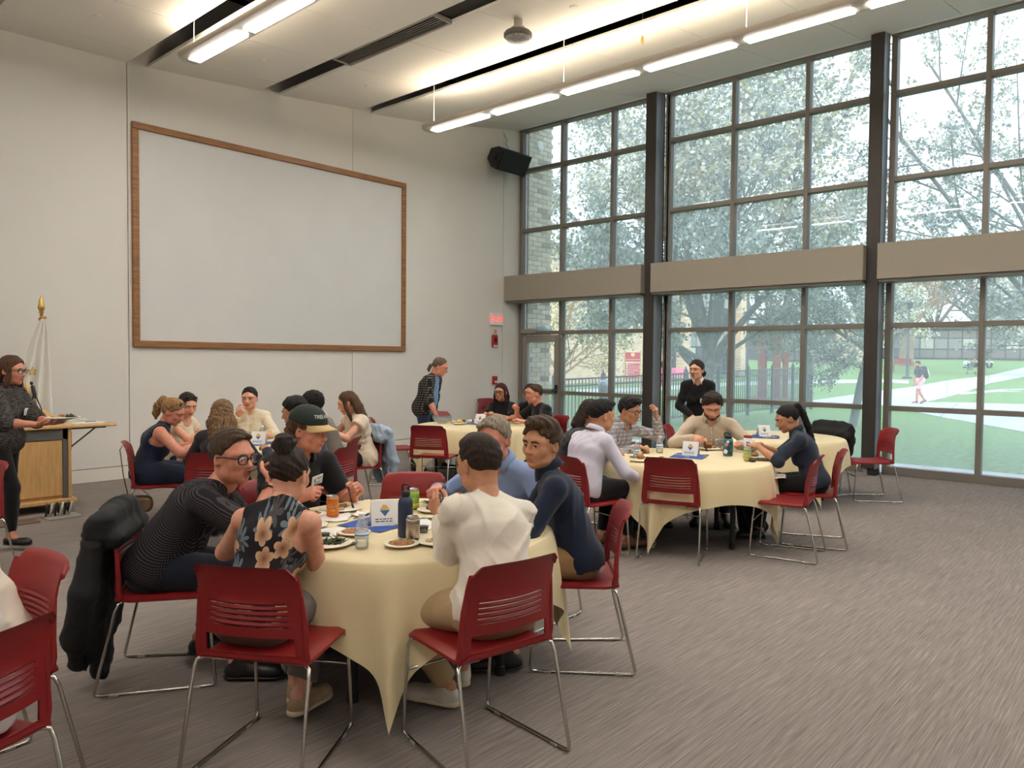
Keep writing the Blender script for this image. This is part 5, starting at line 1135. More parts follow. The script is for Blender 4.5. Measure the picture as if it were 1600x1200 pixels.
def dots_mat(name, base, dot, k, thr):
    m, n, l, b, tc = nodes_mat(name); s_ = N(n, 'ShaderNodeSeparateXYZ'); l.new(tc.outputs['Object'], s_.inputs[0]); u = M2(n, l, 'MULTIPLY_ADD', s_.outputs['X'], .62, M2(n, l, 'MULTIPLY', s_.outputs['Y'], .80)); z = M2(n, l, 'MULTIPLY_ADD', s_.outputs['Y'], -.45, s_.outputs['Z'])
    f = M2(n, l, 'GREATER_THAN', M2(n, l, 'MULTIPLY', M2(n, l, 'SINE', M2(n, l, 'MULTIPLY', u, k)), M2(n, l, 'SINE', M2(n, l, 'MULTIPLY', z, k))), thr); l.new(mixc(n, l, f, base, dot), b.inputs['Base Color']); return m
def speckle_mat(name, c1, c2, stretch):
    m, n, l, b, tc = nodes_mat(name); mp = N(n, 'ShaderNodeMapping'); mp.inputs['Scale'].default_value = stretch; l.new(tc.outputs['Object'], mp.inputs['Vector']); z = N(n, 'ShaderNodeTexNoise', Scale=1.0, Detail=4.0); l.new(mp.outputs[0], z.inputs['Vector'])
    f = N(n, 'ShaderNodeMapRange'); f.inputs['From Min'].default_value = .4; f.inputs['From Max'].default_value = .65; l.new(z.outputs['Fac'], f.inputs[0]); l.new(mixc(n, l, f.outputs[0], c1, c2), b.inputs['Base Color']); return m
def plaid_mat(name, base, c1, c2, sc_):
    m, n, l, b, tc = nodes_mat(name); s_ = N(n, 'ShaderNodeSeparateXYZ'); l.new(tc.outputs['Object'], s_.inputs[0])
    def band(o, k, w, ph=0): return M2(n, l, 'LESS_THAN', M2(n, l, 'FRACT', M2(n, l, 'MULTIPLY_ADD', o, k, ph)), w)
    xy = M2(n, l, 'ADD', s_.outputs['X'], M2(n, l, 'MULTIPLY', s_.outputs['Y'], .7)); col = mixc(n, l, M2(n, l, 'MULTIPLY', band(xy, sc_, .38), .55), base, c1); col = mixc(n, l, M2(n, l, 'MULTIPLY', band(s_.outputs['Z'], sc_, .38), .55), col, c1)
    col = mixc(n, l, M2(n, l, 'MULTIPLY', band(xy, sc_, .10, .5), .7), col, c2); col = mixc(n, l, M2(n, l, 'MULTIPLY', band(s_.outputs['Z'], sc_, .10, .5), .7), col, c2); l.new(col, b.inputs['Base Color']); return m
def weave_mat(name, base, c1, sc_):
    m, n, l, b, tc = nodes_mat(name); s_ = N(n, 'ShaderNodeSeparateXYZ'); l.new(tc.outputs['Object'], s_.inputs[0]); xy = M2(n, l, 'ADD', s_.outputs['X'], M2(n, l, 'MULTIPLY', s_.outputs['Y'], .8))
    a = M2(n, l, 'SINE', M2(n, l, 'MULTIPLY', M2(n, l, 'ADD', xy, s_.outputs['Z']), sc_)); c = M2(n, l, 'SINE', M2(n, l, 'MULTIPLY', M2(n, l, 'SUBTRACT', xy, s_.outputs['Z']), sc_)); f = M2(n, l, 'GREATER_THAN', M2(n, l, 'MULTIPLY', a, c), .35); l.new(mixc(n, l, f, base, c1), b.inputs['Base Color']); return m
def floral_mat():
    m, n, l, b, tc = nodes_mat('floral_print', .7); s_ = N(n, 'ShaderNodeSeparateXYZ'); l.new(tc.outputs['Object'], s_.inputs[0]); cb = N(n, 'ShaderNodeCombineXYZ'); l.new(M2(n, l, 'ADD', s_.outputs['X'], M2(n, l, 'MULTIPLY', s_.outputs['Y'], .25)), cb.inputs[0]); l.new(M2(n, l, 'ADD', s_.outputs['Z'], M2(n, l, 'MULTIPLY', s_.outputs['Y'], -.4)), cb.inputs[1])
    def flower(scale, off, r, npet, amp, thr):
        mp = N(n, 'ShaderNodeMapping'); mp.inputs['Location'].default_value = off; l.new(cb.outputs[0], mp.inputs['Vector']); v = N(n, 'ShaderNodeTexVoronoi', Scale=scale, Randomness=.8, voronoi_dimensions='2D'); l.new(mp.outputs[0], v.inputs['Vector'])
        sv = N(n, 'ShaderNodeVectorMath', operation='SUBTRACT'); l.new(mp.outputs[0], sv.inputs[0]); l.new(v.outputs['Position'], sv.inputs[1]); sp_ = N(n, 'ShaderNodeSeparateXYZ'); l.new(sv.outputs[0], sp_.inputs[0]); cs = N(n, 'ShaderNodeSeparateColor'); l.new(v.outputs['Color'], cs.inputs[0])
        an = M2(n, l, 'ARCTAN2', sp_.outputs['Y'], sp_.outputs['X']); an = M2(n, l, 'ADD', an, M2(n, l, 'MULTIPLY', cs.outputs[1], 6.0)); ln = N(n, 'ShaderNodeVectorMath', operation='LENGTH'); l.new(sv.outputs[0], ln.inputs[0]); d = ln.outputs['Value']
        pet = M2(n, l, 'MULTIPLY_ADD', M2(n, l, 'ABSOLUTE', M2(n, l, 'COSINE', M2(n, l, 'MULTIPLY', an, npet/2))), amp, 1-amp); e_ = M2(n, l, 'MULTIPLY', pet, r); on = M2(n, l, 'LESS_THAN', cs.outputs[0], thr); f = M2(n, l, 'MULTIPLY', M2(n, l, 'LESS_THAN', d, e_), on); return f, M2(n, l, 'DIVIDE', d, r)
    col = (24, 22, 26); f, d = flower(10.5, (.4, .1, 0), .044, 9, .75, .55); col = mixc(n, l, f, col, (98, 108, 118)); f, d = flower(12.5, (.13, .77, 0), .037, 7, .8, .4); col = mixc(n, l, f, col, (70, 66, 66))
    f, d = flower(8.8, (.03, .045, 0), .041, 5, .38, .62); pc = mixc(n, l, d, (120, 70, 50), (206, 168, 132)); col = mixc(n, l, f, col, pc); l.new(col, b.inputs['Base Color']); return m
SK = dict(fair=skin('fair', (214, 160, 134)), rosy=skin('rosy', (206, 142, 118)), tan=skin('tan', (190, 140, 108)), olive=skin('olive', (196, 146, 112)), warm=skin('warm', (178, 124, 92)), deep=skin('deep', (120, 80, 60)))
HM = dict(brown=hairm('brown', (84, 62, 46)), dark=hairm('dark', (56, 42, 34)), black=hairm('black', (32, 28, 27)), grey=hairm('grey', (156, 142, 124), (98, 88, 76)), blond=hairm('blond', (178, 138, 92), (104, 74, 46)), light=hairm('lightbrown', (150, 116, 80), (62, 46, 34)), auburn=hairm('auburn', (98, 66, 44)), red=hairm('burgundy', (74, 34, 38), (34, 18, 22)), ginger=hairm('gingerbrown', (104, 74, 50)), ash=hairm('ashbrown', (120, 100, 82), (60, 50, 42)))
jeans = cloth('denim', (44, 54, 76), .2); jeansd = cloth('denim_dark', (30, 36, 50), .2); khaki = cloth('khaki', (178, 152, 112), .08); tanp = cloth('chino_tan', (150, 116, 78), .1); blackc = cloth('black', (24, 23, 25), .1); grey_p = cloth('grey_trouser', (112, 106, 102), .1); navyc = cloth('navy', (30, 38, 58), .12); green_p = cloth('olive_green', (120, 124, 84), .1); charc = cloth('charcoal', (48, 48, 52), .1)
shoe_b = mat('shoe_black', (22, 21, 22), .4, bump=(90, .1)); shoe_w = mat('sneaker_white', (212, 204, 192), .7, noise=(14, .1)); shoe_t = mat('sneaker_tan', (186, 158, 124), .8, noise=(18, .25)); shoe_br = mat('shoe_brown', (122, 74, 42), .4, noise=(9, .15)); sole_w = mat('sole_pale', (206, 190, 162), .7)
sit_far = dict(armL=dict(w=(-.17, .36, .78)), armR=dict(w=(.17, .36, .78)))
def P(key, label, chair=None, **sp):
    if chair: x, y, hd, _ = CHAIRS[chair]; sp.setdefault('loc', (x+sp.get('dx', 0), y+sp.get('dy', 0))); sp.setdefault('head', hd)
    sp['label'] = label; return build_person(key, sp)
# ---------------- nearest table
P('man_glasses', 'man in glasses and dark dotted short-sleeved shirt lifting food to his mouth', 'c1', lat=-.03, near=True, h=1.82, girth=1.13, fat=1.08, lean=24, bend=22, head=-38, hy=-34, hp=6, mouth='open', glasses=True, skin=SK['rosy'], belly=.9,
  hair=dict(style='short', m=HM['brown'], vol=.013, line='high', top=[(0, .03, .10, .055, .055, .022)], rough=.003), top=dict(m=dots_mat('dotted_shirt', (33, 30, 35), (112, 105, 104), 520, .68), sleeve='short', sl=.007, fold=.005, hem=.06), bottom=dict(m=jeansd),
  armR=dict(w=(.10, .49, .965), e=(.75, -.1, -.85), d=(-.35, .12, .5), p=(-.7, -.5, .3), c=.72), armL=dict(w=(-.2, .50, .78), c=.4), footL=(-.18, .10, .11), footR=(.14, .34, .095), shoes=shoe_b, beard=None)
P('woman_floral', 'woman with dark hair bun and black floral sleeveless top, back to the camera', 'c2', lat=-.15, near=True, sex='f', h=1.70, girth=.98, lean=18, bend=18, hy=-2, hp=14, skin=SK['fair'], dx=.08, dy=-.01, armg=1.05,
  hair=dict(style='bun', m=HM['dark'], vol=.007, rough=.003, low=.0), top=dict(m=floral_mat(), sleeve='none', name='top', infl=.010, fold=.004, neck='high', hem=.04), bottom=dict(m=grey_p, ank=.062, cuff=.07), armR=dict(w=(.03, .37, .81), e=(.42, -.45, -.85), c=.5), armL=dict(w=(-.13, .36, .81), e=(-.95, -.35, -.6), c=.5),
  footR=(.06, .22, .105), footL=(-.02, .34, .1), toe=16, shoes=shoe_t, sole=sole_w)
P('man_cap', 'man in dark green cap with tan brim and black polo shirt, holding fork and knife', 'c3', lat=.03, near=True, h=1.77, girth=1.0, lean=6, bend=12, hy=26, hp=10, skin=SK['rosy'], dy=.02, down=True,
  hair=dict(style='wavy', m=HM['auburn'], vol=.012, len=.06, w=.026, n=7, rough=.005, freq=60, back=.12), top=dict(m=blackc, sleeve='short', neck='collar', sl=.012, placket=False), bottom=dict(m=charc), shoes=shoe_b,
  armR=dict(w=(.17, .34, .82), e=(.4, -.4, -.9), d=(-.35, .7, .25), p=(-.8, .1, -.3), c=.75), armL=dict(w=(-.19, .36, .82), e=(-.4, -.4, -.9), d=(.35, .7, .25), p=(.8, .1, -.3), c=.75), tag=(-.09, .115), tagr=4)
P('man_white', 'man in white long-sleeved shirt and khakis with his back to the camera', 'c4', near=True, h=1.75, girth=1.06, lean=9, bend=20, side=9, hy=4, hp=8, skin=SK['tan'], dx=.10, dy=.03,
  hair=dict(style='short', m=HM['dark'], vol=.008, rough=.0022, line='std', top=[(0, .01, .09, .066, .075, .04)]), top=dict(m=cloth('white_jersey', (226, 216, 200), .03), sleeve='long', neck='crew', fold=.011, sl=.003, hem=.05), bottom=dict(m=khaki),
  armL=dict(w=(-.01, .34, .875), e=(-.22, -.3, -.95), d=(-.15, .55, .5), p=(.8, .2, -.2), c=.6), armR=dict(w=(.16, .36, .86), e=(.5, -.3, -.85), d=(-.4, .6, .3), p=(-.8, .1, -.2), c=.6), footL=(-.03, .27, .10), footR=(.16, .42, .10), kneeL=(-.75, .8, .9), toe=30, shoes=shoe_w, sole=sole_w)
P('man_grey_hair', 'grey-haired man in light blue dress shirt eating behind the white-shirted man', 'c7', near=True, h=1.80, girth=1.08, lean=16, bend=18, hy=8, hp=14, skin=SK['rosy'], dx=-.05, down=True,
  hair=dict(style='short', m=HM['grey'], vol=.012, line='high', rough=.003, top=[(.02, .045, .09, .055, .045, .03)]), top=dict(m=cloth('blue_shirt', (140, 160, 200), .05), sleeve='long', neck='collar', out=False, placket=True, fold=.006), bottom=dict(m=charc), shoes=shoe_b,
  armR=dict(w=(.26, .42, .84), e=(.8, -.5, -.6), d=(-.3, .75, .0), p=(-.3, .0, -1), c=.6), armL=dict(w=(-.2, .34, .78)))
P('man_navy', 'young man in navy shirt and tan chinos turning his head to the camera', 'c6', lat=-.02, near=True, h=1.77, girth=.95, lean=14, bend=10, hy=50, hp=3, hr=-2, skin=SK['olive'], jaw=.95, nose=1.12, head=132,
  hair=dict(style='short', m=HM['brown'], vol=.016, line='std', rough=.005, freq=60, top=[(0, .045, .112, .062, .055, .034), (.0, -.02, .1, .07, .08, .045)]), top=dict(m=navyc, sleeve='long', neck='collar', out=True, hem=.05, fold=.006, open=.2), bottom=dict(m=tanp, fold=.006), shoes=shoe_b,
  armL=dict(w=(-.16, .42, .78), e=(-.8, -.2, -.8)), armR=dict(w=(.16, .38, .78)), footL=(-.20, .30, .10), footR=(.10, .42, .10))
# ---------------- table below the screen
P('woman_blond', 'woman with blond ponytail and navy sleeveless dress seen from the side', 't2a', lat=-.06, sex='f', h=1.67, girth=1.12, lean=7, bend=20, hy=-26, hp=26, skin=SK['rosy'], armg=1.2, down=True,
  hair=dict(style='pony', m=HM['blond'], vol=.012, tail=[(0, -.09, .07), (.0, -.135, .06), (.01, -.15, -.01), (-.005, -.14, -.08), (.0, -.12, -.13)], w=.036, rough=.004, freq=60), top=dict(m=navyc, sleeve='none', name='dress_top', neck='high'), bottom=dict(m=navyc, len=.5, skirt=True, name='skirt'), shoes=shoe_b, armR=dict(w=(.14, .40, .82), e=(.75, -.3, -.7), c=.6, p=(-.7, 0, -.5)), armL=dict(w=(-.15, .38, .785), c=.5))
P('woman_cream', 'young woman in cream top with sunglasses pushed up on dark hair', lat=.12, sex='f', loc=(-8.30, -2.62), head=-58, h=1.68, girth=.95, lean=8, bend=12, hy=-34, hp=20, skin=SK['fair'], down=True,
  hair=dict(style='pony', m=HM['dark'], vol=.010, low=.015, tail=[(0, -.095, -.02), (0, -.12, -.04), (0, -.115, -.09), (0, -.10, -.12)], w=.02), top=dict(m=cloth('cream_top', (216, 202, 180), .04), sleeve='cap', name='top', neck='scoop'), bottom=dict(m=jeans), shoes=shoe_w, armR=dict(w=(.06, .40, .86), e=(.9, -.3, -.5), d=(-.6, .6, -.1), c=.5), armL=dict(w=(-.16, .34, .78)))
P('woman_longhair', 'woman with long highlighted wavy hair facing away below the screen', 't2b', sex='f', h=1.66, lean=10, bend=14, hy=6, hp=14, skin=SK['fair'],
  hair=dict(style='wavy', m=HM['light'], vol=.016, len=.30, w=.036, n=11, rough=.004, freq=50, low=.05, fr=1.12, back=.115), top=dict(m=charc, sleeve='long', name='top'), bottom=dict(m=jeansd), shoes=shoe_b, **sit_far)
P('woman_cardigan', 'woman in cream V-neck cardigan facing the camera below the screen', lat=.11, sex='f', loc=(-7.42, -2.45), head=-118, h=1.70, girth=.95, lean=4, bend=8, hy=-16, hp=6, skin=SK['fair'],
  hair=dict(style='pony', m=HM['black'], vol=.008, low=.02, tail=[(0, -.095, -.02), (0, -.12, -.04), (0, -.115, -.09), (0, -.10, -.12)], w=.02), top=dict(m=cloth('cream_knit', (222, 208, 182), .06, scale=90, b=.6), sleeve='long', name='cardigan', neck='v', infl=.016, vd=.20), bottom=dict(m=jeansd), shoes=shoe_w, armR=dict(w=(.13, .30, .98), e=(.8, -.1, -.7), d=(-.5, .3, .5), p=(-.4, -.3, .5), c=.6), armL=dict(w=(-.17, .40, .785), d=(.2, .9, -.1), c=.4))
P('man_dark_navy', 'dark-haired man in navy jacket with his back to the camera behind the cap', 't2c', lat=-.07, h=1.72, lean=12, bend=16, hy=18, hp=16, skin=SK['olive'], hair=dict(style='short', m=HM['black'], vol=.014, rough=.004, low=.01), top=dict(m=cloth('slate_navy', (46, 50, 62), .08), sleeve='long', name='jacket', neck='crew', infl=.016, hem=.1), bottom=dict(m=charc), shoes=shoe_b, **sit_far)
P('man_sweater', 'man in grey sweater over white collar with short black curly hair', 't2e', h=1.73, lean=10, bend=14, hy=-14, hp=14, skin=SK['deep'], hair=dict(style='short', m=HM['black'], vol=.016, rough=.004, freq=150), top=dict(m=cloth('grey_knit', (112, 104, 96), .1), mc=cloth('white_collar', (224, 220, 212), .03), sleeve='long', name='sweater', neck='collar', infl=.015), bottom=dict(m=charc), shoes=shoe_b, **sit_far)
P('woman_brownhair', 'woman with very long straight brown hair and cream blouse in profile', 't2d', lat=.05, sex='f', h=1.68, girth=1.06, lean=4, bend=14, hy=-24, hp=20, skin=SK['fair'], down=True,
  hair=dict(style='long', m=HM['auburn'], vol=.009, len=.36, w=.026, n=9, front=.10, low=.04), top=dict(m=cloth('cream_blouse', (222, 204, 182), .04), sleeve='cap', name='blouse', neck='crew', infl=.020, sl=.012, hem=.10, fold=.008), bottom=dict(m=blackc), shoes=shoe_b, armL=dict(w=(-.10, .40, .86), e=(-.7, -.4, -.7), d=(.25, .9, .2), c=.45), armR=dict(w=(.12, .40, .82), e=(.7, -.4, -.7), c=.45))
# ---------------- corner table
P('man_standing', 'standing man with tied-back grey hair, black patterned overshirt and blue tee', pose='stand', loc=(-4.50, -2.20), head=-62, h=1.71, girth=1.10, lean=8, bend=16, hy=10, hp=24, skin=SK['rosy'], belly=1.0, down=True, hz=.90,
  hair=dict(style='pony', m=HM['ash'], vol=.008, line='high', tail=[(0, -.09, .0), (0, -.125, -.03), (0, -.125, -.09), (0, -.11, -.12)], w=.022), top=dict(m=cloth('blue_tee', (108, 148, 192), .05), sleeve='short', neck='crew', name='tee', infl=.010, hem=.12), bottom=dict(m=jeans), shoes=shoe_b, footL=(-.12, .22, .095), footR=(.13, -.12, .095),
  armR=dict(w=(.24, .26, .78), e=(.5, -.8, -.2), c=.35, d=(-.1, .35, -.9), p=(-.9, .2, 0)), armL=dict(w=(-.27, .06, .78), c=.3))
P('woman_burgundy', 'woman with long burgundy hair, dark glasses and black tee', 't3e', sex='f', h=1.66, lean=4, bend=8, hy=-6, hp=4, skin=SK['tan'], glasses=True, hair=dict(style='long', m=HM['red'], vol=.014, len=.30, w=.03, n=9, low=.03, front=.05), top=dict(m=blackc, sleeve='short', name='tee', neck='crew'), bottom=dict(m=jeansd), shoes=shoe_b, tag=(.05, .19), armR=dict(w=(.05, .40, .84), e=(.8, -.3, -.6), d=(-.5, .6, .3), c=.5), armL=dict(w=(-.10, .38, .82)))
P('woman_brown_glasses', 'woman in glasses and black top sitting behind the shaved-hair person', loc=(-3.42, -3.30), sex='f', head=196, h=1.72, lean=14, bend=10, hy=8, hp=4, skin=SK['fair'], glasses=True, hair=dict(style='pony', m=HM['dark'], vol=.010, tail=[(0, -.09, .02), (0, -.12, -.02), (0, -.12, -.14), (0, -.11, -.2)]), top=dict(m=blackc, sleeve='long', name='top', neck='v', vd=.10), bottom=dict(m=jeansd), shoes=shoe_b, tag=(.07, .18), armR=dict(w=(.22, .44, .78), c=.3), armL=dict(w=(-.1, .36, .82)))
P('person_shaved', 'person in black tee with clipped brown hair and sunglasses on the head', 't3f', h=1.72, girth=1.06, lean=12, bend=12, hy=-8, hp=4, skin=SK['rosy'], hair=dict(style='fade', m=HM['brown'], vol=.006, rough=.0015), top=dict(m=blackc, sleeve='short', name='tee', neck='crew', sl=.008), bottom=dict(m=jeans), shoes=shoe_b, armL=dict(w=(-.12, .40, .78), e=(-.8, -.2, -.7), c=.4), armR=dict(w=(.10, .36, .92), e=(.7, -.3, -.7), d=(-.3, .5, .7), c=.6))
# ---------------- middle right table
P('person_black_hair', 'long dark-haired person in black partly hidden behind the lavender shirt', 't4g', lat=.05, sex='f', h=1.74, lean=16, bend=16, hy=4, hp=14, skin=SK['tan'], hair=dict(style='long', m=HM['dark'], vol=.014, len=.10, w=.03, n=9, low=.04), top=dict(m=charc, sleeve='long', name='jacket', infl=.018), bottom=dict(m=blackc), shoes=shoe_b, **sit_far)
P('man_lavender', 'man in pale lavender dress shirt and black trousers seen from behind', 't4a', lat=-.07, h=1.75, girth=1.20, lean=14, bend=12, hy=-10, hp=8, skin=SK['olive'], fat=1.08, belly=.6, hair=dict(style='short', m=HM['black'], vol=.010, rough=.002, low=-.03, top=[(0, .03, .1, .065, .07, .035)]), top=dict(m=cloth('lavender_shirt', (208, 204, 218), .03), sleeve='long', neck='collar', out=True, hem=.05, fold=.008), bottom=dict(m=blackc, fold=.005), shoes=shoe_br, armR=dict(w=(.20, .40, .62), e=(.8, -.5, -.5), c=.4), armL=dict(w=(-.17, .38, .78)), footR=(.10, .36, .10), footL=(-.12, .30, .10))
P('man_plaid', 'man in glasses and grey plaid shirt raising his left hand', 't4f', h=1.71, lean=16, bend=12, hy=10, hp=14, skin=SK['tan'], glasses=True, thin=True, down=True, hair=dict(style='short', m=HM['black'], vol=.014, line='std', rough=.004, freq=60, top=[(0, .05, .105, .062, .05, .032)]), top=dict(m=plaid_mat('plaid_shirt', (206, 202, 204), (96, 98, 122), (60, 56, 76), 26), sleeve='long', neck='collar', placket=True), bottom=dict(m=charc), shoes=shoe_b, armL=dict(w=(-.27, .30, 1.05), e=(-.6, -.1, -.8), d=(.25, .2, .9), p=(.5, -.3, .3), c=.5), armR=dict(w=(.10, .40, .785), d=(-.7, .6, -.2), c=.5))
P('woman_standing', 'standing woman in black sweater, white collar and olive trousers by the windows', lat=.10, pose='stand', loc=(-3.0, -5.52), sex='f', head=206, h=1.66, lean=10, bend=14, hy=-26, hp=4, hz=.91, skin=SK['fair'], hair=dict(style='pony', m=HM['dark'], vol=.014, rough=.004, freq=60, tail=[(0, -.09, .03), (.02, -.125, .0), (-.01, -.13, -.06), (.01, -.115, -.12)], w=.045), top=dict(m=blackc, mc=cloth('white_collar', (228, 224, 214), .03), sleeve='long', name='sweater', neck='collar', infl=.014, hem=-.02), bottom=dict(m=green_p), shoes=shoe_b, tag=(-.08, .17), armR=dict(w=(.05, .22, .90), e=(.9, -.5, 0), d=(-.6, .3, -.5), c=.4), armL=dict(w=(-.06, .22, .88), e=(-.9, -.5, 0), d=(.6, .3, -.5), c=.4))
P('man_beige', 'bearded man in beige shirt looking down at his plate, facing the camera', 't4e', h=1.84, girth=1.04, lean=12, bend=14, hy=4, hp=30, skin=SK['fair'], down=True, beard=HM['ginger'], hair=dict(style='short', m=HM['dark'], vol=.018, line='std', rough=.006, freq=55, top=[(0, .04, .11, .062, .055, .03)]), top=dict(m=cloth('beige_shirt', (196, 180, 158), .05), sleeve='long', neck='collar', placket=True, fold=.006, infl=.014), bottom=dict(m=blackc), shoes=shoe_b, tag=(-.10, .19), armR=dict(w=(.16, .38, .84), e=(.85, -.3, -.5), d=(-.3, .6, -.1), p=(-.6, 0, -.6), c=.75), armL=dict(w=(-.24, .42, .79), e=(-.8, -.4, -.5), d=(.9, .5, 0), c=.2))
P('woman_ponytail', 'woman with long black ponytail and navy shirt cutting her food', 't4d', sex='f', h=1.67, girth=.98, lean=12, bend=16, hy=16, hp=22, skin=SK['tan'], down=True, hair=dict(style='pony', m=HM['black'], vol=.007, low=.01, tail=[(0, -.085, .085), (0, -.125, .075), (0, -.145, .0), (0, -.15, -.12), (0, -.13, -.26), (0, -.115, -.34)], w=.03), top=dict(m=cloth('blue_black', (40, 48, 64), .08), sleeve='roll', roll=.05, neck='collar', fold=.006), bottom=dict(m=blackc), shoes=shoe_b, armL=dict(w=(-.10, .42, .84), e=(-.75, -.2, -.75), d=(.5, .7, .05), c=.5), armR=dict(w=(.13, .42, .83), e=(.75, -.3, -.7), d=(-.4, .8, -.1), c=.6))
# ---------------- walking and edge figures
P('woman_walking', 'woman in glasses and dark speckled top walking with a plate of food', lat=-.11, pose='stand', loc=(-9.72, -3.02), sex='f', head=-46, h=1.62, girth=1.04, lean=3, bend=5, hy=-4, hp=6, hz=.885, skin=SK['rosy'], glasses=True, thin=True, hair=dict(style='long', m=HM['auburn'], vol=.014, len=.12, w=.03, n=9, low=.04, front=.02), top=dict(m=speckle_mat('speckled_knit', (40, 37, 36), (92, 86, 82), (40, 40, 130)), sleeve='roll', roll=.12, name='top', neck='crew', infl=.022, sl=.012, hem=.14), bottom=dict(m=blackc, ank=.036, infl=.006), shoes=shoe_b, lowshoe=True, tag=(-.03, .17), armL=dict(w=(-.05, .40, 1.03), e=(-.6, -.5, -.8), d=(.15, .95, .08), p=(.1, 0, 1), c=.25), armR=dict(w=(.12, .37, 1.03), e=(.8, -.4, -.7), d=(-.05, .95, .1), p=(-.1, 0, 1), c=.25), footR=(.09, .12, .085), footL=(-.09, -.34, .26), footp=[45, 0])
P('person_white_a', 'person in cream clothing leaning at the left edge, second from camera', 'e1', h=1.78, girth=1.15, lean=12, bend=14, noface=True, skin=SK['tan'], hair=dict(style='short', m=HM['dark']), top=dict(m=cloth('cream_shirt', (226, 212, 194), .04), sleeve='long', fold=.008, hem=.10), bottom=dict(m=khaki), shoes=shoe_b, **sit_far)
P('person_white_b', 'person in white shirt at the bottom left edge nearest the camera', 'e2', h=1.78, girth=1.15, lean=14, bend=12, noface=True, skin=SK['tan'], hair=dict(style='short', m=HM['dark']), top=dict(m=cloth('bright_white', (232, 228, 222), .03), sleeve='long', fold=.007, hem=.10), bottom=dict(m=charc), shoes=shoe_b, **sit_far)
# ---------------- outside
w_ = site(sx(1438, 30.2), 30.2)
P('man_outside', 'man in dark tee and pink shorts walking on the path with a backpack', pose='stand', loc=(w_[0], w_[1]), z=w_[2]+.02, head=138, h=1.78, lean=4, bend=8, hp=14, hy=8, skin=SK['rosy'], noface=True, beard=HM['dark'], hair=dict(style='short', m=HM['dark'], vol=.012), top=dict(m=cloth('tee_slate', (66, 66, 80), .05), sleeve='short'), bottom=dict(m=cloth('pink_shorts', (222, 186, 192), .04), len=.5, name='shorts', infl=.03), shoes=mat('sneaker_red', (150, 70, 62), .6), sole=sole_w, armL=dict(w=(-.2, .22, .86), e=(-.2, -1, -.2), c=.5), armR=dict(w=(.22, .12, .78), c=.5), footL=(-.1, .20, .095), footR=(.09, -.26, .14), footp=[0, 25])
for k, (px, D, c, hd, lab) in enumerate([(1508, 66, (214, 224, 232), -30, 'person in white sitting on the far lawn, leftmost of the group'), (1523, 67, (206, 176, 182), 170, 'person in pink sitting on the far lawn, middle of the group'), (1545, 66, (238, 238, 236), 190, 'person in white sitting on the far lawn, rightmost of the group')]):
    q = site(sx(px, D), D); P('sitter%d' % k, lab, loc=(q[0], q[1]), z=q[2]-.33, head=hd, tiny=True, noface=True, skin=SK['fair'], h=1.7, hz=.45, lean=6, bend=14, hair=dict(style='short', m=HM['dark'], vol=.014), top=dict(m=cloth('lawn_top%d' % k, c, .03), sleeve='short'), bottom=dict(m=jeansd), shoes=shoe_b, footL=(-.15, .55, .42), footR=(.15, .55, .42), kneeL=(-.4, .5, 1), kneeR=(.4, .5, 1))
# ================================================================== THINGS ON THE TABLES AND CHAIRS
ZC = .7225
_before = set(bpy.data.objects)
M_plate = mat('plate_cream', (232, 222, 200), .4); M_cookie = mat('cookie', (176, 122, 70), .85, noise=(60, .2), bump=(120, .5)); M_chip = mat('chocolate', (58, 34, 24), .5); M_roll = mat('bread_roll', (176, 104, 50), .55, noise=(20, .2), bump=(40, .15)); M_meat = mat('roast_meat', (122, 66, 40), .6, noise=(30, .4)); M_green = mat('salad_green', (78, 92, 44), .7, noise=(40, .4)); M_pale = mat('pale_food', (222, 194, 138), .7, noise=(30, .2)); M_cheese = mat('cheese_wedge', (226, 196, 116), .6, noise=(20, .08)); M_blk = mat('cutlery_black', (20, 20, 21), .3); M_alu = mat('aluminium', (190, 186, 178), .28, metal=1.0, noise=(40, .05)); M_nap = mat('napkin_white', (228, 222, 212), .9); M_blue = mat('cloth_blue', (42, 78, 160), .8, noise=(20, .12)); M_yel2 = mat('print_yellow', (214, 196, 120), .7); M_pet = glass('clear_plastic', (.96, .97, .98), .16, .7); M_cap = mat('cap_white', (235, 235, 235), .4)
CAMP = CAM
def face_cam(x, y): return math.atan2(CAM[1]-y, CAM[0]-x)+PI/2      # turns a thing's -y side to the viewer's part of the room
def text_cyl(body, size, r, z, m, parent, name, rz=0, slant=0):
    cu = bpy.data.curves.new(name, 'FONT'); cu.body = body; cu.size = size; cu.align_x = 'CENTER'; cu.align_y = 'CENTER'; cu.resolution_u = 2; cu.shear = slant
    o = bpy.data.objects.new(name, cu); COL.objects.link(o); me = bpy.data.meshes.new_from_object(o); bpy.data.objects.remove(o)
    for v in me.vertices:
        x, y = v.co.x, v.co.y; a = x/r+rz; v.co = (r*math.sin(a), -r*math.cos(a), z+y)
    me.materials.clear(); me.materials.append(m); return link(name, me, parent)
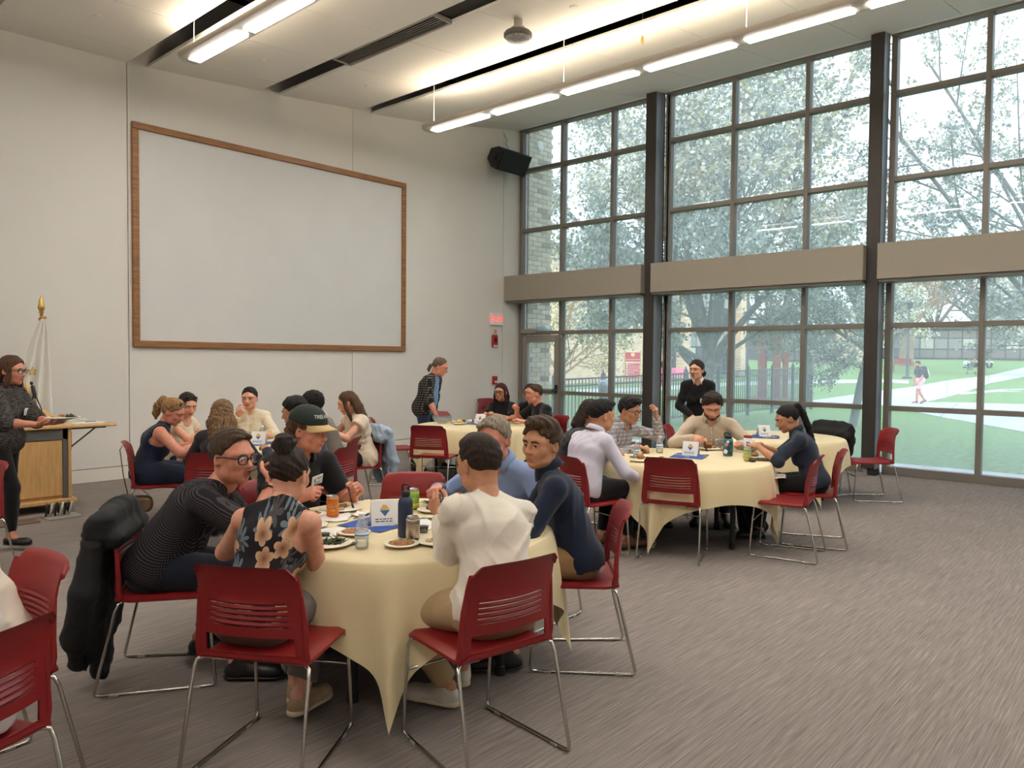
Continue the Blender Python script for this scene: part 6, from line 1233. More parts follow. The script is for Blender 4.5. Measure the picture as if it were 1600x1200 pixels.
def can(label, x, y, cols, words=None, rz=None, small=None):
    t = thing('drink_can', label, 'can', (x, y, ZC), face_cam(x, y) if rz is None else rz); m = mat('can_'+label[:12], cols[0], .35, metal=.35) if cols[0] else M_alu
    MB().lathe([(.024, .0), (.029, .006), (.0330, .014), (.0332, .104), (.0318, .110)], n=32).build('can_body', m, t, True)
    MB().lathe([(.0318, .110), (.027, .119), (.0275, .1225), (.0255, .1225), (.025, .119)], n=32).build('can_lid', M_alu, t, True); MB().bbox((-.008, -.012, .1195), (.008, .012, .1215), .002).build('can_tab', M_alu, t)
    for (z0, z1, c) in (small or []): MB().lathe([(.0334, z0), (.03345, z1)], n=32).build('can_band', mat('band_%d_%d_%d' % c, c, .4), t, True)
    for (w, sz, z, c, sl) in (words or []): text_cyl(w, sz, .0337, z, mat('ink_%d_%d_%d' % c, c, .5), t, 'can_lettering', slant=sl)
    return t
can('orange soda can with white lettering on a napkin at the nearest table', -9.281, -6.857, ((214, 122, 30),), [('Crush', .026, .068, (60, 40, 20), .12), ('Crush', .0255, .0688, (240, 236, 226), .12), ('Orange', .008, .046, (250, 240, 220), 0)], small=[(.098, .104, (190, 88, 24)), (.014, .022, (190, 88, 24))])
can('lime green soda can behind the navy bottle on the nearest table', -8.826, -6.998, ((134, 178, 48),), [('Starry', .024, .066, (20, 30, 20), .2), ('Starry', .0235, .0668, (246, 244, 230), .2)], small=[(.014, .040, (206, 190, 44)), (.084, .1035, (150, 190, 70))])
t = can('bare silver can with its printed back turned, beside the navy bottle', -9.33, -7.582, (None,), [('NUTRITION FACTS', .0055, .095, (70, 70, 74), 0), ('0 calories', .006, .086, (70, 70, 74), 0), ('sparkling water', .0055, .078, (70, 70, 74), 0)])
m = MB()
for k in range(6): pass
for k in range(7): MB().bbox((-.004+.0028*k*.6-.004, -.0342, .022), (-.0032+.0028*k*.6-.004, -.0336, .034), .0001).build('barcode_bar', M_ink2, t)
can('small lime can half hidden by the white-shirted man', -8.44, -7.12, ((120, 176, 60),), [('Starry', .02, .066, (246, 244, 230), .2)])
can('pale green patterned can on the middle right table', -5.473, -7.44, ((170, 186, 140),), [('Ginger Ale', .013, .070, (70, 110, 50), 0)], small=[(.03, .05, (210, 170, 60)), (.088, .1, (120, 150, 90))])
def water(label, x, y, band=(70, 130, 190)):
    t = thing('water_bottle', label, 'bottle', (x, y, ZC), face_cam(x, y)); b = [(.026, 0), (.031, .006), (.032, .03), (.030, .036), (.032, .042), (.032, .085), (.030, .098), (.022, .122), (.0135, .136), (.0135, .146)]
    MB().lathe(b, n=28).build('bottle_body', M_pet, t, True); MB().lathe([(.0145, .143), (.0145, .160), (.013, .162)], n=20).build('bottle_cap', M_cap, t)
    MB().lathe([(.0324, .048), (.0324, .078)], n=28).build('bottle_label', mat('bottle_label_white', (225, 232, 238), .5), t, True); MB().lathe([(.0327, .062), (.0327, .069)], n=28).build('label_band', mat('band_b%d' % band[0], band, .5), t, True)
    MB().lathe([(.029, .004), (.0295, .10), (.02, .118)], n=24).build('water', glass('water_'+str(len(MATS)), (.98, .99, 1.0), .06, .25), t, True); return t
water('small clear water bottle with blue band beside the black spoon', -9.578, -7.514); water('small clear water bottle nearest the lavender-shirted man', -6.037, -6.669); water('small clear water bottle beside the plaid-shirted man', -5.52, -6.59)
t = thing('steel_bottle', 'tall dark navy bottle with loop cap on the nearest table', 'bottle', (-9.289, -7.478, ZC), face_cam(-9.289, -7.478)); M_nb = mat('navy_bottle', (34, 46, 74), .5, bump=(400, .05))
MB().lathe([(.030, 0), (.0355, .006), (.0365, .016), (.0365, .165), (.033, .182), (.022, .196), (.0185, .2)], n=32).build('bottle_body', M_nb, t, True); MB().lathe([(.021, .198), (.0225, .204), (.0225, .222), (.018, .228)], n=24).build('bottle_cap', M_black, t, True); MB().tube([(-.013, 0, .225), (-.016, 0, .245), (-.010, 0, .258), (.010, 0, .258), (.016, 0, .245), (.013, 0, .225)], .0055, 8).build('cap_loop', M_black, t, True)
t = thing('sport_bottle', 'teal bottle with stickers and black cap on the middle right table', 'bottle', (-5.272, -7.16, ZC), face_cam(-5.27, -7.16)); M_teal = mat('teal_bottle', (24, 108, 128), .25, clear=.3)
MB().lathe([(.038, 0), (.0435, .008), (.0445, .06), (.043, .064), (.0445, .07), (.0445, .145), (.04, .158), (.03, .162)], n=32).build('bottle_body', M_teal, t, True); MB().lathe([(.033, .16), (.0335, .185), (.026, .195), (.012, .197)], n=28).tube([(-.03, 0, .18), (-.036, 0, .205), (-.015, 0, .216), (.01, 0, .208), (.024, 0, .19)], .006, 8).build('bottle_cap', M_black, t, True)
for k, (a, z, r_, c) in enumerate([(-.35, .11, .016, (206, 110, 100)), (.15, .075, .018, (30, 34, 40)), (-.5, .045, .02, (220, 218, 210)), (.6, .115, .014, (30, 34, 40)), (.35, .03, .018, (40, 44, 50)), (-.05, .135, .012, (226, 220, 210))]):
    MB().lathe([(r_, 0), (r_, .0006)], n=14, M=Rz(a) @ Matrix.Translation((0, -.0446, z)) @ Matrix.Rotation(PI/2, 4, 'X')).build('sticker', mat('sticker%d' % k, c, .5), t)
t = thing('tumbler', 'white and maroon tumbler with crest on the middle right table', 'tumbler', (-5.05, -7.25, ZC), face_cam(-5.05, -7.25)); M_mar = mat('maroon', (130, 24, 40), .4)
MB().lathe([(.033, 0), (.036, .05), (.037, .055)], n=28).build('base_band', M_mar, t, True); MB().lathe([(.037, .055), (.041, .16)], n=28).build('cup_body', M_cap, t, True); MB().lathe([(.0415, .16), (.043, .164), (.043, .176), (.036, .182)], n=28).build('lid', M_mar, t, True); MB().bbox((-.013, -.0415, .085), (.013, -.038, .125), .003).build('crest', M_mar, t); MB().bbox((-.003, -.043, .09), (.003, -.041, .12), .0005).bbox((-.010, -.043, .102), (.010, -.041, .108), .0005).build('crest_cross', M_cap, t)
def tent(label, x, y, rz, s=1.0):
    t = thing('table_tent', label, 'card', (x, y, ZC+.001), rz); h, w, d = .128*s, .072*s, .045*s; L = math.hypot(h, d); a = math.atan2(d, h)
    for sd in (-1, 1):
        M_ = Matrix.Translation((0, sd*d, 0)) @ Matrix.Rotation(sd*a, 4, 'X'); p = MB().bbox((-w, -.0008, 0), (w, .0008, L), .0003, M=M_).build('card_panel', M_tag, t)
        yy = sd*.0012; Mp = M_ @ Matrix(((1, 0, 0, 0), (0, 0, sd*1.0, yy), (0, 1, 0, 0), (0, 0, 0, 1)))
        MB().prism([(-.026*s, .085*s), (.026*s, .085*s), (.006*s, .112*s), (0, .108*s), (-.005*s, .114*s)], 0, .0005, M=Mp).build('emblem_top', M_tgold, p); MB().prism([(-.026*s, .082*s), (0, .050*s), (.026*s, .082*s)], 0, .0005, M=Mp).build('emblem_base', M_tblue, p)
        for k, z in enumerate((.034, .022)): 
            xx = -.05*s
            for wd in ((.016, .013, .018, .008, .012) if k == 0 else (.02, .024, .012, .016)): MB().bbox((0, 0, 0), (wd*s, .005*s, .0004), .0001, M=Mp @ Matrix.Translation((xx, z*s, 0))).build('print_word', M_ink2, p); xx += (wd+.005)*s
    return t
tent('white folded table card with gold and blue emblem on the nearest table', -9.19, -7.19, math.radians(-32)); tent('folded table card on the table below the screen', -7.80, -3.50, math.radians(-45)); tent('folded table card on the corner table', -4.52, -3.32, math.radians(-75)); tent('folded table card beside the teal bottle on the middle right table', -5.49, -6.90, math.radians(-75)); tent('folded table card on the window table behind ponytailed woman', -3.32, -6.62, math.radians(-40))
def bandana(label, x, y, rz, a=.17, b=.17, seed=0):
    R = np.random.RandomState(seed); n = 14; V = []; Q = []
    for i in range(n+1):
        for j in range(n+1): V.append((-a+2*a*i/n, -b+2*b*j/n, .0015+.003*abs(math.sin(i*.9+seed)*math.sin(j*.7))+(.004*(i == n or j == 0))*R.rand()))
    for i in range(n):
        for j in range(n): Q.append((i*(n+1)+j, (i+1)*(n+1)+j, (i+1)*(n+1)+j+1, i*(n+1)+j+1))
    t = thing('napkin', label, 'napkin', (x, y, ZC), rz); np_mesh('cloth_sheet', np.array(V), np.array(Q), M_blue, t)
    for k in range(9):
        p = R.uniform(-.9, .9, 2)*[a, b]; pts = [np.array([p[0], p[1], .0065])]
        for q in range(5): pts.append(pts[-1]+np.append(R.normal(0, .022, 2), 0))
        MB().tube([np.clip(q_, [-a, -b, 0], [a, b, 1]) for q_ in pts], .002, 4).build('printed_squiggle', M_yel2, t)
bandana('blue printed napkin under the table card on the nearest table', -9.17, -7.15, math.radians(10), .19, .15, 1); bandana('blue printed napkin under the card on the middle right table', -5.55, -6.92, .3, .17, .15, 2); bandana('blue printed napkin under the card on the corner table', -4.58, -3.28, .3, .16, .15, 3); bandana('blue printed napkin under the card on the window table', -3.40, -6.68, .4, .18, .15, 4); bandana('blue printed napkin under the card on the table below screen', -7.78, -3.46, .2, .16, .15, 5)
def plate(label, x, y, r=.09, z=ZC, rz=0):
    t = thing('plate', label, 'plate', (x, y, z), rz); MB().lathe([(r*.58, 0), (r*.62, .002), (r*.66, .006), (r*.97, .013), (r, .0145), (r*.985, .0165), (r*.66, .009), (r*.6, .006)], n=40).build('plate_body', M_plate, t, True)
    MB().lathe([(r*.99, .0155), (r*1.004, .016), (r*.985, .0172)], n=40).build('plate_rim', M_plate, t, True); return t
def cookie(label, x, y, r, seed, z=ZC+.009):
    R = np.random.RandomState(seed); t = thing('cookie', label, 'cookie', (x, y, z), seed); MB().lathe([(r*.9, 0), (r, .004), (r*.98, .009), (r*.8, .013), (r*.4, .0145), (0, .015)], n=26).build('biscuit', M_cookie, t, True)
    for k in range(9): a, q = R.uniform(0, 6.28), r*.85*math.sqrt(R.rand()); MB().lathe([(.006, -.003), (.007, .001), (.004, .0035), (0, .004)], (q*math.cos(a), q*math.sin(a), .0125-.02*q), 7).build('chocolate_chip', M_chip, t, True)
def lump(name, label, cat, x, y, mats_, parts, z=ZC+.01, rz=0, res=.006, bump=.003):
    """organic food item sculpted from ellipsoids; parts: (name, material index, [(x, y, z, rx, ry, rz)])"""
    t = thing(name, label, cat, (x, y, z), rz)
    for nm, mi, els in parts:
        S = Solid(.008)
        for e in els: S.ell(e[:3], e[3:])
        S.fold = lambda X, Y, Z: bump*np.sin(190*X+3*np.sin(60*Y))*np.sin(170*Y+60*Z); v, q = S.mesh(res); np_mesh(nm, v, q, mats_[mi], t)
    return t
def greens(label, x, y, r, seed, z=ZC+.01, n=34):
    R = np.random.RandomState(seed); t = thing('salad', label, 'food', (x, y, z)); m = MB()
    for k in range(n):
        a, q = R.uniform(0, 6.28), r*math.sqrt(R.rand()); d = norm(R.normal(0, 1, 3)*[1, 1, .4]); p = np.array([q*math.cos(a), q*math.sin(a), .004+.022*R.rand()*(1.2-q/r)]); w = norm(np.cross(d, [0, 0, 1])); l_ = .018+.02*R.rand()
        pts = [p-d*l_, p-d*l_*.2+w*.009+[0, 0, .004], p+d*l_, p-d*l_*.2-w*.009+[0, 0, .002]]; m.add(pts+[q_-np.array([0, 0, .0015]) for q_ in pts], [(0, 1, 2, 3), (7, 6, 5, 4), (0, 4, 5, 1), (1, 5, 6, 2), (2, 6, 7, 3), (3, 7, 4, 0)])
    o = m.build('leaves', M_green, t); o['kind'] = 'stuff'; S = Solid(.01).ell((0, 0, .002), (r*.8, r*.8, .010)); v, q = S.mesh(.007); np_mesh('salad_base', v, q, M_green, t)
def roll(label, x, y, r=.036, z=ZC+.01): return lump('bread_roll', label, 'bread roll', x, y, [M_roll, M_pale], [('crust', 0, [(0, 0, r*.75, r, r*.95, r*.78)]), ('crumb_base', 1, [(0, 0, r*.2, r*.9, r*.86, r*.25)])], z)
def meats(label, x, y, s=1, z=ZC+.01, rz=0): return lump('sliced_meat', label, 'food', x, y, [M_meat, M_pale], [('slice', 0, [(0, 0, .012, .035*s, .022*s, .012), (.03*s, .015, .014, .028*s, .02*s, .013)]), ('garnish', 1, [(-.03*s, .01, .010, .02*s, .02*s, .010), (-.01, -.028*s, .010, .022*s, .014*s, .009)])], z, rz)
def utensil(kind, label, p, d, m=M_blk, L=.17, up=None):
    """p handle end, d direction to the working end"""
    p = Vector(p); d = Vector(d).normalized(); u = Vector(up or (0, 0, 1)); s_ = d.cross(u).normalized(); u = s_.cross(d); t = thing(kind, label, kind, p); MM = Matrix([list(s_), list(d), list(u)]).transposed().to_4x4()
    MB().tube([(0, 0, 0), (0, L*.3, .001), (0, L*.62, .0)], [.0055, .005, .0028], 8, M if False else 0, True, False, .5)
    h = MB(); h.tube([(0, 0, 0), (0, L*.06, .0005), (0, L*.35, .001), (0, L*.66, 0)], [.003, .0058, .0046, .0026], 8, flat=.5); h.v = [tuple(MM @ Vector(q)) for q in h.v]; h.build('handle', m, t, True)
    b = MB()
    if kind == 'spoon': b.lathe([(0, -.005), (.009, -.0042), (.0165, -.0005), (.0178, .0015), (.0165, .0012), (.009, -.002), (0, -.003)], (0, L*.84, .002), 18, sy=1.5)
    elif kind == 'knife': b.add([(-.007, L*.62, -.0006), (.004, L*.62, -.0006), (.007, L*.9, -.0006), (.001, L, -.0006), (-.006, L*.98, -.0006), (-.007, L*.62, .0006), (.004, L*.62, .0006), (.007, L*.9, .0006), (.001, L, .0006), (-.006, L*.98, .0006)], [(4, 3, 2, 1, 0), (5, 6, 7, 8, 9), (0, 1, 6, 5), (1, 2, 7, 6), (2, 3, 8, 7), (3, 4, 9, 8), (4, 0, 5, 9)])
    else:
        b.tube([(0, L*.62, 0), (0, L*.74, -.003)], [.003, .009], 8, flat=.35)
        for k in (-1.5, -.5, .5, 1.5): b.tube([(k*.0052, L*.73, -.003), (k*.0056, L*.86, -.001), (k*.0056, L, .004)], [.0022, .002, .0012], 5)
    b.v = [tuple(MM @ Vector(q)) for q in b.v]; b.build('bowl' if kind == 'spoon' else 'blade' if kind == 'knife' else 'tines', m, t, True); return t
# nearest table
plate('cream plate with one big chocolate chip cookie, nearest camera', -9.427, -7.615, .082); cookie('big chocolate chip cookie on the plate nearest the camera', -9.427, -7.615, .062, 3)
plate('cream plate holding brown sliced meat beside the cookie plate', -9.285, -7.70, .088); meats('brown sliced meat on the plate in front of the white-shirted man', -9.285, -7.70, 1.1)
plate('cream plate with cookie partly behind the clear water bottle', -9.44, -7.265, .082); cookie('chocolate chip cookie behind the clear water bottle', -9.44, -7.265, .062, 5)
plate('cream plate with a dark brownie in front of the grey-haired man', -8.80, -7.12, .08); lump('brownie', 'dark brownie piece on the plate before the grey-haired man', 'food', -8.80, -7.12, [M_chip, M_pale], [('cake', 0, [(0, 0, .014, .034, .022, .014)]), ('topping', 1, [(-.01, .014, .024, .022, .012, .006)])])
plate('large plate of greens, meat and muffin before the grey-haired man', -8.60, -7.04, .118); greens('dark green salad on the grey-haired man plate', -8.655, -6.985, .045, 4); meats('pale sliced meat on the grey-haired man plate', -8.62, -7.07, .9); roll('golden muffin on the grey-haired man plate', -8.545, -7.08, .042)
plate('large plate of food before the man in the cap', -9.13, -6.72, .118); meats('sliced meat on the plate of the man in the cap', -9.16, -6.74, 1.2); lump('pasta_salad', 'pale pasta salad on the plate of the man in the cap', 'food', -9.08, -6.70, [M_pale, M_green], [('pasta', 0, [(0, 0, .012, .035, .03, .014), (.02, .02, .012, .02, .02, .012)]), ('herbs', 1, [(-.02, -.015, .02, .012, .012, .006)])])
plate('cream plate under the elbow of the man in glasses, upper one', -9.34, -6.74, .085); cookie('cookie on the upper plate by the man in glasses', -9.34, -6.74, .055, 8); plate('cream plate with sandwich by the man in glasses, lower one', -9.50, -6.97, .095); meats('sandwich pieces on the lower plate by the man in glasses', -9.49, -6.97, 1.1)
plate('large plate of green beans in front of the floral-top woman', -9.66, -7.36, .115); greens('heap of dark green beans on plate of floral-top woman', -9.635, -7.375, .06, 9, n=44)
def cup_small(label, x, y, txt):
    t = thing('dip_cup', label, 'cup', (x, y, ZC), face_cam(x, y)); MB().lathe([(.020, 0), (.026, .028), (.027, .030), (.025, .030), (.0195, .004)], n=24).build('cup_body', M_black, t, True); MB().lathe([(.0262, .0285), (.0277, .0305), (.0262, .031)], n=24).build('cup_rim', M_black, t, True)
    for k, w in enumerate(txt): text_cyl(w, .0095, .0262, .019-k*.010, M_cap, t, 'cup_lettering')
cup_small('small black dip cup with white print beside the silver can', -9.165, -7.47, ('MADE', 'FOR DIP')); cup_small('small black dip cup on the plate of floral-top woman', -9.60, -7.25, ('MADE', 'FOR DIP'))
def napkin(label, x, y, rz, a=.085, b=.075, seed=1, z=ZC, m=M_nap):
    n = 10; V = []; Q = []
    for i in range(n+1):
        for j in range(n+1):
            u, w = i/n*2-1, j/n*2-1; V.append((a*u+.008*math.sin(3*w+seed), b*w+.008*math.sin(4*u+seed), .002+.012*abs(math.sin(1.7*u+seed))*abs(math.cos(1.3*w+.5*seed))))
    for i in range(n):
        for j in range(n): Q.append((i*(n+1)+j, (i+1)*(n+1)+j, (i+1)*(n+1)+j+1, i*(n+1)+j+1))
    t = tag(np_mesh('paper_napkin', np.array(V), np.array(Q), m), label, 'napkin'); t.location = (x, y, z); t.rotation_euler = (0, 0, rz); md = t.modifiers.new('t', 'SOLIDIFY'); md.thickness = .002; md.offset = 1; return t
napkin('crumpled white napkin beside the floral-top woman', -9.50, -7.14, .4); napkin('white napkin under the orange soda can', -9.29, -6.87, .9, .10, .09, 4, ZC-.001); napkin('white folded napkin before the white-shirted man', -9.06, -7.36, 1.2, .11, .05, 2); napkin('white napkin beside the brownie plate', -8.86, -7.28, .3, .09, .07, 6); napkin('crumpled wrapper beside the black knife on nearest table', -9.13, -6.90, .5, .05, .04, 3)
utensil('spoon', 'black plastic spoon lying on the nearest table', (-9.70, -7.43, ZC+.006), (.55, .0, .0), L=.165); utensil('knife', 'black plastic knife lying behind the table card', (-9.02, -6.73, ZC+.012), (-.65, -.55, .0)); utensil('fork', 'black plastic fork lying beside the orange can', (-9.24, -6.99, ZC+.008), (.75, .25, .0), L=.15); utensil('fork', 'black fork resting toward the green can', (-8.62, -6.93, ZC+.015), (-.9, .05, .0), L=.17)
# middle right table
plate('cream plate with bread roll nearest the lavender-shirted man', -6.18, -6.80, .095); roll('round brown bread roll nearest the lavender-shirted man', -6.15, -6.78, .034); plate('cream plate with pale cake slice at the middle right table', -6.12, -6.98, .09); lump('cake_slice', 'pale cake slice on the plate behind the empty chair', 'food', -6.12, -6.98, [M_pale, M_roll], [('sponge', 0, [(0, 0, .02, .045, .03, .02)]), ('icing', 1, [(0, .01, .04, .03, .02, .006)])])
plate('large plate with bread and cheese before the plaid-shirted man', -5.62, -6.42, .115); roll('bread roll on the plaid-shirted man plate', -5.70, -6.38, .036); lump('cheese_wedge', 'yellow cheese wedge on the plaid-shirted man plate', 'food', -5.56, -6.47, [M_cheese, M_roll], [('wedge', 0, [(0, 0, .025, .03, .02, .03), (.02, .02, .02, .02, .03, .025)]), ('rind', 1, [(-.03, 0, .01, .016, .016, .01)])]); meats('dark food heap on the plaid-shirted man plate', -5.63, -6.47, 1.0)
plate('cream plate with sandwich wrap left of the water bottle', -5.93, -6.62, .09); lump('sandwich_wrap', 'pale sandwich wrap left of the water bottle', 'food', -5.93, -6.62, [M_pale, M_green], [('bread', 0, [(0, 0, .02, .05, .025, .02)]), ('filling', 1, [(.03, -.01, .018, .02, .016, .012)])])
napkin('long white napkin on the middle right table', -5.88, -6.76, .2, .11, .04, 2); plate('plate with burger before the bearded man in beige', -4.96, -6.80, .115); lump('burger', 'small burger on the plate of the bearded man', 'food', -4.97, -6.80, [M_roll, M_meat], [('bun_top', 0, [(0, 0, .045, .042, .042, .022)]), ('patty', 1, [(0, 0, .022, .044, .044, .010)]), ('bun_base', 0, [(0, 0, .010, .040, .040, .010)])]); lump('potato_wedges', 'roast potato wedges beside the burger', 'food', -4.90, -6.84, [M_roll, M_cheese], [('wedge', 0, [(0, 0, .012, .02, .012, .012)]), ('wedge', 1, [(.02, .02, .012, .012, .02, .012)])])
t = thing('paper_cup', 'small cream paper cup at the elbow of the man in beige', 'cup', (-4.98, -6.55, ZC)); MB().lathe([(.03, 0), (.04, .08), (.042, .083), (.039, .083), (.03, .01)], n=24).build('cup_body', M_plate, t, True); MB().lathe([(.04, .08), (.0428, .084), (.04, .086)], n=24).build('cup_rim', M_plate, t, True)
plate('plate with sandwich cut by the ponytailed woman', -5.24, -7.40, .105); lump('sandwich', 'sandwich being cut on the plate of ponytailed woman', 'food', -5.24, -7.40, [M_pale, M_meat], [('bread', 0, [(0, 0, .022, .045, .035, .022)]), ('filling', 1, [(.0, .0, .02, .05, .04, .006)])])
def slab(name, label, cat, x, y, rz, a, b, h, m, m2, z=ZC):
    t = thing(name, label, cat, (x, y, z), rz); MB().bbox((-a, -b, 0), (a, b, h), .004).build('case', m, t); MB().bbox((-a*.92, -b*.94, h), (a*.92, b*.94, h+.0008), .0003).build('screen', m2, t); return t
slab('phone', 'black phone lying at the edge of the middle right table', 'phone', -5.345, -7.55, .5, .038, .075, .009, M_black, mat('phone_glass', (14, 14, 16), .1)); lump('lens_cap', 'small dark round lid beside the patterned can', 'lid', -5.50, -7.50, [M_black, M_chip], [('lid', 0, [(0, 0, .012, .03, .03, .012)]), ('knob', 1, [(0, 0, .024, .01, .01, .006)])], z=ZC)
# window table
slab('phone', 'black phone lying on the window table left of the card', 'phone', -3.62, -6.38, .6, .038, .075, .009, M_black, MATS['phone_glass']); utensil('knife', 'black knife lying on the window table near the card', (-3.12, -6.98, ZC+.006), (-.6, .5, 0)); slab('tablet_sleeve', 'dark thin case lying at the far edge of window table', 'case', -3.35, -6.15, .8, .09, .12, .008, M_black, M_black); plate('cream plate with bread at the far side of window table', -3.72, -6.55, .09); roll('bread roll on the window table plate', -3.72, -6.55, .032)
# corner table
t = thing('glass_bowl', 'clear glass bowls stacked on the corner table', 'bowl', (-4.88, -2.95, ZC)); 
for k in range(2): MB().lathe([(.05, .0+.02*k), (.10, .03+.02*k), (.135, .085+.02*k), (.131, .085+.02*k), (.095, .034+.02*k), (.045, .006+.02*k)], n=32).build('bowl', M_pet, t, True)
plate('plate with yellow cake wedge on the corner table', -4.82, -3.22, .10); lump('cake_wedge', 'yellow cake wedge on the corner table', 'food', -4.82, -3.22, [M_cheese, M_pale], [('wedge', 0, [(0, 0, .03, .045, .03, .03)]), ('base', 1, [(.02, 0, .01, .05, .035, .01)])]); plate('plate of food in front of the standing man', -4.62, -2.98, .115); meats('sliced meat on the plate before the standing man', -4.62, -2.98, 1.3); greens('green salad on the plate before the standing man', -4.57, -3.04, .04, 12)
t = thing('rolled_cutlery', 'white rolled napkin with black band on the corner table', 'napkin', (-4.40, -3.05, ZC)); MB().tube([(-.09, 0, .018), (.09, 0.02, .018)], .017, 12).build('napkin_roll', M_nap, t, True); MB().tube([(-.02, .008, .018), (.01, .011, .018)], .0185, 12).build('band', M_black, t, True)
plate('plate of food before the person with clipped hair', -4.10, -3.58, .105); roll('bread roll on the plate of the person with clipped hair', -4.12, -3.56, .036); greens('green salad on the plate of the person with clipped hair', -4.06, -3.62, .035, 15); plate('plate before the woman with burgundy hair', -4.20, -3.05, .10); meats('food on the plate of the woman with burgundy hair', -4.20, -3.05, 1.0)
# table below the screen
plate('plate before the blond woman at table below the screen', -8.20, -3.46, .11); lump('rice_heap', 'pale food on the plate of the blond woman', 'food', -8.20, -3.46, [M_pale, M_meat], [('rice', 0, [(0, 0, .012, .05, .04, .014)]), ('meat', 1, [(.03, .03, .014, .025, .02, .012)])]); plate('plate before the young woman in cream top', -7.98, -2.98, .11); greens('salad on the plate of the young woman in cream', -7.98, -2.98, .05, 17); plate('plate before the woman in cream cardigan', -7.52, -2.95, .11); meats('food on the plate of the woman in cardigan', -7.52, -2.95, 1.1); plate('plate before the long brown-haired woman', -7.22, -3.45, .105); roll('bread roll on the plate of long brown-haired woman', -7.22, -3.45, .034); plate('plate before the man in grey sweater', -7.55, -3.82, .105); meats('food on the plate of the man in grey sweater', -7.55, -3.82, 1.0)
water('small clear water bottle on the table below the screen', -7.62, -3.25)
# everything set out above stands on one of the five tables: measured from the older table centres, moved with the tables
for o in set(bpy.data.objects)-_before:
    if o.parent is None and abs(o.location.z-ZC) < .08:
        k = min(range(5), key=lambda q: (o.location.x-((-9.10, -7.72, -4.75, -5.67, -3.24)[q]))**2+(o.location.y-((-7.27, -3.42, -3.42, -6.92, -6.72)[q]))**2); o.location.x += (.06, .10, .17, .14, .21)[k]; o.location.y += (.07, .17, .17, .07, .08)[k]
# ------------------------------------------------------------------ held things
def held(key, hand, kind, label, d, back=.05, L=.17):
    g = PEOPLE[key]['hand'][hand][0]; p = wpt(key, g); r = PEOPLE[key]['root'].rotation_euler.z; dw = Rz(r) @ Vector(d).normalized(); utensil(kind, label, p-dw*back, dw, L=L)
_g = PEOPLE['man_glasses']; held('man_glasses', 'R', 'fork', 'black fork lifted to the mouth of the man in glasses', _g['hl']((.01, .10, -.058))-_g['hand']['R'][0], .07, .15); held('man_cap', 'R', 'fork', 'black fork in the right hand of the man in the cap', (-.3, .6, -.55)); held('man_cap', 'L', 'knife', 'black knife in the left hand of the man in the cap', (.1, .5, -.7), .03); held('man_grey_hair', 'R', 'fork', 'black fork in the hand of the grey-haired man', (-.2, .3, -.9)); held('man_beige', 'R', 'fork', 'black fork in the hand of the bearded man in beige', (-.2, .3, -.9)); held('woman_ponytail', 'R', 'knife', 'black knife in the right hand of the ponytailed woman', (-.3, .6, -.6)); held('woman_ponytail', 'L', 'fork', 'black fork in the left hand of the ponytailed woman', (.3, .6, -.6)); held('woman_blond', 'R', 'fork', 'dark fork in the hand of the blond woman', (-.3, .5, -.8)); held('man_white', 'L', 'fork', 'black fork end in the hand of the white-shirted man', (.5, .6, .3), .08)
a, b = wpt('woman_walking', PEOPLE['woman_walking']['hand']['L'][0]), wpt('woman_walking', PEOPLE['woman_walking']['hand']['R'][0]); c = (a+b)/2+Vector((.02, -.02, -.006)); plate('plate of food carried by the walking woman', c.x, c.y, .13, c.z); greens('green leaves on the plate carried by walking woman', c.x+.04, c.y-.05, .045, 21, c.z+.012); lump('flatbread', 'pale bread pieces on the plate carried by walking woman', 'food', c.x-.03, c.y+.03, [M_pale, M_roll], [('bread', 0, [(0, 0, .012, .05, .04, .012)]), ('crust', 1, [(.02, -.02, .018, .03, .02, .01)])], c.z+.010); napkin('white napkins held under the plate of the walking woman', c.x+.05, c.y-.05, .4, .09, .08, 2, c.z-.012)
p = wpt('man_standing', PEOPLE['man_standing']['hand']['R'][0]); t = thing('phone', 'white phone held low by the standing man', 'phone', p, .6); MB().bbox((-.006, -.036, -.09), (.006, .036, .06), .004).build('case', M_cap, t); MB().bbox((-.008, -.032, -.085), (-.006, .032, .055), .001).build('screen', MATS['phone_glass'], t)
# watch of the man in glasses and cap of the capped man (parts of their people)
I = PEOPLE['man_glasses']; s_, e_, w_ = I['arms'][1]; ax = norm(w_-e_); q = w_-ax*.035; mw = MB(); pts = []; u = norm(np.cross(ax, [0, 0, 1])); v_ = np.cross(ax, u)
mw.tube([q+.034*(math.cos(a)*u+math.sin(a)*v_) for a in np.linspace(0, 2*PI, 19)[:-1]], .009, 6, closed=True, flat=.3); o = mw.build('watch_strap', M_black, I['root'], True); fcw = norm(np.array([.6, -.6, .5])-ax*np.dot([.6, -.6, .5], ax)); MB().lathe([(.021, 0), (.022, .006), (.018, .010)], n=16, M=Matrix.Translation(Vector(q+fcw*.033)) @ Vector(fcw).to_track_quat('Z', 'Y').to_matrix().to_4x4()).build('watch_case', M_black, I['root'])
I = PEOPLE['man_cap']; Mh = I['Mh']; S = Solid(.012).ell((0, -.013, .052), (.0935, .1145, .0955)); S.fn(lambda X, Y, Z: np.broadcast_to((Z-.045+.06*Y)*.9+0*X, np.broadcast_shapes(X.shape, Y.shape, Z.shape)), .004); v, q = S.mesh(.0055); M_cg = mat('cap_green', (28, 40, 34), .85, bump=(200, .2)); np_mesh('cap_crown', np.array([list(Mh @ Vector(p)) for p in v]), q, M_cg, I['root'])
V = []; Q = []
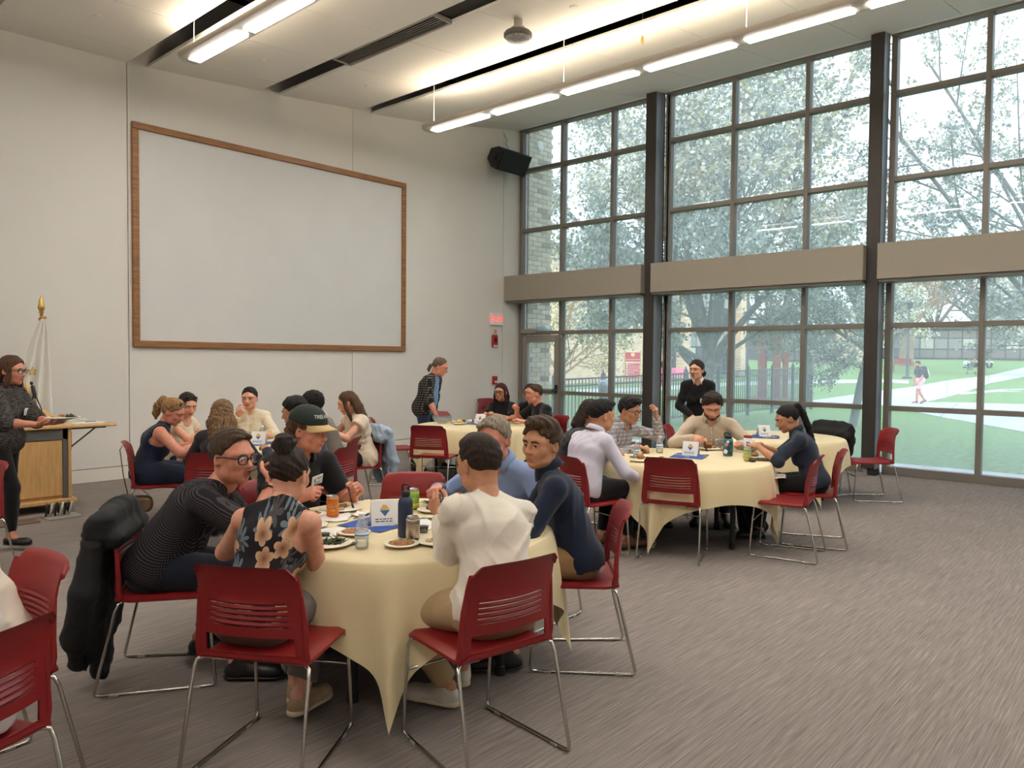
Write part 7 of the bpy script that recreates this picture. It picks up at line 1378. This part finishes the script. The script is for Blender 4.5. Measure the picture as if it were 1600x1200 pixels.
for i in range(7):
    for j in range(15):
        a = math.radians(22+136*j/14); r0 = 1+.0*i; ex = i/6; x = .088*math.cos(a)*(1+.05*ex); y = -.012+.107*math.sin(a)+ex*.075*math.sin(a)**1.3; V.append(Mh @ Vector((x, y, .050-.012*ex-.035*(x/.085)**2*ex+.004)))
for i in range(6):
    for j in range(14): Q.append((i*15+j, (i+1)*15+j, (i+1)*15+j+1, i*15+j+1))
o = np_mesh('cap_brim', np.array([list(p) for p in V]), np.array(Q), mat('cap_tan', (206, 176, 124), .85), I['root']); md = o.modifiers.new('t', 'SOLIDIFY'); md.thickness = .004
cu = bpy.data.curves.new('cap_lettering', 'FONT'); cu.body = 'TREE HOUSE'; cu.size = .026; cu.align_x = 'CENTER'; cu.align_y = 'CENTER'; o = bpy.data.objects.new('cl', cu); COL.objects.link(o); me = bpy.data.meshes.new_from_object(o); bpy.data.objects.remove(o)
for vv in me.vertices:
    a = -vv.co.x/.092; h_ = vv.co.y+.010-.8*(vv.co.x**2); zz = .088+h_; rr = math.sqrt(max(0, 1-((zz-.052)/.0955)**2)); vv.co = Mh @ Vector((.0950*rr*math.sin(a), -.013+.1160*rr*math.cos(a), zz))
me.materials.clear(); me.materials.append(mat('cap_letter_white', (226, 222, 210), .7)); link('cap_lettering', me, I['root']); MB().lathe([(.008, 0), (.006, .004), (0, .005)], n=10, M=Mh @ Matrix.Translation((0, -.013, .1465))).build('cap_button', M_cg, I['root'], True)
# sunglasses pushed up on two heads, hair ties
for key, zz in (('woman_blond', .105), ('woman_cream', .100), ('person_shaved', .085)):
    I = PEOPLE[key]; m = MB(); hl = I['hl']
    for s_ in (-1, 1):
        L = [hl((s_*.034+.028*math.cos(a), .062-.012*abs(math.cos(a)), zz+.018*math.sin(a))) for a in np.linspace(0, 2*PI, 15)[:-1]]; m.tube(L, .003, 5, closed=True); MB().add(L, [tuple(range(14))]).build('sunglass_lens', mat('sunglass_dark', (22, 20, 20), .15), I['root']); m.tube([hl((s_*.06, .055, zz)), hl((s_*.087, .02, zz-.02)), hl((s_*.090, -.02, zz-.075))], .003, 5)
    m.tube([hl((-.008, .066, zz)), hl((.008, .066, zz))], .003, 5).build('sunglasses', M_glass, I['root'], True)
# open overshirt of the standing man: patterned fabric over his tee
I = PEOPLE['man_standing']; nb, f, rx, d2, hip = I['nb'], I['f'], I['rx'], I['d2'], I['hip']; S = Solid(.02); M_wv = weave_mat('woven_overshirt', (34, 33, 34), (112, 106, 98), 95)
J = dict(d1=norm(nb-hip), d2=d2, rx=rx, rx0=rx, hip=hip, waist=hip+(nb-hip)*.32, nb=nb, sh=I['sh']); torso(S, J, 1.1, .026, False, ('chest', 'pelvis'), 1.0)
for (a, e, w) in I['arms']: S.cone(a, e, .075, .066, k=.025); S.cone(e, e+(w-e)*.15, .066, .064, flat=True)
S.cone(nb+f*.13+d2*.02, hip+f*.24-d2*.1, .115, .16, op=-1, k=.01); S.ell(nb+d2*.09+f*.02, (.075, .075, .07), k=.006, op=-1); S.cut(hip-d2*.17, -d2, k=.006); S.fold = folds(.005, 3); v, q = S.mesh(.0125); np_mesh('overshirt', v, q, M_wv, I['root']); stick_tag(I, v, (-.13, .17), 4)
# backpack on the man outside (he wears it: still a thing of its own)
I = PEOPLE['man_outside']; nb, f, d2, hip = I['nb'], I['f'], I['d2'], I['hip']; t = thing('backpack', 'black and white backpack on the man walking outside', 'backpack', I['root'].location, I['root'].rotation_euler.z); c0 = (nb+hip)/2-f*.21+d2*.02; S = Solid(.03).cone(c0-d2*.14, c0+d2*.16, .13, .11, wide=(I['rx'], 1.25)); v, q = S.mesh(.02); np_mesh('bag_body', v, q, M_black, t); S = Solid(.03).cone(c0-d2*.12-f*.07, c0+d2*.06-f*.07, .10, .09, wide=(I['rx'], 1.2)); v, q = S.mesh(.02); np_mesh('front_pocket', v, q, mat('pack_pale', (206, 204, 198), .8), t)
for s_ in (-1, 1): MB().tube([c0+d2*.22+I['rx']*s_*.08, nb+I['rx']*s_*.10+f*.03+d2*.02, nb+I['rx']*s_*.13+f*.14-d2*.15, c0-d2*.1+I['rx']*s_*.17], .02, 6).build('strap', M_black, t, True)
# ------------------------------------------------------------------ jackets, bags
def jacket(label, ck, m, cols, res=.012, seed=1, trim=None, extra=None):
    """coat draped over a chair back; cols: (x, front length, rear length, rear sway) for each hanging column of cloth"""
    x, y, hd, _ = CHAIRS[ck]; t = thing('jacket', label, 'jacket', (x, y, 0), rad(hd)); S = Solid(.035)
    xs_ = [c[0] for c in cols]; n = len(cols)*2+1; R = np.random.RandomState(seed)
    for k in range(n):
        cx = xs_[0]+(xs_[-1]-xs_[0])*k/(n-1); fl_, rl, sw_ = (float(np.interp(cx, xs_, [c[i] for c in cols])) for i in (1, 2, 3)); w = R.uniform(-.008, .012); ed = .012*abs(cx/.24)**4
        S.chain([(cx, -.225, .80-fl_), (cx, -.242, .74-ed), (cx*.97, -.285, .836-ed*2), (cx, -.322-w, .80-ed), (cx+sw_*.3, -.34-w*2, .80-rl*.5), (cx+sw_, -.345-w*2.5, .80-rl)], [.018, .024, .026, .030, .034+w, .024], k=.05)
    S.fold = folds(.008, seed, .8); v, q = S.mesh(res); np_mesh('jacket_body', v, q, m, t)
    if extra:
        S = Solid(.03); S.chain(extra[0], extra[1]); S.fold = folds(.006, seed+1, .9); v, q = S.mesh(res); np_mesh('sleeve', v, q, m, t)
    return t
M_jb = mat('jacket_black', (17, 17, 19), .8, noise=(6, .3), bump=(90, .25)); M_dn = mat('denim_pale', (156, 172, 190), .9, noise=(14, .12), bump=(300, .2))
t = jacket('long black jacket hanging over the back of the chair at left', 'c1', M_jb, [(-.23, .05, .40, -.03), (-.15, .06, .58, -.02), (-.06, .06, .66, 0), (.04, .06, .75, .03), (.13, .06, .72, .03), (.22, .06, .56, .03)], .010, 3, extra=([(.22, -.33, .72), (.26, -.36, .50), (.25, -.40, .30), (.20, -.40, .16)], [.05, .06, .055, .04]))
MB().tube([(.05, -.41, .10), (.055, -.42, .06)], .006, 6).build('zip_pull', M_black, t); MB().tube([(.0, -.415, .42), (.1, -.41, .36), (.2, -.415, .38)], .003, 5).build('zip', M_chrome, t, True)
jacket('pale denim jacket over the chair of the long brown-haired woman', 't2d', M_dn, [(-.22, .04, .42, 0), (-.12, .05, .55, .01), (-.02, .05, .50, 0), (.08, .05, .56, 0), (.16, .05, .48, .02), (.22, .04, .40, .02)], .013, 5, extra=([(-.22, -.34, .70), (-.24, -.37, .5), (-.22, -.36, .22)], [.045, .05, .035]))
jacket('black jacket draped on the chair at the window table', 't5b', M_jb, [(-.24, .10, .3, 0), (-.14, .12, .36, 0), (-.04, .12, .4, 0), (.06, .12, .4, 0), (.15, .12, .38, 0), (.24, .12, .45, .02)], .013, 7, extra=([(.24, -.30, .74), (.27, -.30, .55), (.26, -.26, .30), (.25, -.24, .16)], [.04, .05, .045, .03]))
def backpack(label, x, y, rz, s=1.0, lean=0):
    t = thing('backpack', label, 'backpack', (x, y, 0), rz); S = Solid(.04).cone((0, 0, .12*s), (0, lean, .34*s), .125*s, .09*s, wide=((1, 0, 0), 1.35)); S.cut((0, 0, .004), (0, 0, -1)); S.fold = folds(.004, 4); v, q = S.mesh(.013); np_mesh('bag_body', v, q, M_jb, t)
    S = Solid(.03).cone((0, -.11*s, .10*s), (0, -.10*s+lean*.5, .20*s), .075*s, .06*s, wide=((1, 0, 0), 1.5)); v, q = S.mesh(.012); np_mesh('front_pocket', v, q, M_jb, t); MB().tube([(-.03, .02+lean, .43*s), (-.03, lean, .48*s), (.03, lean, .48*s), (.03, .02+lean, .43*s)], .009, 6).build('top_loop', M_black, t, True)
    for s_ in (-1, 1): MB().tube([(s_*.07, .07+lean, .40*s), (s_*.09, .17*s+lean*.5, .30*s), (s_*.10, .16*s, .14*s), (s_*.11, .10*s, .05)], .013, 6, flat=.5).build('strap', M_black, t, True)
backpack('black backpack on the floor left of the empty far chair', -7.55, -5.33, .6, 1.05); backpack('black backpack on the floor under the ponytailed woman table side', -5.02, -7.28, 1.2, .85, .08)
x, y, hd, _ = CHAIRS['t2a']; t = thing('purse', 'small brown purse hanging by its strap from a red chair', 'purse', (x, y, 0), rad(hd)); M_lea = mat('leather_brown', (118, 88, 62), .5, noise=(12, .12), bump=(160, .15)); u_ = np.array([.41, .91, 0]); w_ = np.array([.91, -.41, 0]); c_ = np.array([.12, -.17, .29]); S = Solid(.012).cone(c_-u_*.055, c_+u_*.055, .055, .055, k=.01, wide=((0, 0, 1), 1.35)); S.cut(c_+w_*.032, w_); S.cut(c_-w_*.032, -w_); v, q = S.mesh(.008); np_mesh('bag_body', v, q, M_lea, t)
MB().tube([c_-u_*.105+[0, 0, .05], (.17, -.30, .55), (.175, -.325, .78), (.17, -.295, .832), (.18, -.26, .79), (.19, -.23, .50), c_+u_*.105+[0, 0, .05]], .005, 6, flat=.6).build('strap', M_lea, t, True); MB().tube([c_-u_*.09+w_*.034+[0, 0, .045], c_+u_*.09+w_*.034+[0, 0, .045]], .003, 5).build('zip', M_gold, t, True)
napkin('white napkin on the lap of the ponytailed woman', -5.18, -7.55, .4, .12, .09, 3, .585)
